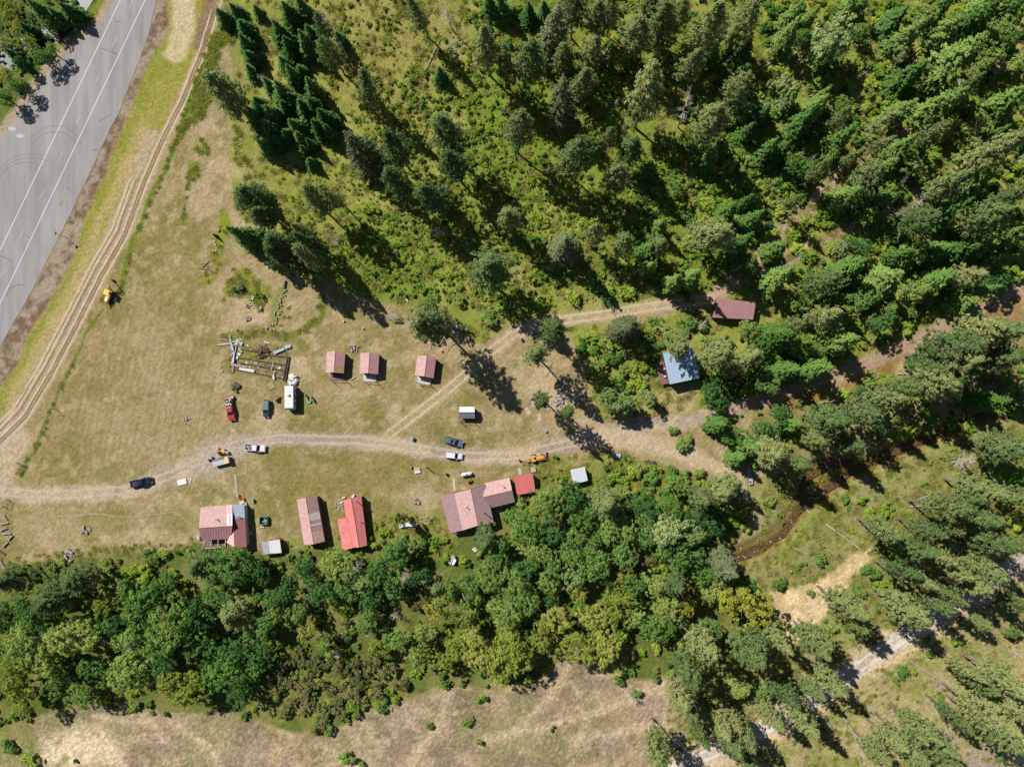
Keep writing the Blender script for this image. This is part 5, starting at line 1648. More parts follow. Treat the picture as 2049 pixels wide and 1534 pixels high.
def walls(parent, eaves, tops, apex, z0, m, over=.3):
    """eaves: 4 plan corners c0..c3 in order (c0-c1 and c2-c3 gable ends); tops: wall top heights; apex: (p01, p23) or None"""
    c = sum((Vector((e.x, e.y, 0)) for e in eaves), Vector()) / 4
    ins = []
    for e in eaves:
        d = Vector((e.x, e.y, 0)) - c
        ins.append(c + d * (1 - over / max(d.length, .5) * 1.2))
    vs = [(p.x, p.y, z0 - .5) for p in ins] + [(p.x, p.y, t) for p, t in zip(ins, tops)]
    fs = [(0, 3, 2, 1)]
    if apex:
        a0 = ins[0].lerp(ins[1], apex[0])
        a1 = ins[3].lerp(ins[2], apex[0])
        vs += [(a0.x, a0.y, apex[1]), (a1.x, a1.y, apex[1])]
        fs += [(0, 1, 5, 8, 4), (1, 2, 6, 5), (2, 3, 7, 9, 6), (3, 0, 4, 7), (4, 8, 9, 7), (8, 5, 6, 9)]
    else:
        fs += [(0, 1, 5, 4), (1, 2, 6, 5), (2, 3, 7, 6), (3, 0, 4, 7), (4, 5, 6, 7)]
    MB().add(vs, fs).build('wall', m, parent)
    return ins


def base_of(pts, h):
    cx, cy = center_px(pts)
    return P(cx, cy, h).z - h


def gable(name, label, TL, RT, TR, BL, RB, BR, he, hr, mL, mR, mW, rib=.62, door=True, over=.3, ridge_cap=True, he2=None):
    """left eave TL-BL, ridge RT-RB, right eave TR-BR, all photo pixels at roof height"""
    pts = [TL, TR, BR, BL]
    he2 = he if he2 is None else he2
    z = base_of(pts, he)
    c = [PZ(*TL, z + he), PZ(*TR, z + he2), PZ(*BR, z + he2), PZ(*BL, z + he)]
    r = [PZ(*RT, z + hr), PZ(*RB, z + hr)]
    cen = sum(c, Vector()) / 4
    root = empty(name, (cen.x, cen.y, z), label, 'building')
    qL = (c[0], c[3], r[1], r[0])
    qR = (c[1], c[2], r[1], r[0])
    slope(root, 'roof_slope', *qL, mL, rib)
    slope(root, 'roof_slope', *qR, mR, rib)
    if ridge_cap:
        MB().tube(r[0] + Vector((0, 0, .02)), r[1] + Vector((0, 0, .02)), .11, .11, 6).build('ridge_cap', mL, root)
    wl = (r[0] - c[0]).length / ((r[0] - c[0]).length + (r[0] - c[1]).length)
    ins = walls(root, c, (z + he - .03, z + he2 - .03, z + he2 - .03, z + he - .03), (wl, z + hr - .22), z, mW, over)
    if door:
        opening(root, ins[3], ins[2], z, .5, .95, 2.0, .05, DOORM, 'door')
        opening(root, ins[0], ins[3], z, .5, .9, .8, 1.0, GLASS, 'window')
        opening(root, ins[1], ins[2], z, .5, .9, .8, 1.0, GLASS, 'window')
    return root, z, qL, qR, ins


def monopitch(name, label, c0, c1, c2, c3, h01, h23, m, mW, rib=.62, over=.25):
    """corners c0..c3 photo pixels; c0-c1 edge at height h01, c2-c3 edge at h23"""
    z = base_of([c0, c1, c2, c3], (h01 + h23) / 2)
    c = [PZ(*c0, z + h01), PZ(*c1, z + h01), PZ(*c2, z + h23), PZ(*c3, z + h23)]
    cen = sum(c, Vector()) / 4
    root = empty(name, (cen.x, cen.y, z), label, 'building')
    q = (c[3], c[2], c[1], c[0])
    slope(root, 'roof_slope', *q, m, rib)
    ins = walls(root, c, (z + h01 - .12, z + h01 - .12, z + h23 - .12, z + h23 - .12), None, z, mW, over)
    opening(root, ins[3], ins[2], z, .5, .9, 1.9, .05, DOORM, 'door')
    return root, z, q, ins


def planks(parent, quad, z, m, n, name='deck_boards', th=.05):
    """deck of n boards across quad (a,b,c,d px at height z); boards run a->b"""
    q = [PZ(p[0], p[1], z) for p in quad]
    mb = MB()
    for i in range(n):
        t0, t1 = (i + .04) / n, (i + .96) / n
        mb.slab([q[0].lerp(q[3], t0), q[1].lerp(q[2], t0), q[1].lerp(q[2], t1), q[0].lerp(q[3], t1)], th)
    return mb.build(name, m, parent, kind='stuff')


def deck(root, z, quad, h, m, n=12, posts=((2, 2.6), (3, 2.6)), rail=True):
    planks(root, quad, z + h, m, n)
    q = [PZ(p[0], p[1], z + h) for p in quad]
    for i in range(4):
        a = q[i]
        MB().box((a.x, a.y, z + h / 2 - .2), (.14, .14, h + .3)).build('deck_post', m, root)
    for i, hh in posts:
        a = q[i].lerp((q[0] + q[1] + q[2] + q[3]) / 4, .06)
        MB().box((a.x, a.y, z + h + hh / 2), (.12, .12, hh)).build('porch_post', m, root)
    if rail:
        a, b = q[2] + Vector((0, 0, .85)), q[3] + Vector((0, 0, .85))
        d = (b - a)
        MB().box(tuple((a + b) / 2), (d.length, .14, .06), math.atan2(d.y, d.x)).build('porch_rail', m, root)


def pipe(root, px, py, z, h0, h1, r=.12, m=None):
    p = PZ(px, py, z + h0)
    o = MB().tube((p.x, p.y, z + h0 - .3), (p.x, p.y, z + h1), r, r, 10).build('chimney_pipe', m or M_GALV, root)
    MB().tube((p.x, p.y, z + h1), (p.x, p.y, z + h1 + .12), r * 1.7, r * .8, 10).build('cap', M_GALV, o)


# three little cabins
r1, z, qL, qR, ins = gable('cabin', 'small cabin with a bare plywood patch on its faded red roof', (654.4, 703), (671, 703), (691, 705.5), (651.5, 744.6), (667.6, 745), (687.7, 747), 2.3, 3.1, R_PINK_L, R_PINK_SHADE, W_WOOD)
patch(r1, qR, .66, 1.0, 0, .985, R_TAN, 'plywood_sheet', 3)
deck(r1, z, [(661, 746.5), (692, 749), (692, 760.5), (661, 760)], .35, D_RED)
r2, z, *_ = gable('cabin', 'middle of the three little red roofed cabins, pale deck', (721.3, 705.4), (739.3, 705.6), (758.8, 707.3), (719.4, 746.6), (736.8, 746.6), (756.5, 748.5), 2.3, 3.1, R_PINK_L, R_PINK_SHADE, W_WOOD)
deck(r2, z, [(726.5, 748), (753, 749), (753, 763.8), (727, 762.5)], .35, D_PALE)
r3, z, *_ = gable('cabin', 'tilted red roofed cabin nearest the big dark tree', (835.5, 710.5), (854.2, 711.7), (872.8, 715.5), (829.7, 751), (849, 753), (867.3, 756.5), 2.3, 3.1, R_PINK_L, R_PINK_SHADE, W_WOOD)
deck(r3, z, [(835, 753), (863, 756.5), (861, 770), (835, 764.8)], .35, D_PALE)
# grey hut
rt, z, qL, qR, ins = gable('small_hut', 'small grey roofed hut with a dark porch beside the track fork', (919.3, 837), (919.3, 825), (919.3, 813.8), (950, 837), (949.6, 825), (949.4, 813.5), 2.1, 2.9, R_DGREY, R_WHITE, W_WOOD, .5, False)
deck(rt, z, [(922, 838.5), (950, 838.5), (950, 845.5), (922, 845.5)], .3, W_WOOD, 6, ((2, 2), (3, 2)))
# L-shaped house on the left
rt, z, qT, qB, ins = gable('house', 'pale red roofed house with a blue grey tin corner, leftmost building', (401.3, 1014.7), (397.8, 1055.6), (403.4, 1080), (465, 1009.3), (465, 1051.3), (462, 1078), 2.6, 4.4, R_PINK_L, R_PINK_SHADE, W_WHITE)
patch(rt, qT, .80, 1.0, .0, .42, mat('roof_light_pink', S(226, 186, 178), .7), 'roof_panel')
patch(rt, qT, .84, 1.0, .43, 1.0, R_WHITE, 'roof_panel')
patch(rt, qT, .90, .94, .45, .95, mat('roof_light_pink', S(226, 186, 178), .7), 'roof_panel', up=.1)
z0 = z
w = [PZ(*p, z + hh) for p, hh in (((465.6, 1009.5), 3.0), ((488.5, 1008), 2.5), ((490, 1034), 2.5), ((467, 1037.6), 3.0))]
w2 = [PZ(*p, z + hh) for p, hh in (((467, 1037.9), 3.25), ((490.2, 1034.2), 2.6), ((493.7, 1094), 2.6), ((469.3, 1094.4), 3.25))]
slope(rt, 'tin_roof', w[1], w[2], w[3], w[0], R_BLUE, .5)
slope(rt, 'wing_roof', w2[1], w2[2], w2[3], w2[0], mat('roof_dusky_red', S(164, 108, 102), .75, 0, .1, .6), .5)
MB().prism([(p.x, p.y) for p in (w[0].lerp(w2[2], .04), w[1].lerp(w2[3], .04), w2[2].lerp(w[0], .04), w2[3].lerp(w[1], .04))][::-1], z - .4, z + 2.45).build('wing_wall', W_WHITE, rt)
tri = [PZ(467.3, 1057, z + 3.3), PZ(469, 1094, z + 3.1), PZ(453, 1085, z + 2.8)]
MB().slab(tri, .06).build('valley_roof', mat('roof_pale_valley', S(232, 200, 188), .75), rt)
pr = [(409, 1080), (452, 1077), (450, 1094), (406, 1097)]
for a, b in ((0, 1), (1, 2), (2, 3), (3, 0)):
    p, q = PZ(*pr[a], z + 2.4), PZ(*pr[b], z + 2.4)
    MB().box(tuple((p + q) / 2), ((q - p).length, .14, .16), math.atan2((q - p).y, (q - p).x)).build('porch_beam', W_WHITE, rt)
for x in (423, 437):
    p, q = PZ(x, 1079, z + 2.5), PZ(x - 2.5, 1095.5, z + 2.5)
    MB().box(tuple((p + q) / 2), ((q - p).length, .12, .1), math.atan2((q - p).y, (q - p).x)).build('porch_beam', W_WHITE, rt)
planks(rt, [(408, 1081), (453, 1078), (452, 1094), (406, 1097)], z + .3, D_BROWN, 10)
pipe(rt, 436, 1038, z, 3.6, 4.9)
pipe(rt, 479, 1033, z, 2.7, 3.8)
# two-tone shed
rt, z, q, ins = monopitch('shed', 'low shed with a half grey half white roof beside the leftmost house', (519, 1085), (559.6, 1078.6), (563.5, 1105.4), (523, 1109.3), 2.5, 2.0, R_WHITE, W_RED, 2.5)
patch(rt, q, 0, .09, 0, 1, R_MAROON)
patch(rt, q, .095, .42, 0, 1, R_GREY)
s = PZ(557, 1076, z + 2.0)
MB().slab([PZ(549, 1078, z + 1.9), PZ(563, 1075.5, z + 1.9), PZ(565, 1081, z + 1.7), PZ(560.5, 1078, z + 1.7)], .05).build('lean_to_roof', W_RED, rt)
# long barn
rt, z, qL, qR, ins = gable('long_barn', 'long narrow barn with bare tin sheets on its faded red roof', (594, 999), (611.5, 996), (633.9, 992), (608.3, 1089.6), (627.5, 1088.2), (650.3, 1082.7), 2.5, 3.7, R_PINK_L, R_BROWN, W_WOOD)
patch(rt, qR, .345, .50, 0.02, .97, R_TIN)
patch(rt, qR, .575, .62, 0.02, .97, R_TIN)
patch(rt, qR, .74, .985, 0.02, .97, mat('roof_tan_pink', S(196, 156, 140), .7, 0, .2, 1.5))
planks(rt, [(625, 1090), (652, 1085), (654, 1095), (628, 1098)], z + .3, W_WOOD, 6)
# bright red L-shaped building
rt, z, qL, qR, ins = gable('house', 'bright red L-shaped house beside the long barn', (686.6, 1000.6), (702.3, 996), (722.8, 992), (703, 1095), (718.7, 1094.6), (734.5, 1090.5), 2.6, 3.6, R_RED, R_RED, W_RED)
q = [PZ(675, 1038.3, z + 2.15), PZ(685.5, 1100.5, z + 2.15), PZ(705.5, 1096, z + 2.85), PZ(694.6, 1034.8, z + 2.85)]
slope(rt, 'wing_roof', *q, R_RED)
cc = sum(q, Vector()) / 4
MB().prism([((p.x - cc.x) * .9 + cc.x, (p.y - cc.y) * .94 + cc.y) for p in q], z - .4, z + 2.0).build('wing_wall', W_RED, rt)
pipe(rt, 714.5, 1002.5, z, 2.9, 4.9)
pipe(rt, 722.5, 1043.5, z, 2.8, 3.4, .12, M_DARK)
# main house
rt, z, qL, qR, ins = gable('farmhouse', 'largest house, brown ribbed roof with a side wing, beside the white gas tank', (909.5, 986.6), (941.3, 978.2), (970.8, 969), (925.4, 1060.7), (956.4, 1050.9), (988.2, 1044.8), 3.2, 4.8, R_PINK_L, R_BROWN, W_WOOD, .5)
pp = [PZ(*p, z + hh) for p, hh in (((881.5, 991), 2.5), ((900.4, 1066), 2.5), ((925.6, 1060.5), 3.17), ((909.7, 986.5), 3.17))]
slope(rt, 'porch_roof', *pp, R_BROWN, .5)
for t in (.03, .34, .66, .97):
    a = pp[0].lerp(pp[1], t).lerp(pp[2], .04)
    MB().box((a.x, a.y, z + 1.1), (.15, .15, 2.7)).build('porch_post', W_WOOD, rt)
wT = [PZ(*p, z + 2.6) for p in ((970.8, 966), (1019.2, 955))]
wR = [PZ(*p, z + 4.1) for p in ((966.3, 994), (1024.5, 980.5))]
wB = [PZ(*p, z + 2.6) for p in ((983.6, 1015.6), (1030.5, 1004))]
slope(rt, 'wing_roof', wT[0], wT[1], wR[1], wR[0], R_PINK_L, .5)
slope(rt, 'wing_roof', wB[0], wB[1], wR[1], wR[0], R_BROWN, .5)
MB().tube(wR[0], wR[1], .1, .1, 6).build('ridge_cap', R_PINK_L, rt)
cc = (wT[0] + wT[1] + wB[0] + wB[1]) / 4
f = [((p.x - cc.x) * .94 + cc.x, (p.y - cc.y) * .92 + cc.y) for p in (wT[0], wB[0], wB[1], wT[1])]
MB().add([(x, y, z - .4) for x, y in f] + [(x, y, z + 2.6) for x, y in f] + [((f[0][0] + f[1][0]) / 2, (f[0][1] + f[1][1]) / 2, z + 3.9), ((f[2][0] + f[3][0]) / 2, (f[2][1] + f[3][1]) / 2, z + 3.9)],
         [(0, 1, 5, 8, 4), (1, 2, 6, 5), (2, 3, 7, 9, 6), (3, 0, 4, 7), (4, 8, 9, 7), (8, 5, 6, 9)]).build('wing_wall', W_WOOD, rt)
pipe(rt, 934, 1014, z, 4.3, 5.4)
pipe(rt, 968.5, 1024.5, z, 3.9, 6.2)
pipe(rt, 1008, 973, z, 3.3, 4.2, .12, M_DARK)
planks(rt, [(906, 956), (909, 956), (912, 983), (908.5, 983)], z + .12, D_PALE, 1, 'boardwalk')
# red and white sheds right of it
rt, z, q, ins = monopitch('shed', 'square red tin roofed shed right beside the largest house', (1028.3, 951.8), (1066, 946.5), (1071.4, 983.5), (1034.3, 990.3), 2.9, 2.2, mat('roof_worn_red', S(224, 124, 118), .75, 0, .1, .8, 0, .15), W_WOOD, .4)
rt, z, q, ins = monopitch('shed', 'small shed with a shiny white tin roof under the pines', (1140.8, 940), (1169.8, 933.5), (1176.3, 961), (1147.8, 969), 2.9, 2.3, mat('roof_bright_tin', S(228, 232, 236), .5, 0, .06, 1), W_WOOD, 1.0)
# blue cabin with a deck, brown shed in the woods
rt, z, q, ins = monopitch('cabin', 'cabin with a blue grey metal roof and brown side deck in the woods', (1326.5, 707), (1386, 694), (1401, 755.8), (1340, 768.7), 4.6, 3.9, mat('roof_pale_blue_metal', S(178, 198, 216), .45, 0, .06, 1, 0, .4), W_LOG, .45)
deck(rt, z, [(1311, 725), (1334, 722), (1341, 766), (1322, 769)], 1.6, D_BROWN, 16, ((0, .9), (3, .9)))
for (x, y, c) in ((1329, 738, W_WHITE), (1330, 753, W_WHITE), (1333, 741, M_DARK)):
    p = PZ(x, y, z + 1.6)
    MB().box((p.x, p.y, z + 1.85), (.6, .5, .5), .4).build('deck_box', c, rt)
rt, z, q, ins = monopitch('shed', 'maroon roofed shed at the end of the upper dirt track', (1434, 595.8), (1512.3, 605), (1506.6, 639.5), (1426, 635), 3.4, 2.6, R_MAROON, W_WOOD, .5)
# plank shelter
z = base_of([(776, 626), (796, 636)], 2)
rt = empty('plank_shelter', P(786, 634), 'little open shelter roofed with grey weathered planks', 'shelter')
GREYW = mat('grey_weathered_plank', S(172, 166, 162), .9, 0, .18, 3)
for i in range(6):
    t = i / 6
    y = 626 + 11.5 * t
    zz = z + 2.3 - abs(t - .45) * .9
    a, b, c, d = PZ(776 + t, y, zz), PZ(794.5 + t, y + .8, zz), PZ(794.5 + t, y + 2.4, zz - .05), PZ(776 + t, y + 1.6, zz - .05)
    MB().slab([a, b, c, d], .05).build('roof_plank', GREYW, rt)
for (x, y) in ((777, 627), (794, 628), (778, 637), (795, 637)):
    p = PZ(x, y, z + 2)
    MB().box((p.x, p.y, z + .95), (.12, .12, 2.0)).build('post', GREYW, rt)
# collapsed roof sheets in the trees
rt = empty('collapsed_shed', P(904, 1121), 'collapsed shed of white and rusty tin sheets under the trees', 'shed')
z = P(904, 1121).z
for (q, m_) in ((((896, 1124), (903, 1112), (908, 1115), (902, 1129)), R_GREY), (((903, 1112), (909, 1109), (913, 1121), (908, 1115)), R_MAROON), (((902, 1129), (908, 1115), (913, 1121), (908, 1130)), R_WHITE)):
    MB().slab([PZ(*p, z + .9 + .12 * i) for i, p in enumerate(q)], .04).build('tin_sheet', m_, rt)
MB().box(tuple(PZ(904, 1121, z + .4)), (1.6, 1.4, .8), .6).build('frame', W_WOOD, rt)
p = PZ(911, 653, 2)
rt = empty('lean_to', P(911, 656), 'long thin white roofed lean-to behind the big dark tree', 'shelter')
zz = P(911, 656).z
MB().slab([PZ(904, 648, zz + 1.9), PZ(936, 656.5, zz + 1.9), PZ(934, 660, zz + 1.7), PZ(904, 653, zz + 1.7)], .06).build('roof_slope', R_GREY, rt)
for (x, y) in ((905, 650), (920, 654), (934, 658)):
    q = PZ(x, y, zz + 1.7)
    MB().box((q.x, q.y, zz + .8), (.12, .12, 1.9)).build('post', W_WOOD, rt)

# ------------------------------------------------------------------ vehicles
RUBBER = mat('tyre_rubber', (.02, .02, .022), .9)
RIM = mat('wheel_rim', S(150, 150, 152), .4, .7)
LAMP = mat('lamp_glass', S(230, 232, 235), .15)
TAIL = mat('tail_lamp', S(170, 30, 26), .3)
PLASTIC = mat('black_plastic', (.02, .02, .022), .6)


def wheel(root, x, y, r, w=.24):
    o = MB().tube((x, y - w / 2, r), (x, y + w / 2, r), r, r, 14).build('wheel', RUBBER, root, False)
    sg = 1 if y > 0 else -1
    MB().tube((x, y + sg * w * .4, r), (x, y + sg * w * .54, r), r * .62, r * .6, 10).build('rim', RIM, o, False)


def greenhouse(root, xb0, xb1, xt0, xt1, wb, wt, z0, z1, paint_m, sunroof=False, rear=True):
    B_ = [(xb0, -wb, z0), (xb1, -wb, z0), (xb1, wb, z0), (xb0, wb, z0)]
    T_ = [(xt0, -wt, z1), (xt1, -wt, z1), (xt1, wt, z1), (xt0, wt, z1)]
    MB().add(B_ + T_, [(0, 1, 5, 4), (1, 2, 6, 5), (2, 3, 7, 6), (3, 0, 4, 7), (4, 5, 6, 7), (3, 2, 1, 0)]).build('pillars', paint_m, root, False)
    q = [Vector(p) for p in B_ + T_]

    def pane(a, b, c, d, nm, s=.07):
        v = [q[a], q[b], q[c], q[d]]
        n = (v[1] - v[0]).cross(v[3] - v[0]).normalized()
        g = [bil(v, s, s), bil(v, 1 - s, s), bil(v, 1 - s, 1 - s), bil(v, s, 1 - s)]
        MB().add([p + n * .02 for p in g] + [p - n * .03 for p in g], [(0, 1, 2, 3), (7, 6, 5, 4), (0, 4, 5, 1), (1, 5, 6, 2), (2, 6, 7, 3), (3, 7, 4, 0)]).build(nm, GLASS, root, False)
    pane(0, 1, 5, 4, 'side_window', .06)
    pane(1, 2, 6, 5, 'windshield')
    pane(2, 3, 7, 6, 'side_window', .06)
    if rear:
        pane(3, 0, 4, 7, 'rear_window')
    rf = MB().loft([(xt0 - .06, wt - .04, z1 - .03, z1 + .03), (xt0 + .05, wt + .03, z1 - .03, z1 + .06), (xt1 - .05, wt + .03, z1 - .03, z1 + .06), (xt1 + .06, wt - .04, z1 - .03, z1 + .03)], .04).build('roof', paint_m, root, False)
    if sunroof:
        MB().box((xt1 - .75, 0, z1 + .07), (.75, wt * 1.3, .04)).build('sunroof', GLASS, rf, False)


def veh_root(name, px, py, dx, dy, label, cat='vehicle'):
    p = P(px, py, .9)
    g = float(ground(p.x, p.y))
    return empty(name, (p.x, p.y, g), label, cat, None, math.atan2(-dy, dx))


def details(root, L_, W_, zl=.75):
    for s in (-1, 1):
        MB().box((L_ / 2 - .06, s * (W_ / 2 - .28), zl), (.14, .36, .18)).build('headlight', LAMP, root, False)
        MB().box((-L_ / 2 + .05, s * (W_ / 2 - .16), zl + .05), (.12, .18, .28)).build('tail_light', TAIL, root, False)


def pickup(px, py, dx, dy, label, m, L_=5.7, W_=1.95, load=None, bedm=None):
    root = veh_root('pickup_truck', px, py, dx, dy, label, 'truck')
    h = W_ / 2
    f = L_ / 2
    b0 = -f + L_ * .36
    MB().loft([(b0, h, .42, 1.02), (f * .30, h, .42, 1.05), (f * .55, h, .42, 1.06), (f - .35, h - .05, .42, 1.0), (f - .08, h - .16, .45, .9), (f, h - .3, .5, .8)], .14).build('body', m, root, False)
    greenhouse(root, b0 + .05, f * .50, b0 + .25, f * .22, h - .05, h - .22, 1.0, 1.68, m)
    bm = bedm or mat('bed_liner', S(60, 60, 64), .8)
    MB().box(((b0 - f) / 2, 0, .6), (b0 + f, W_ - .1, .3)).build('bed_floor', bm, root, False)
    for s in (-1, 1):
        MB().loft([(-f + .02, .09, .45, 1.02), (b0 - .02, .09, .45, 1.04)], .05).build('bed_side', m, root, False).location = (0, s * (h - .09), 0)
        MB().box((f * .45, s * (h + .12), 1.08), (.14, .22, .16)).build('mirror', m, root, False)
    MB().box((-f + .06, 0, .76), (.1, W_ - .12, .52)).build('tailgate', m, root, False)
    MB().box((f + .03, 0, .5), (.14, W_ - .2, .2)).build('bumper', M_GALV, root, False)
    MB().box((-f - .05, 0, .5), (.14, W_ - .2, .2)).build('bumper', M_GALV, root, False)
    for x in (-f * .58, f * .62):
        for s in (-1, 1):
            wheel(root, x, s * (h - .12), .38)
    details(root, L_, W_)
    return root


def car(px, py, dx, dy, label, m, L_=4.7, W_=1.85, roof=1.62, sunroof=False, rack=False, roofm=None):
    root = veh_root('parked_car', px, py, dx, dy, label, 'car')
    h = W_ / 2
    f = L_ / 2
    MB().loft([(-f, h - .25, .5, .86), (-f + .12, h - .08, .4, .95), (-f + .6, h, .36, .98), (f * .2, h, .36, 1.0), (f * .55, h - .02, .36, .97), (f - .3, h - .1, .4, .84), (f - .06, h - .24, .45, .74), (f, h - .4, .5, .68)], .16).build('body', m, root, False)
    greenhouse(root, -f + .1, f * .50, -f + .42, f * .12, h - .06, h - .22, .94, roof, roofm or m, sunroof)
    for s in (-1, 1):
        MB().box((f * .36, s * (h + .1), 1.0), (.14, .2, .14)).build('mirror', m, root, False)
        if rack:
            MB().box((-f * .28, s * (h - .3), roof + .1), (1.7, .05, .05)).build('roof_rail', PLASTIC, root, False)
    for x in (-f * .60, f * .60):
        for s in (-1, 1):
            wheel(root, x, s * (h - .11), .35)
    if rack:
        for x in (-.2, .42):
            MB().box((-f * .28 - .3 + x, 0, roof + .11), (.05, W_ - .6, .04)).build('roof_bar', PLASTIC, root, False)
    details(root, L_, W_, .68)
    return root


CARW = mat('car_paint_white', S(240, 240, 240), .25, 0, .02, 1, 0, .5)
pickup(510.5, 895.5, 455, 45, 'white pickup truck parked on the gravel, gear in its open bed', CARW)
p_ = bpy.data.objects['pickup_truck']
for (x, y, s, c) in ((-2.0, .2, .5, S(180, 176, 168)), (-1.5, -.3, .55, S(168, 150, 130)), (-1.2, .35, .4, S(190, 190, 186)), (-2.3, -.4, .35, S(120, 116, 112))):
    MB().box((x, y, .75 + s / 2), (s * 1.2, s, s), x).build('bed_gear', mat('gear_%d' % int(c[0] * 999), c, .8), p_, False)
NAVY = mat('car_paint_navy', S(34, 44, 62), .25, 0, .05, 1, 0, .5)
pickup(282, 964.5, 560, -125, 'dark navy pickup truck parked on the driveway', NAVY, 6.0)
REDP = mat('car_paint_red', S(182, 58, 66), .4, 0, .08, 1.5)
tr = pickup(460.8, 819.5, 9, 47, 'red pickup truck with its bed heaped with white bags', REDP, 6.1)
WB = mat('white_bag', S(226, 224, 222), .8, 0, .12, 3)
DB = mat('dark_bag', S(52, 50, 54), .7)
g = random.Random(3)
for i in range(26):
    MB().blob((g.uniform(-2.8, -1.0), g.uniform(-.7, .7), g.uniform(.9, 1.35)), g.uniform(.16, .3), i, 6, .8).build('bag', WB if i % 4 else DB, tr, False)
car(532.8, 817.5, -2, 36, 'dark green sport wagon parked left of the white camper', mat('car_paint_green', S(52, 84, 82), .25, 0, .05, 1, 0, .5), 4.8, 1.85, 1.5, roofm=mat('car_paint_green_faded', S(110, 136, 134), .35))
car(908.3, 883.7, 520, 160, 'grey station wagon with a dark sunroof near the small hut', mat('car_paint_grey', S(104, 122, 140), .25, 0, .04, 1, 0, .5), 5.1, 1.9, 1.62, True, True)
car(908.3, 911.2, 480, 58, 'white car parked on the drive beside the grey wagon', CARW, 4.65, 1.82, 1.48)

# white camper trailer
root = veh_root('camper_trailer', 583, 796, 0.6, 47.6, 'long white camper trailer parked below the ruined foundation', 'trailer')
CAMPW = mat('camper_white', S(242, 240, 236), .5, 0, .05, 2)
CAMPS = mat('camper_side', S(196, 206, 210), .5, 0, .1, 2)
MB().loft([(-3.25, 1.18, .55, 2.75), (-3.0, 1.22, .5, 2.78), (2.6, 1.22, .5, 2.78), (3.0, 1.2, .55, 2.45), (3.25, 1.1, .75, 1.6)], .1).build('body', CAMPS, root, False)
rf = MB().loft([(-3.28, 1.2, 2.76, 2.86), (2.75, 1.2, 2.76, 2.86)], .05).build('roof', CAMPW, root, False)
for i in range(6):
    MB().box((-2.6 + i, 0, 2.87), (.05, 2.3, .03)).build('roof_seam', mat('seam_grey', S(200, 198, 194), .7), rf, False)
MB().box((-.7, -.15, 2.95), (.75, .5, .18)).build('roof_vent', W_WHITE, rf, False)
MB().box((-.55, .35, 2.93), (.5, .3, .12)).build('roof_vent', M_DARK, rf, False)
for s in (-1, 1):
    for x in (-2, -.2, 1.6):
        o = MB().box((x, s * 1.23, 1.75), (.9, .05, .6)).build('window', CAMPW, root, False)
        MB().box((x, s * 1.25, 1.75), (.78, .05, .48)).build('pane', GLASS, o, False)
    for x in (-.55, .25):
        wheel(root, x, s * 1.0, .33)
MB().box((.8, 1.24, 1.45), (.7, .05, 1.7)).build('door', CAMPW, root, False)
MB().tube((3.2, .5, .55), (4.1, 0, .5), .05).tube((3.2, -.5, .55), (4.1, 0, .5), .05).build('hitch', M_DARK, root, False)

# equipment trailer and junk on the gravel
root = veh_root('utility_trailer', 443.5, 922.5, 375, -92, 'white topped equipment trailer standing on the gravel by the walkway', 'trailer')
MB().box((0, 0, .62), (4.6, 1.9, .16)).build('bed', M_DARK, root, False)
MB().slab([(-2.3, -.95, 1.25), (1.2, -.95, 1.25), (1.2, .35, 1.75), (-2.3, .35, 1.75)], .06).build('lid', CAMPW, root, False)
MB().slab([(-2.3, .45, 1.7), (1.0, .45, 1.7), (1.0, .95, 1.35), (-2.3, .95, 1.35)], .06).build('lid', mat('dull_slate', S(110, 112, 122), .5), root, False)
MB().box((1.75, 0, 1.2), (1.05, 1.85, 1.0)).build('locker', mat('pale_plywood', S(232, 206, 156), .8), root, False)
MB().box((-.5, 0, 1.0), (3.5, 1.6, .6)).build('crate', W_WOOD, root, False)
for x in (-.4, .5):
    for s in (-1, 1):
        wheel(root, x, s * 1.0, .33)
MB().tube((2.3, .4, .5), (3.4, 0, .45), .05).tube((2.3, -.4, .5), (3.4, 0, .45), .05).build('hitch', M_DARK, root, False)

# propane tank
root = veh_root('gas_tank', 933.4, 948.3, 320, -50, 'white horizontal gas tank on legs above the largest house', 'tank')
MB().loft([(-1.55, .12, .78, 1.02), (-1.5, .3, .6, 1.2), (-1.3, .46, .44, 1.36), (1.3, .46, .44, 1.36), (1.5, .3, .6, 1.2), (1.55, .12, .78, 1.02)], .3).build('tank', CARW, root, False, True)
MB().tube((0, 0, 1.3), (0, 0, 1.55), .18, .16, 10).build('valve_dome', M_DARK, root, False)
for x in (-.9, .9):
    MB().box((x, 0, .25), (.18, .8, .55)).build('leg', M_GALV, root, False)


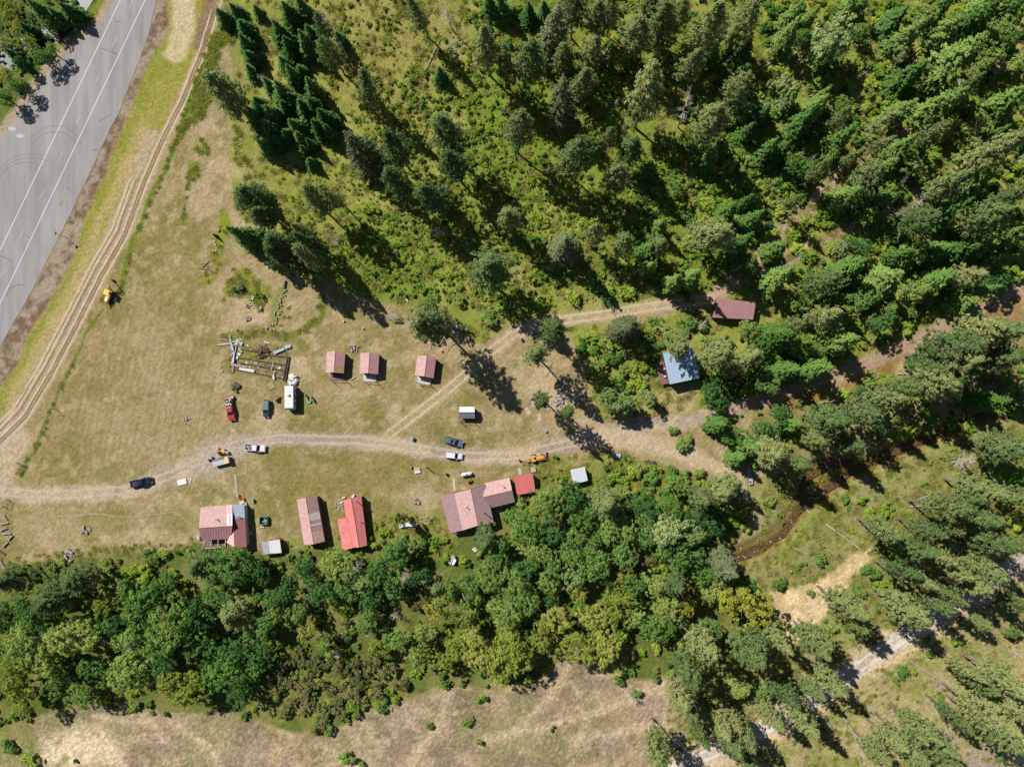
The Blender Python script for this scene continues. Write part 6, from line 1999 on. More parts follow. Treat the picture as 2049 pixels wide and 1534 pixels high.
def backhoe(px, py, dx, dy, label, up):
    """front loader at +x, digging arm at -x"""
    root = veh_root('backhoe', px, py, dx, dy, label, 'digger')
    Y = mat('digger_yellow', S(236, 170, 78), .6, 0, .12, 2)
    MB().loft([(-1.2, .5, .55, 1.1), (.4, .5, .55, 1.15), (1.5, .42, .6, 1.35), (2.2, .38, .65, 1.25)], .1).build('chassis', Y, root, False)
    if up:
        MB().box((1.3, 0, 1.42), (1.2, .75, .12)).build('hood', CARW, root, False)
        MB().box((-.55, 0, 2.55), (1.6, 1.45, .1)).build('cab_roof', mat('digger_roof', S(250, 206, 96), .6), root, False)
        for x in (-1.2, .15):
            for s in (-1, 1):
                MB().tube((x, s * .62, 1.0), (x, s * .62, 2.55), .05).build('cab_post', M_DARK, root, False)
    else:
        MB().box((1.0, 0, 1.4), (1.4, .7, .12)).build('hood', Y, root, False)
        MB().box((-.75, 0, 1.25), (1.1, 1.7, .35)).build('deck_plate', Y, root, False)
    MB().box((-.5, 0, 1.35), (.5, .5, .5)).build('seat', PLASTIC, root, False)
    for s in (-1, 1):
        wheel(root, -.7, s * .85, .68, .42)
        wheel(root, 1.6, s * .75, .42, .28)
        MB().path([(-.2, s * .62, 1.25), (1.6, s * .62, 1.3), (2.75, s * .62, .6)], [.09, .09, .09], 6).build('loader_arm', Y, root, False)
        MB().path([(-1.4, s * .3, .7), (-1.9, s * .95, .2)], [.08, .1], 6).build('stabiliser', Y, root, False)
    b = MB()
    b.add([(2.7, -1.1, .15), (2.7, 1.1, .15), (2.7, 1.1, .85), (2.7, -1.1, .85), (3.35, -1.1, .1), (3.35, 1.1, .1), (3.0, -1.1, .6), (3.0, 1.1, .6)],
          [(0, 3, 2, 1), (0, 1, 5, 4), (0, 4, 6, 3), (1, 2, 7, 5), (3, 6, 7, 2)])
    b.build('loader_bucket', mat('bucket_rust', S(150, 96, 74), .8) if not up else Y, root, False)
    for i in range(6):
        MB().box((3.42, -.95 + i * .38, .1), (.2, .12, .07)).build('bucket_tooth', M_GALV, root, False)
    e = (-3.1, .15, 2.9) if up else (-3.0, 0, 1.7)
    d = (-3.9, -.9, 1.0) if up else (-4.3, 0, .7)
    MB().path([(-1.3, 0, .9), (-2.2, .08, 2.3 if up else 1.5), e], [.17, .19, .14], 6).build('boom', Y, root, False)
    MB().path([e, d], [.16, .11], 6).build('dipper', Y, root, False)
    MB().box((d[0] - .2, d[1] - .15, d[2] - .35), (.55, .6, .6)).build('digging_bucket', M_DARK, root, False)
    return root


backhoe(218.5, 590, -8.5, 21, 'yellow digger with a tall arm parked beside the dirt track', True)
backhoe(1073, 916, 200, -26, 'orange front loader digger standing by the drive near the red shed', False)

# ------------------------------------------------------------------ smaller things in the yard
STONE = mat('field_stone', S(176, 168, 156), .95, 0, .2, 4, .3)
CONC = mat('concrete', S(190, 176, 166), .95, 0, .12, 3)
CHAR = mat('charred_beam', S(98, 86, 76), .95, 0, .25, 3)
PLANKW = mat('white_painted_plank', S(228, 224, 218), .8, 0, .1, 2)
TEAL = mat('teal_paint', S(70, 150, 138), .6, 0, .1, 2)
ORANGE = mat('orange_paint', S(226, 120, 50), .55)
REDM = mat('red_machine_paint', S(176, 74, 62), .55)


def beam(px0, px1, w, hgt, m, parent=None, lift=0.0, name='beam'):
    a, b = P(*px0), P(*px1)
    d = b - a
    c = (a + b) / 2
    return MB().box((c.x, c.y, max(a.z, b.z) + lift + hgt / 2), (math.hypot(d.x, d.y), w, hgt), math.atan2(d.y, d.x)).build(name, m, parent)


def lift_single(name, mb, m, px, label, cat, group=None, rz=0.0, h=0.0):
    return single(name, mb, m, P(px[0], px[1], h) - Vector((0, 0, h)), label, cat, group, rz)


# burnt-out foundation: the beams are parts of one ruin, the rubbish on it are things
ruin = empty('foundation_ruin', P(513, 718), 'ruined log foundation with rows of dark beams above the white camper', 'ruin')


def fp(x, y):
    return (430 + x / 8.52, 660 + y / 8.52)


for a, b in (((400, 320), (830, 392)), ((900, 425), (1250, 465)), ((400, 470), (1240, 605)), ((430, 560), (1200, 695)), ((330, 665), (1200, 835)), ((640, 330), (960, 470))):
    beam(fp(*a), fp(*b), .28, .3, CHAR, ruin, -.02)
for a, b in (((1245, 455), (1168, 860)), ((1278, 455), (1205, 872))):
    beam(fp(*a), fp(*b), .26, .42, CHAR, ruin, 0)
beam(fp(372, 260), fp(308, 725), .3, .36, GREYW, ruin, 0)
beam(fp(345, 380), fp(330, 560), .3, .4, PLANKW, ruin, .37)
g = random.Random(11)
for i in range(16):
    t = g.random()
    x, y = 310 + g.uniform(-20, 130), 200 + 530 * t
    a = fp(x, y)
    o = lift_single('scrap_board', MB().box((0, 0, .12 + .08 * (i % 4)), (g.uniform(.5, 1.5), g.uniform(.2, .6), .05), 0), (PLANKW, CONC, GREYW)[i % 3], a, 'pale broken boards heaped along the left side of the ruined foundation', 'board', 'scrap boards of the ruin', g.uniform(0, 3.1))
for (a, b, w, m_, lb) in (((290, 590), (560, 640), .75, mat('brown_sheet', S(176, 148, 138), .85), 'brownish board across the lower left of the ruin'), ((430, 655), (680, 705), .8, PLANKW, 'long white sheet leaning on the lower beam of the ruin'),
                          ((1015, 395), (1190, 320), .75, R_BLUE, 'left of two pale blue tin sheets right of the ruin'), ((1200, 305), (1300, 270), .85, R_BLUE, 'right of two pale blue tin sheets right of the ruin'),
                          ((60, 255), (300, 228), .16, PLANKW, 'thin white pole sticking out left of the ruin'), ((50, 150), (260, 190), .14, CONC, 'thin pale pole at the upper left of the ruin'), ((850, 200), (940, 232), .25, PLANKW, 'short white board above the ruin'),
                          ((1010, 530), (970, 680), .25, GREYW, 'grey board standing in the right of the ruin'), ((985, 770), (1035, 690), .3, mat('pink_scrap', S(220, 160, 140), .8), 'pinkish scrap sheet at the lower right of the ruin'), ((1000, 740), (1015, 840), .5, PLANKW, 'white scrap piece at the lower right of the ruin')):
    p, q = P(*fp(*a)), P(*fp(*b))
    d = q - p
    single('scrap_sheet' if w > .4 else 'scrap_pole', MB().box((0, 0, .5), (d.length, w, .05)), m_, (p + q) / 2, lb, 'scrap', None, math.atan2(d.y, d.x))
p, q = P(*fp(255, 90)), P(*fp(320, 355))
c = (p + q) / 2
single('scrap_sheet', MB().add([(p.x - c.x - .05, p.y - c.y, .6), (p.x - c.x + .1, p.y - c.y, .6), (q.x - c.x + .35, q.y - c.y, .5), (q.x - c.x - .35, q.y - c.y, .5), (p.x - c.x - .05, p.y - c.y, .55), (p.x - c.x + .1, p.y - c.y, .55), (q.x - c.x + .35, q.y - c.y, .45), (q.x - c.x - .35, q.y - c.y, .45)],
                                 [(0, 1, 2, 3), (7, 6, 5, 4), (0, 4, 5, 1), (1, 5, 6, 2), (2, 6, 7, 3), (3, 7, 4, 0)]), R_BLUE, c, 'tapering pale blue blade of metal at the left of the ruin', 'scrap')


def heap(px, r, n, mats_, label, cat='junk pile', name='junk_pile', seed=1, s=(.15, .4)):
    root = empty(name, P(*px), label, cat)
    g = random.Random(seed)
    for i in range(n):
        a, q = g.uniform(0, 6.28), math.sqrt(g.random()) * r
        m_ = mats_[i % len(mats_)]
        mb = MB()
        w = g.uniform(*s)
        if i % 3 == 0:
            mb.blob((0, 0, 0), w * .7, i, 6, .8)
        elif i % 3 == 1:
            mb.box((0, 0, 0), (w * 1.6, w, w * .7), g.uniform(0, 3))
        else:
            mb.tube((-w, 0, 0), (w, .1, .1), w * .3, w * .25, 8)
        o = mb.build('piece', m_, root, False)
        o.location = (q * math.cos(a), q * math.sin(a), w * .45 + .25 * (1 - q / r))
        o.rotation_euler = (0, 0, g.uniform(0, 3))
    return root


heap(fp(430, 210), .9, 14, (PLANKW, CONC, PLANKW), 'white rubble pile at the top left corner of the ruin', seed=2, s=(.25, .6))
g2 = random.Random(5)
for i, (x, y) in enumerate(((560, 270), (700, 560), (880, 630), (1100, 650), (930, 470), (1190, 580), (540, 560), (740, 640), (1080, 790), (640, 510), (1160, 800), (860, 760), (1010, 610), (590, 640))):
    lift_single('scrap_board', MB().box((0, 0, .1), (g2.uniform(.4, 1.0), g2.uniform(.2, .5), .06), 0), (PLANKW, CONC, GREYW)[i % 3], fp(x, y), 'pale scrap board lying loose between the dark beams of the ruin', 'board', 'loose scrap between the beams', g2.uniform(0, 3))
heap(fp(110, 670), .8, 10, (CONC, PLANKW, STONE), 'pale rubble pile at the bottom left of the ruin', seed=3)
heap(fp(820, 370), 1.7, 26, (CHAR, mat('brown_brush', S(110, 84, 72), .95), CHAR), 'dark brown heap of brush and char inside the ruin', seed=4, s=(.3, .8))
heap((506.6, 597), .8, 14, (mat('black_junk', S(40, 42, 52), .6), W_WHITE, mat('blue_junk', S(90, 120, 160), .6)), 'black and blue junk pile at the tip of the rubbish patch', seed=5)
heap((496.3, 610.6), .9, 16, (REDM, W_WHITE, PLASTIC, CONC), 'red and white junk pile in the middle of the rubbish row', seed=6)
heap((495.6, 638), .9, 14, (W_WHITE, REDM, M_DARK, CONC), 'lowest junk pile of the rubbish row, white and maroon', seed=7)
heap((478, 581), 1.2, 22, (GREYW, CHAR, GREYW), 'grey brush pile in the long grass above the junk', 'brush pile', 'brush_pile', 8, (.3, .9))
heap((519, 619), .8, 10, (GREYW, CHAR), 'small grey twig pile right of the junk row', 'brush pile', 'brush_pile', 9, (.2, .6))
heap((471, 775), 1.2, 16, (mat('green_branch', S(92, 106, 66), .9), CHAR, mat('green_branch', S(92, 106, 66), .9)), 'heap of cut green branches above the red pickup', 'brush pile', 'brush_pile', 10, (.3, .8))
heap((173, 1060), 1.6, 16, (GREYW, CONC, GREYW), 'pale scatter of dead twigs on the long lawn', 'brush pile', 'brush_pile', 12, (.2, .6))
heap((374, 842), 1.0, 10, (GREYW, CONC), 'small grey twig patch on the big lawn left of the red pickup', 'brush pile', 'brush_pile', 13, (.15, .4))
heap((1118, 803), 1.5, 24, (STONE, GREYW, STONE), 'grey rock pile beside the two yard pines', 'rock pile', 'rock_pile', 14, (.3, .7))
heap((708, 697), 1.3, 18, (STONE, CONC, GREYW), 'pale rubble ring above the first and second cabins', 'rock pile', 'rock_pile', 15, (.2, .45))
heap((835, 1003), .9, 14, (STONE, CHAR, CONC), 'round stone fire pit on the lawn left of the largest house', 'fire pit', 'fire_pit', 16, (.2, .5))
heap((850, 1035), 1.0, 10, (CONC, STONE), 'pale stones scattered above the white curved sheet', 'rock pile', 'rock_pile', 17, (.12, .3))
heap((140, 1112), 1.4, 16, (GREYW, GREYW, STONE), 'grey branch heap on the lower edge of the long lawn', 'brush pile', 'brush_pile', 18, (.3, .8))
heap((679, 1012), 1.2, 18, (PLANKW, CONC, STONE), 'white stones and scraps left of the bright red house', 'rock pile', 'rock_pile', 19, (.12, .4))
heap((586, 760), 1.3, 16, (PLANKW, WB, PLANKW), 'white tarp and bags heaped behind the camper', 'tarp', 'tarp_heap', 20, (.5, 1.0))

# stones in a row
SP = [(1265, 590), (1240, 612), (1212, 640), (1245, 665), (1210, 692), (1178, 712), (1182, 745), (1188, 772), (1148, 792), (1188, 812), (1155, 840), (1100, 920), (1192, 900), (1160, 935), (1095, 952), (1125, 1000), (1132, 1030), (1118, 1078), (1035, 1095), (1072, 1100), (990, 1150), (1045, 1172), (1090, 1175)]
for i, (x, y) in enumerate(SP):
    lift_single('stone', MB().blob((0, 0, .18), (random.uniform(.28, .45), random.uniform(.22, .36), .28), i, 7), STONE, (400 + x / 7.32, 500 + y / 7.32),
                '%s stone from the top of the stone row on the lawn' % ORD[i + 1] if i < 20 else ('leftmost', 'middle', 'rightmost')[i - 20] + ' of the three loose stones at the foot of the stone row', 'stone', 'stones of the garden row', i * .7)
lift_single('drain_pipe', MB().tube((0, -1.1, .28), (0, 1.1, .28), .28, .28, 12), mat('pipe_dark', S(70, 72, 74), .6), (570.8, 569.7), 'dark pipe lying at the top of the stone row', 'pipe', None, -.15)

# timber at the left edge
for i, (x, y, L_, a, lb) in enumerate(((70, 880, 1.6, 2.2, 'topmost grey log of the woodpile at the left edge'), (60, 950, 2.2, .2, 'second grey log from the top of the left edge woodpile'), (50, 1015, 2.0, .4, 'third grey log from the top of the left edge woodpile'), (85, 1065, 2.4, .1, 'longest level log in the left edge woodpile'), (130, 1112, 1.8, .9, 'rightmost log of the left edge woodpile'), (70, 1190, 2.0, .8, 'log below the rightmost log of the left edge woodpile'), (25, 1270, 2.4, 2.6, 'dark log near the bottom of the left edge woodpile'), (45, 1425, 3.0, 2.2, 'thick grey log at the bottom end of the left edge woodpile'))):
    gg = random.Random(i)
    lift_single('timber_log', MB().path([(-L_ / 2, 0, .25), (0, .08, .3), (L_ / 2, -.05, .24)], [.2, .24, .17], 8), GREYW if i != 6 else CHAR, (x / 5.68, 880 + y / 5.68), lb, 'log', 'woodpile logs', a)

# gates and posts
gt = empty('metal_gate', P(41, 935), 'small dark pipe gate at the lower end of the track fringe', 'gate')
pa, pb, pc = P(36, 948, .0), P(50, 931), P(38, 926)
for q in (pa, pb, pc):
    MB().tube((q.x, q.y, q.z - .3), (q.x, q.y, q.z + 1.3), .07).build('post', M_DARK, gt)
for q0, q1 in ((pa, pb), (pb, pc)):
    for hh in (.4, .8, 1.2):
        MB().tube((q0.x, q0.y, q0.z + hh), (q1.x, q1.y, q1.z + hh), .04).build('rail', M_DARK, gt)
gt = empty('rail_fence', P(14, 1008), 'short dark rail fence below the driveway entrance', 'fence')
for q in (P(19, 1000), P(12, 1014)):
    MB().tube((q.x, q.y, q.z - .3), (q.x, q.y, q.z + 1.2), .08).build('post', CHAR, gt)
    MB().tube((q.x - .9, q.y + .3, q.z + .2), (q.x, q.y, q.z + 1.1), .06).build('brace', CHAR, gt)
a, b = P(19, 1000, 1.0), P(12, 1014, 1.0)
MB().tube(a, b, .06).build('rail', CHAR, gt)


def pole(name, base, h, label, cat, m, r=.08, head=None):
    root = empty(name, P(*base), label, cat)
    MB().tube((0, 0, -.4), (0, 0, h), r, r * .8, 8).build('post', m, root, False)
    if head:
        head(root, h)
    return root


def signhead(root, h):
    o = MB().box((0, 0, h + .1), (.8, .05, .8), 1.2).build('sign_plate', M_GALV, root, False)


pole('road_sign', (132, 474), 4.2, 'thin sign post with a square plate beside the highway', 'sign', CHAR, .06, signhead)


def crossbar(root, h):
    MB().box((-.5, .05, h), (1.3, .1, .1)).build('arm', CHAR, root, False)


pole('yard_post', (114, 818.5), 2.8, 'dark post with a short arm at the left edge of the big lawn', 'post', CHAR, .08, crossbar)
pole('yard_post', (847, 1065), 6.0, 'tall thin pole in the long grass below the white curved sheet', 'pole', GREYW, .08)
pole('yard_post', (856, 935), 2.6, 'dark post standing alone below the white car', 'post', M_DARK, .14)
pole('yard_post', (1470, 744), 7.0, 'bare pole among the bushes right of the blue roofed cabin', 'pole', GREYW, .14)
lift_single('fallen_post', MB().box((0, 0, .1), (2.9, .14, .16)), CHAR, (409, 539), 'dark fallen post lying beside the lawn grass strip', 'post', None, -.15)
lift_single('fallen_post', MB().box((0, 0, .1), (2.2, .14, .16)), CHAR, (411.5, 530), 'second dark fallen post, slanting above the first', 'post', None, .75)
o = empty('young_spruce', P(434, 473), 'single tiny spruce sapling on the upper lawn', 'tree')
for pn, me in (('trunk', TRUNKS['s'][0]), ('crown', CROWNS['s'][0])):
    c_ = bpy.data.objects.new(pn, me)
    COL.objects.link(c_)
    c_.parent = o
    c_.scale = (.22, .22, .2)
gs = empty('info_board', P(437.5, 461), 'little blue grey slab beside the tiny spruce', 'slab')
MB().box((0, 0, .35), (1.0, .6, .08), 1.1).build('slab', R_DGREY, gs, False)
MB().box((0, 0, .15), (.6, .4, .4), 1.1).build('base', STONE, gs, False)
for i, (x, y) in enumerate(((430, 484), (432, 489), (427, 503), (433, 502))):
    lift_single('stone', MB().blob((0, 0, .12), .26, 40 + i, 6), PLANKW, (x, y), ('upper', 'second', 'lower left', 'lower right')[i] + ' of the white stones below the tiny spruce', 'stone', None, i)

# hedge-like ring lies in the grass; motorbikes by the camper
def motorbike(px, ang, m, label):
    root = empty('motorbike', P(*px), label, 'motorbike', None, ang)
    for x in (-.72, .72):
        o = MB().tube((x, -.07, .33), (x, .07, .33), .33, .33, 14).build('wheel', RUBBER, root, False)
        MB().tube((x, -.08, .33), (x, .08, .33), .18, .18, 8).build('rim', RIM, o, False)
    MB().loft([(-.5, .12, .45, .75), (.1, .17, .4, .95), (.45, .1, .5, .9)], .06).build('body', m, root, False)
    MB().box((-.4, 0, .85), (.7, .28, .12)).build('seat', PLASTIC, root, False)
    MB().tube((.5, -.38, 1.05), (.5, .38, 1.05), .03).build('handlebar', M_DARK, root, False)
    MB().tube((.72, 0, .33), (.45, 0, 1.05), .04).build('fork', M_GALV, root, False)


motorbike((628, 799.5), -1.05, mat('bike_black', S(40, 42, 46), .35), 'dark motorbike leaning beside the green disc at the camper')
motorbike((615.5, 795), -1.1, mat('bike_grey', S(150, 146, 146), .5), 'grey motorbike nearest the camper side')
gd = empty('disc_sled', P(619.5, 802.5), 'bright green disc with a dark centre beside the camper', 'disc')
MB().tube((0, 0, .3), (0, 0, .42), .62, .58, 18).build('disc', mat('bright_green', S(96, 206, 140), .5), gd, False)
MB().tube((0, 0, .42), (0, 0, .5), .22, .2, 12).build('hub', mat('deep_green', S(30, 110, 70), .5), gd, False)
MB().tube((0, 0, 0), (0, 0, .3), .2, .2, 10).build('foot', M_DARK, gd, False)


def mower(px, ang, m, label, s=1.0):
    root = empty('ride_on_mower', P(*px), label, 'mower', None, ang)
    MB().loft([(-.2 * s, .32 * s, .35 * s, .75 * s), (.5 * s, .3 * s, .35 * s, .8 * s), (.85 * s, .22 * s, .4 * s, .7 * s)], .08).build('hood', m, root, False)
    MB().box((-.5 * s, 0, .55 * s), (.6 * s, .8 * s, .2 * s)).build('body', m, root, False)
    MB().box((-.5 * s, 0, .8 * s), (.45 * s, .45 * s, .3 * s)).build('seat', PLASTIC, root, False)
    MB().box((.1 * s, 0, .2 * s), (.9 * s, 1.1 * s, .12 * s)).build('cutting_deck', m, root, False)
    MB().tube((.0, 0, .75 * s), (-.12 * s, 0, 1.0 * s), .2 * s, .2 * s, 12).build('steering_wheel', PLASTIC, root, False)
    for x, r_ in ((-.55 * s, .28 * s), (.65 * s, .2 * s)):
        for sg in (-1, 1):
            wheel(root, x, sg * .42 * s, r_, .2 * s)


mower((445.5, 904), .1, mat('mower_yellow', S(240, 180, 80), .5), 'yellow ride-on mower behind the equipment trailer', 1.3)
mower((557, 798.5), 1.2, REDM, 'red mower between the green wagon and the camper', 1.0)
mower((485, 997), -.4, ORANGE, 'orange mower at the end of the narrow walkway', .9)
mower((941, 963), .6, REDM, 'small red mower right below the white gas tank', .8)

BARR = mat('barrel_black', S(42, 42, 44), .5)


def barrel(px, m, label, r=.3, h=.9):
    root = empty('barrel', P(*px), label, 'barrel')
    MB().tube((0, 0, 0), (0, 0, h), r, r, 14).build('drum', m, root, False)
    for z in (.3, .62):
        MB().tube((0, 0, h * z), (0, 0, h * z + .05), r + .02, r + .02, 14).build('hoop', m, root, False)
    MB().tube((0, 0, h), (0, 0, h + .03), r * .9, r * .9, 14).build('lid', M_GALV, root, False)


barrel((467.5, 794.5), BARR, 'dark barrel at the tail of the red pickup', .4)
barrel((823, 934.5), BARR, 'black barrel beside the pink and white platform', .32)
barrel((919.8, 944.5), BARR, 'dark drum at the left end of the gas tank', .32, .7)
barrel((479, 991.5), BARR, 'dark barrel by the orange mower')
barrel((437.5, 897.5), W_WHITE, 'white barrel left of the yellow mower', .42)
barrel((456.5, 904.5), W_WHITE, 'white barrel right of the yellow mower', .4)
barrel((417.5, 917.5), W_WHITE, 'white drum at the left end of the equipment trailer', .45)
barrel((424, 915), CONC, 'grey drum beside the white drum left of the equipment trailer', .45)
barrel((1278, 930), W_WHITE, 'white bucket left of the tyre heap', .28, .5)
barrel((507.5, 999), W_WHITE, 'white drum on the lawn right of the leftmost house', .28)
barrel((508, 1004), mat('cream', S(220, 206, 190), .7), 'small pale drum just below the white drum on the lawn', .25, .6)
barrel((727, 657), W_WHITE, 'white bucket in the shade left of the plank shelter', .25, .4)
barrel((688, 642.5), CHAR, 'dark stump on the lawn above the first cabin', .3, .5)
barrel((687, 617), CHAR, 'dark stump at the tip of the shadow above the first cabin', .25, .4)
barrel((884, 702), ORANGE, 'small orange drum behind the tilted cabin', .3, .5)
barrel((1092.7, 862.5), STONE, 'pale stump in the middle of the right yard', .45, .45)
barrel((1062.5, 796), W_WHITE, 'white drum against the left yard pine', .4, .8)

# flat things
lift_single('mattress', MB().loft([(-1.25, .78, 0, .32), (1.25, .78, 0, .32)], .1), CARW, (365, 964.3), 'white mattress lying beside the driveway', 'mattress', None, .24)
lift_single('white_plank', MB().box((0, 0, .1), (1.4, .32, .12)), PLANKW, (381.5, 961.5), 'short white plank right of the mattress', 'plank', None, 1.25)
pl = empty('pallet', P(543, 771.5), 'broken wooden pallet above the green wagon', 'pallet', None, .6)
for i in range(6):
    MB().box((0, -.75 + i * .3, .16), (1.7, .2, .04)).build('slat', mat('pallet_wood', S(202, 176, 138), .85, 0, .15, 3), pl, False)
for x in (-.75, 0, .75):
    MB().box((x, 0, .07), (.1, 1.7, .12)).build('runner', W_WOOD, pl, False)
pf = empty('platform', P(834.5, 940.5), 'pink and white wooden platform on the lawn below the white car', 'platform', None, .15)
MB().box((0, .35, .25), (1.7, .75, .1)).build('board', mat('pink_board', S(214, 168, 158), .8), pf, False)
MB().box((.1, -.42, .3), (1.6, .7, .1)).build('board', PLANKW, pf, False)
MB().box((0, 0, .1), (1.4, 1.2, .2)).build('frame', W_WOOD, pf, False)
for (x, y, a, w, lb) in ((1056.6, 822.5, -1.0, .75, 'left of two concrete slabs beside the yard pines'), (1079.6, 835, -1.5, .8, 'right of two concrete slabs beside the yard pines')):
    lift_single('concrete_slab', MB().box((0, 0, .05), (2.1, w * 1.3, .14)), mat('slab_concrete', S(196, 178, 156), .95, 0, .12, 3), (x, y), lb, 'slab', None, a)
MB_ = MB().add([(-.5, 1.3, .0), (.1, 1.3, .0), (.9, -1.2, .0), (-.6, -1.0, .0), (-.5, 1.3, .1), (.1, 1.3, .1), (.9, -1.2, .1), (-.6, -1.0, .1)], [(4, 7, 6, 5), (0, 1, 2, 3), (0, 4, 5, 1), (1, 5, 6, 2), (2, 6, 7, 3), (3, 7, 4, 0)])
lift_single('doorstep_slab', MB_, mat('pink_slab', S(204, 176, 164), .9), (1068, 806), 'pinkish wedge slab half under the left yard pine', 'slab')
for (x, y, s, lb) in ((1040, 942.5, (1.0, 1.9, .1), 'left pale slab above the square red shed'), (1067, 939, (1.3, 1.3, .5), 'right pale broken slab above the square red shed')):
    lift_single('pale_slab', MB().box((0, 0, s[2] / 2), s), CONC, (x, y), lb, 'slab', None, .2)
wk = empty('walkway', P(472.3, 970.5), 'narrow paved walkway from the drive to the leftmost house', 'path')
for i in range(12):
    t = i / 11
    q = P(470.3 + 3.9 * t, 950 + 41 * t)
    MB().box((q.x, q.y, q.z + .03), (.62, .46, .08), .05).build('paver', CONC, wk)
lift_single('ramp_board', MB().box((0, 0, .2), (1.6, .35, .08)), mat('pallet_wood', S(202, 176, 138), .85, 0, .15, 3), (706, 757), 'tan board lying at the deck corner of the first cabin', 'board', None, .5)
lift_single('ramp_board', MB().box((0, 0, .1), (1.2, .2, .06)), mat('pallet_wood', S(202, 176, 138), .85, 0, .15, 3), (687, 765.5), 'narrow tan board below the first cabin deck', 'board', None, .35)

# teal bin, curved white sheet, cart, tyres, boat
tb = empty('teal_bin', P(529.8, 1040), 'open teal bin full of junk right of the leftmost house', 'bin')
for (c, s) in (((0, 1.0, .55), (2.2, .12, 1.1)), ((0, -1.0, .55), (2.2, .12, 1.1)), ((1.05, 0, .55), (.12, 1.9, 1.1)), ((-1.05, 0, .55), (.12, 1.9, 1.1))):
    MB().box(c, s).build('side', TEAL, tb, False)
MB().box((0, 0, .15), (2.0, 1.9, .2)).build('floor', M_DARK, tb, False)
g = random.Random(9)
for i in range(12):
    MB().blob((g.uniform(-.5, .8), g.uniform(-.6, .5), .5), g.uniform(.15, .32), i, 6, .7).build('junk', (M_GALV, W_WHITE, mat('blue_junk', S(90, 120, 160), .6))[i % 3], tb, False)
cs = empty('curved_sheet', P(818, 1049), 'long white curved sheet on low stands in the long grass', 'sheet')
pts = [(-2.5, -.42), (-1.4, -.05), (0, .1), (1.3, .05), (2.45, -.02)]
mb = MB()
for (x0, y0), (x1, y1) in zip(pts[:-1], pts[1:]):
    mb.slab([(x0, y0 - .42, .85), (x1, y1 - .48, .85), (x1, y1 + .48, .95), (x0, y0 + .42, .95)], .06)
mb.build('sheet', CARW, cs, False)
for x in (-1.6, 0, 1.6):
    MB().box((x, -.05, .42), (.12, .7, .85)).build('stand', W_WOOD, cs, False)
MB().box((.3, .65, .5), (2.4, .3, .1), .08).build('edge_board', mat('pink_board', S(214, 168, 158), .8), cs, False)
heap((817, 1056), .5, 6, (M_GALV, M_DARK), 'small grey scrap under the white curved sheet', seed=31)
ct = empty('cart', P(1236, 910.5), 'flat blue grey cart beside the turnaround', 'cart', None, .1)
MB().box((0, 0, .7), (1.5, 1.0, .1)).build('top', R_BLUE, ct, False)
MB().box((.2, -.6, .5), (1.2, .3, .1), .2).build('shelf', R_GREY, ct, False)
for x in (-.55, .55):
    for s in (-1, 1):
        wheel(ct, x, s * .45, .3, .12)


def torus(mb, c, R, r, n=16, k=6):
    vs, fs = [], []
    for i in range(n):
        a = 2 * math.pi * i / n
        for j in range(k):
            b = 2 * math.pi * j / k
            vs.append((c[0] + (R + r * math.cos(b)) * math.cos(a), c[1] + (R + r * math.cos(b)) * math.sin(a), c[2] + r * math.sin(b)))
    for i in range(n):
        for j in range(k):
            fs.append((i * k + j, ((i + 1) % n) * k + j, ((i + 1) % n) * k + (j + 1) % k, i * k + (j + 1) % k))
    return mb.add(vs, fs)


TY = mat('old_tyre', S(88, 86, 96), .8)
for i, (x, y, z, lb) in enumerate(((1297.5, 923, .15, 'leftmost old tyre of the heap beside the turnaround'), (1303, 926.5, .15, 'old tyre in the middle of the heap'), (1308.5, 924.5, .45, 'topmost old tyre of the heap, lying flat'), (1308, 925, .15, 'bottom old tyre under the topmost one'), (1312.5, 930.5, .15, 'rightmost old tyre of the heap'), (1307, 931.5, .15, 'lowest old tyre of the heap'))):
    o = single('old_tyre', torus(MB(), (0, 0, z), .32, .14), TY, P(x, y), lb, 'tyre', 'tyres in the heap')
bo = empty('rowing_boat', P(1498.5, 951.5), 'small grey boat filled with junk at the end of the turnaround', 'boat', None, math.atan2(-35.5, 5.6) + math.pi)
mb = MB()
secs = [(-2.3, .45, .2), (-1.2, .65, .12), (.3, .68, .1), (1.5, .48, .16), (2.4, .04, .35)]
vs, fs = [], []
for x, w, zb in secs:
    vs += [(x, -w, .6), (x, -w * .6, zb), (x, w * .6, zb), (x, w, .6)]
for i in range(4):
    for j in range(3):
        fs.append((i * 4 + j, i * 4 + j + 1, (i + 1) * 4 + j + 1, (i + 1) * 4 + j))
fs.append((0, 1, 2, 3))
mb.add(vs, fs).build('hull', R_GREY, bo, False)
for x in (-1.2, .2, 1.2):
    MB().box((x, 0, .5), (.3, 1.05, .05)).build('thwart', W_WHITE, bo, False)
for i in range(8):
    MB().blob((g.uniform(-2, .3), g.uniform(-.3, .3), .45), g.uniform(.12, .25), i, 6).build('junk', (M_DARK, W_WHITE, mat('blue_junk', S(90, 120, 160), .6))[i % 3], bo, False)

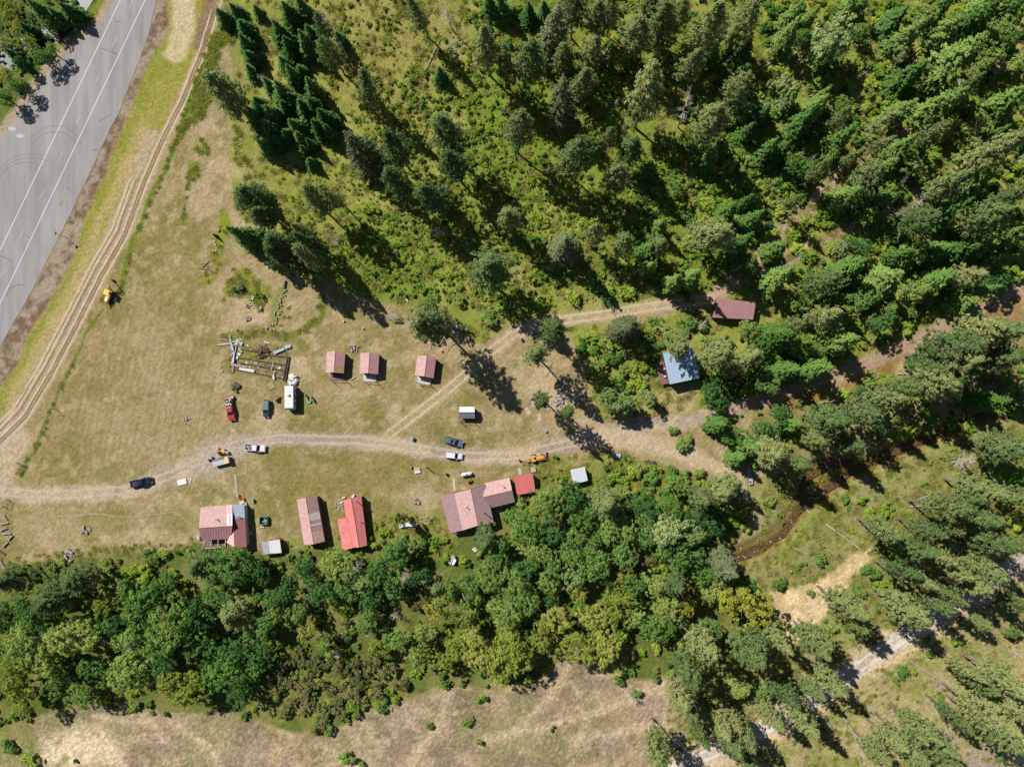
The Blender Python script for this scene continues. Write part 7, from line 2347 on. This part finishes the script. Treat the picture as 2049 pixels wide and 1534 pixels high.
# small hut box, swing frame, house-side boxes
hb = empty('small_kennel', P(825, 876), 'small green grey box hut left of the drive fork', 'kennel', None, -.55)
MB().box((0, 0, .45), (1.0, .8, .9)).build('body', W_WOOD, hb, False)
MB().slab([(-.6, -.5, .95), (.3, -.5, 1.1), (.3, .5, 1.1), (-.6, .5, .95)], .05).build('roof', mat('grey_green', S(150, 160, 146), .6), hb, False)
MB().slab([(.32, -.5, 1.1), (.62, -.5, .9), (.62, .5, .9), (.32, .5, 1.1)], .05).build('roof', W_WHITE, hb, False)
sf = empty('swing_frame', P(918.5, 720), 'pale blue ladder frame standing in the big tree shadow', 'frame', None, -.1)
for s in (-.3, .3):
    MB().tube((s, -1.2, 0), (s, 1.2, 1.5), .05).build('rail', R_BLUE, sf, False)
for i in range(6):
    t = (i + .5) / 6
    MB().tube((-.3, -1.2 + 2.4 * t, 1.5 * t), (.3, -1.2 + 2.4 * t, 1.5 * t), .035).build('rung', R_BLUE, sf, False)
for (x, y, s, m_, lb) in ((399.5, 1074, (.6, .9, .9), W_WHITE, 'white box against the left wall of the leftmost house'), (500.5, 1067, (.8, .9, .9), W_WHITE, 'white chest in the shade right of the leftmost house'), (485.5, 1004, (1.3, .7, .6), W_WHITE, 'white chest by the walkway at the leftmost house'), (493, 1007, (.5, .9, .5), CONC, 'pale crate beside the white chest at the walkway'),
                          (525, 1054, (1.2, .4, .2), mat('pallet_wood', S(202, 176, 138), .85, 0, .15, 3), 'tan board below the teal bin'), (688, 995, (.9, .35, .3), PLANKW, 'white trough at the left corner of the bright red house'), (706.5, 993, (1.4, .5, .5), PLANKW, 'white and black planter above the bright red house'), (683, 1005, (1.0, .3, .2), PLANKW, 'white slanting board left of the bright red house'),
                          (815, 601, (.3, 1.0, .2), PLANKW, 'small white post lying at the lawn edge above the big tree'), (908, 665, (.4, .9, .5), R_BLUE, 'small blue grey bench in front of the white lean-to')):
    mb = MB().box((0, 0, s[2] / 2), s)
    mb.box((0, 0, s[2] + .03), (s[0] * 1.06, s[1] * 1.06, .06))
    lift_single('yard_box' if s[2] > .4 else 'yard_board', mb, m_, (x, y), lb, 'box' if s[2] > .4 else 'board', None, .15 * (x % 7))
lr = empty('garden_ladder', P(500.5, 1045), 'pale ladder frame standing right of the leftmost house', 'ladder')
for s in (-.35, .35):
    MB().tube((s, -1.0, .6), (s, 1.0, .9), .04).build('rail', PLANKW, lr, False)
for t in (-.9, -.3, .3, .9):
    MB().tube((-.35, t, .75 + t * .15), (.35, t, .75 + t * .15), .03).build('rung', PLANKW, lr, False)
for s in (-1, 1):
    MB().box((0, s * .9, .35), (.7, .08, .75)).build('trestle', W_WOOD, lr, False)
st = empty('timber_steps', P(948, 1097), 'short pale timber steps below the largest house', 'steps', None, .6)
for i in range(3):
    MB().box((.1 * i, -.4 * i, .12), (1.1, .3, .24)).build('step', PLANKW, st, False)

# creek stones
g = random.Random(77)
pts = CREEK[5:11]
n = 0
for i in range(400):
    j = g.randrange(len(pts) - 1)
    t = g.random()
    x = pts[j][0] * (1 - t) + pts[j + 1][0] * t + g.uniform(-13, 13)
    y = pts[j][1] * (1 - t) + pts[j + 1][1] * t + g.uniform(-11, 11)
    if n >= 36:
        break
    n += 1
    q = P(x, y)
    single('creek_stone', MB().blob((0, 0, .18), (g.uniform(.08, .3) * g.uniform(.6, 1.3), g.uniform(.08, .24), g.uniform(.12, .22)), i, 6), (PLANKW, STONE, CONC)[i % 3], q + Vector((0, 0, .12)), 'pale wet stone lying in the brown creek', 'stone', 'pale stones in the creek', g.uniform(0, 3))
# roadside boulders
for i, (x, y, r_, lb) in enumerate(((108, 111, .55, 'pale boulder beside the pullout'), (101, 120, .5, 'second pale boulder below the first beside the pullout'), (93, 117, .45, 'grey boulder left of the pale boulders'), (136, 78, .5, 'pale boulder in the roadside grass'), (152, 60, .45, 'topmost boulder in the roadside grass'))):
    lift_single('boulder', MB().blob((0, 0, .2), (r_ * 1.3, r_, .4), 60 + i, 7), STONE, (x, y), lb, 'boulder', None, i)

# garden hose lying over the long lawn
hp = [P(x, y, .05) for x, y in ((106, 1034), (150, 1031), (200, 1027), (226, 1033), (270, 1034), (310, 1029), (352, 1024), (372, 1042), (396, 1062))]
c_ = hp[4].copy()
single('garden_hose', MB().path([q - c_ for q in hp], [.05] * len(hp), 6), mat('pale_hose', S(206, 200, 184), .7), c_, 'thin pale hose lying across the long lawn to the leftmost house', 'hose')
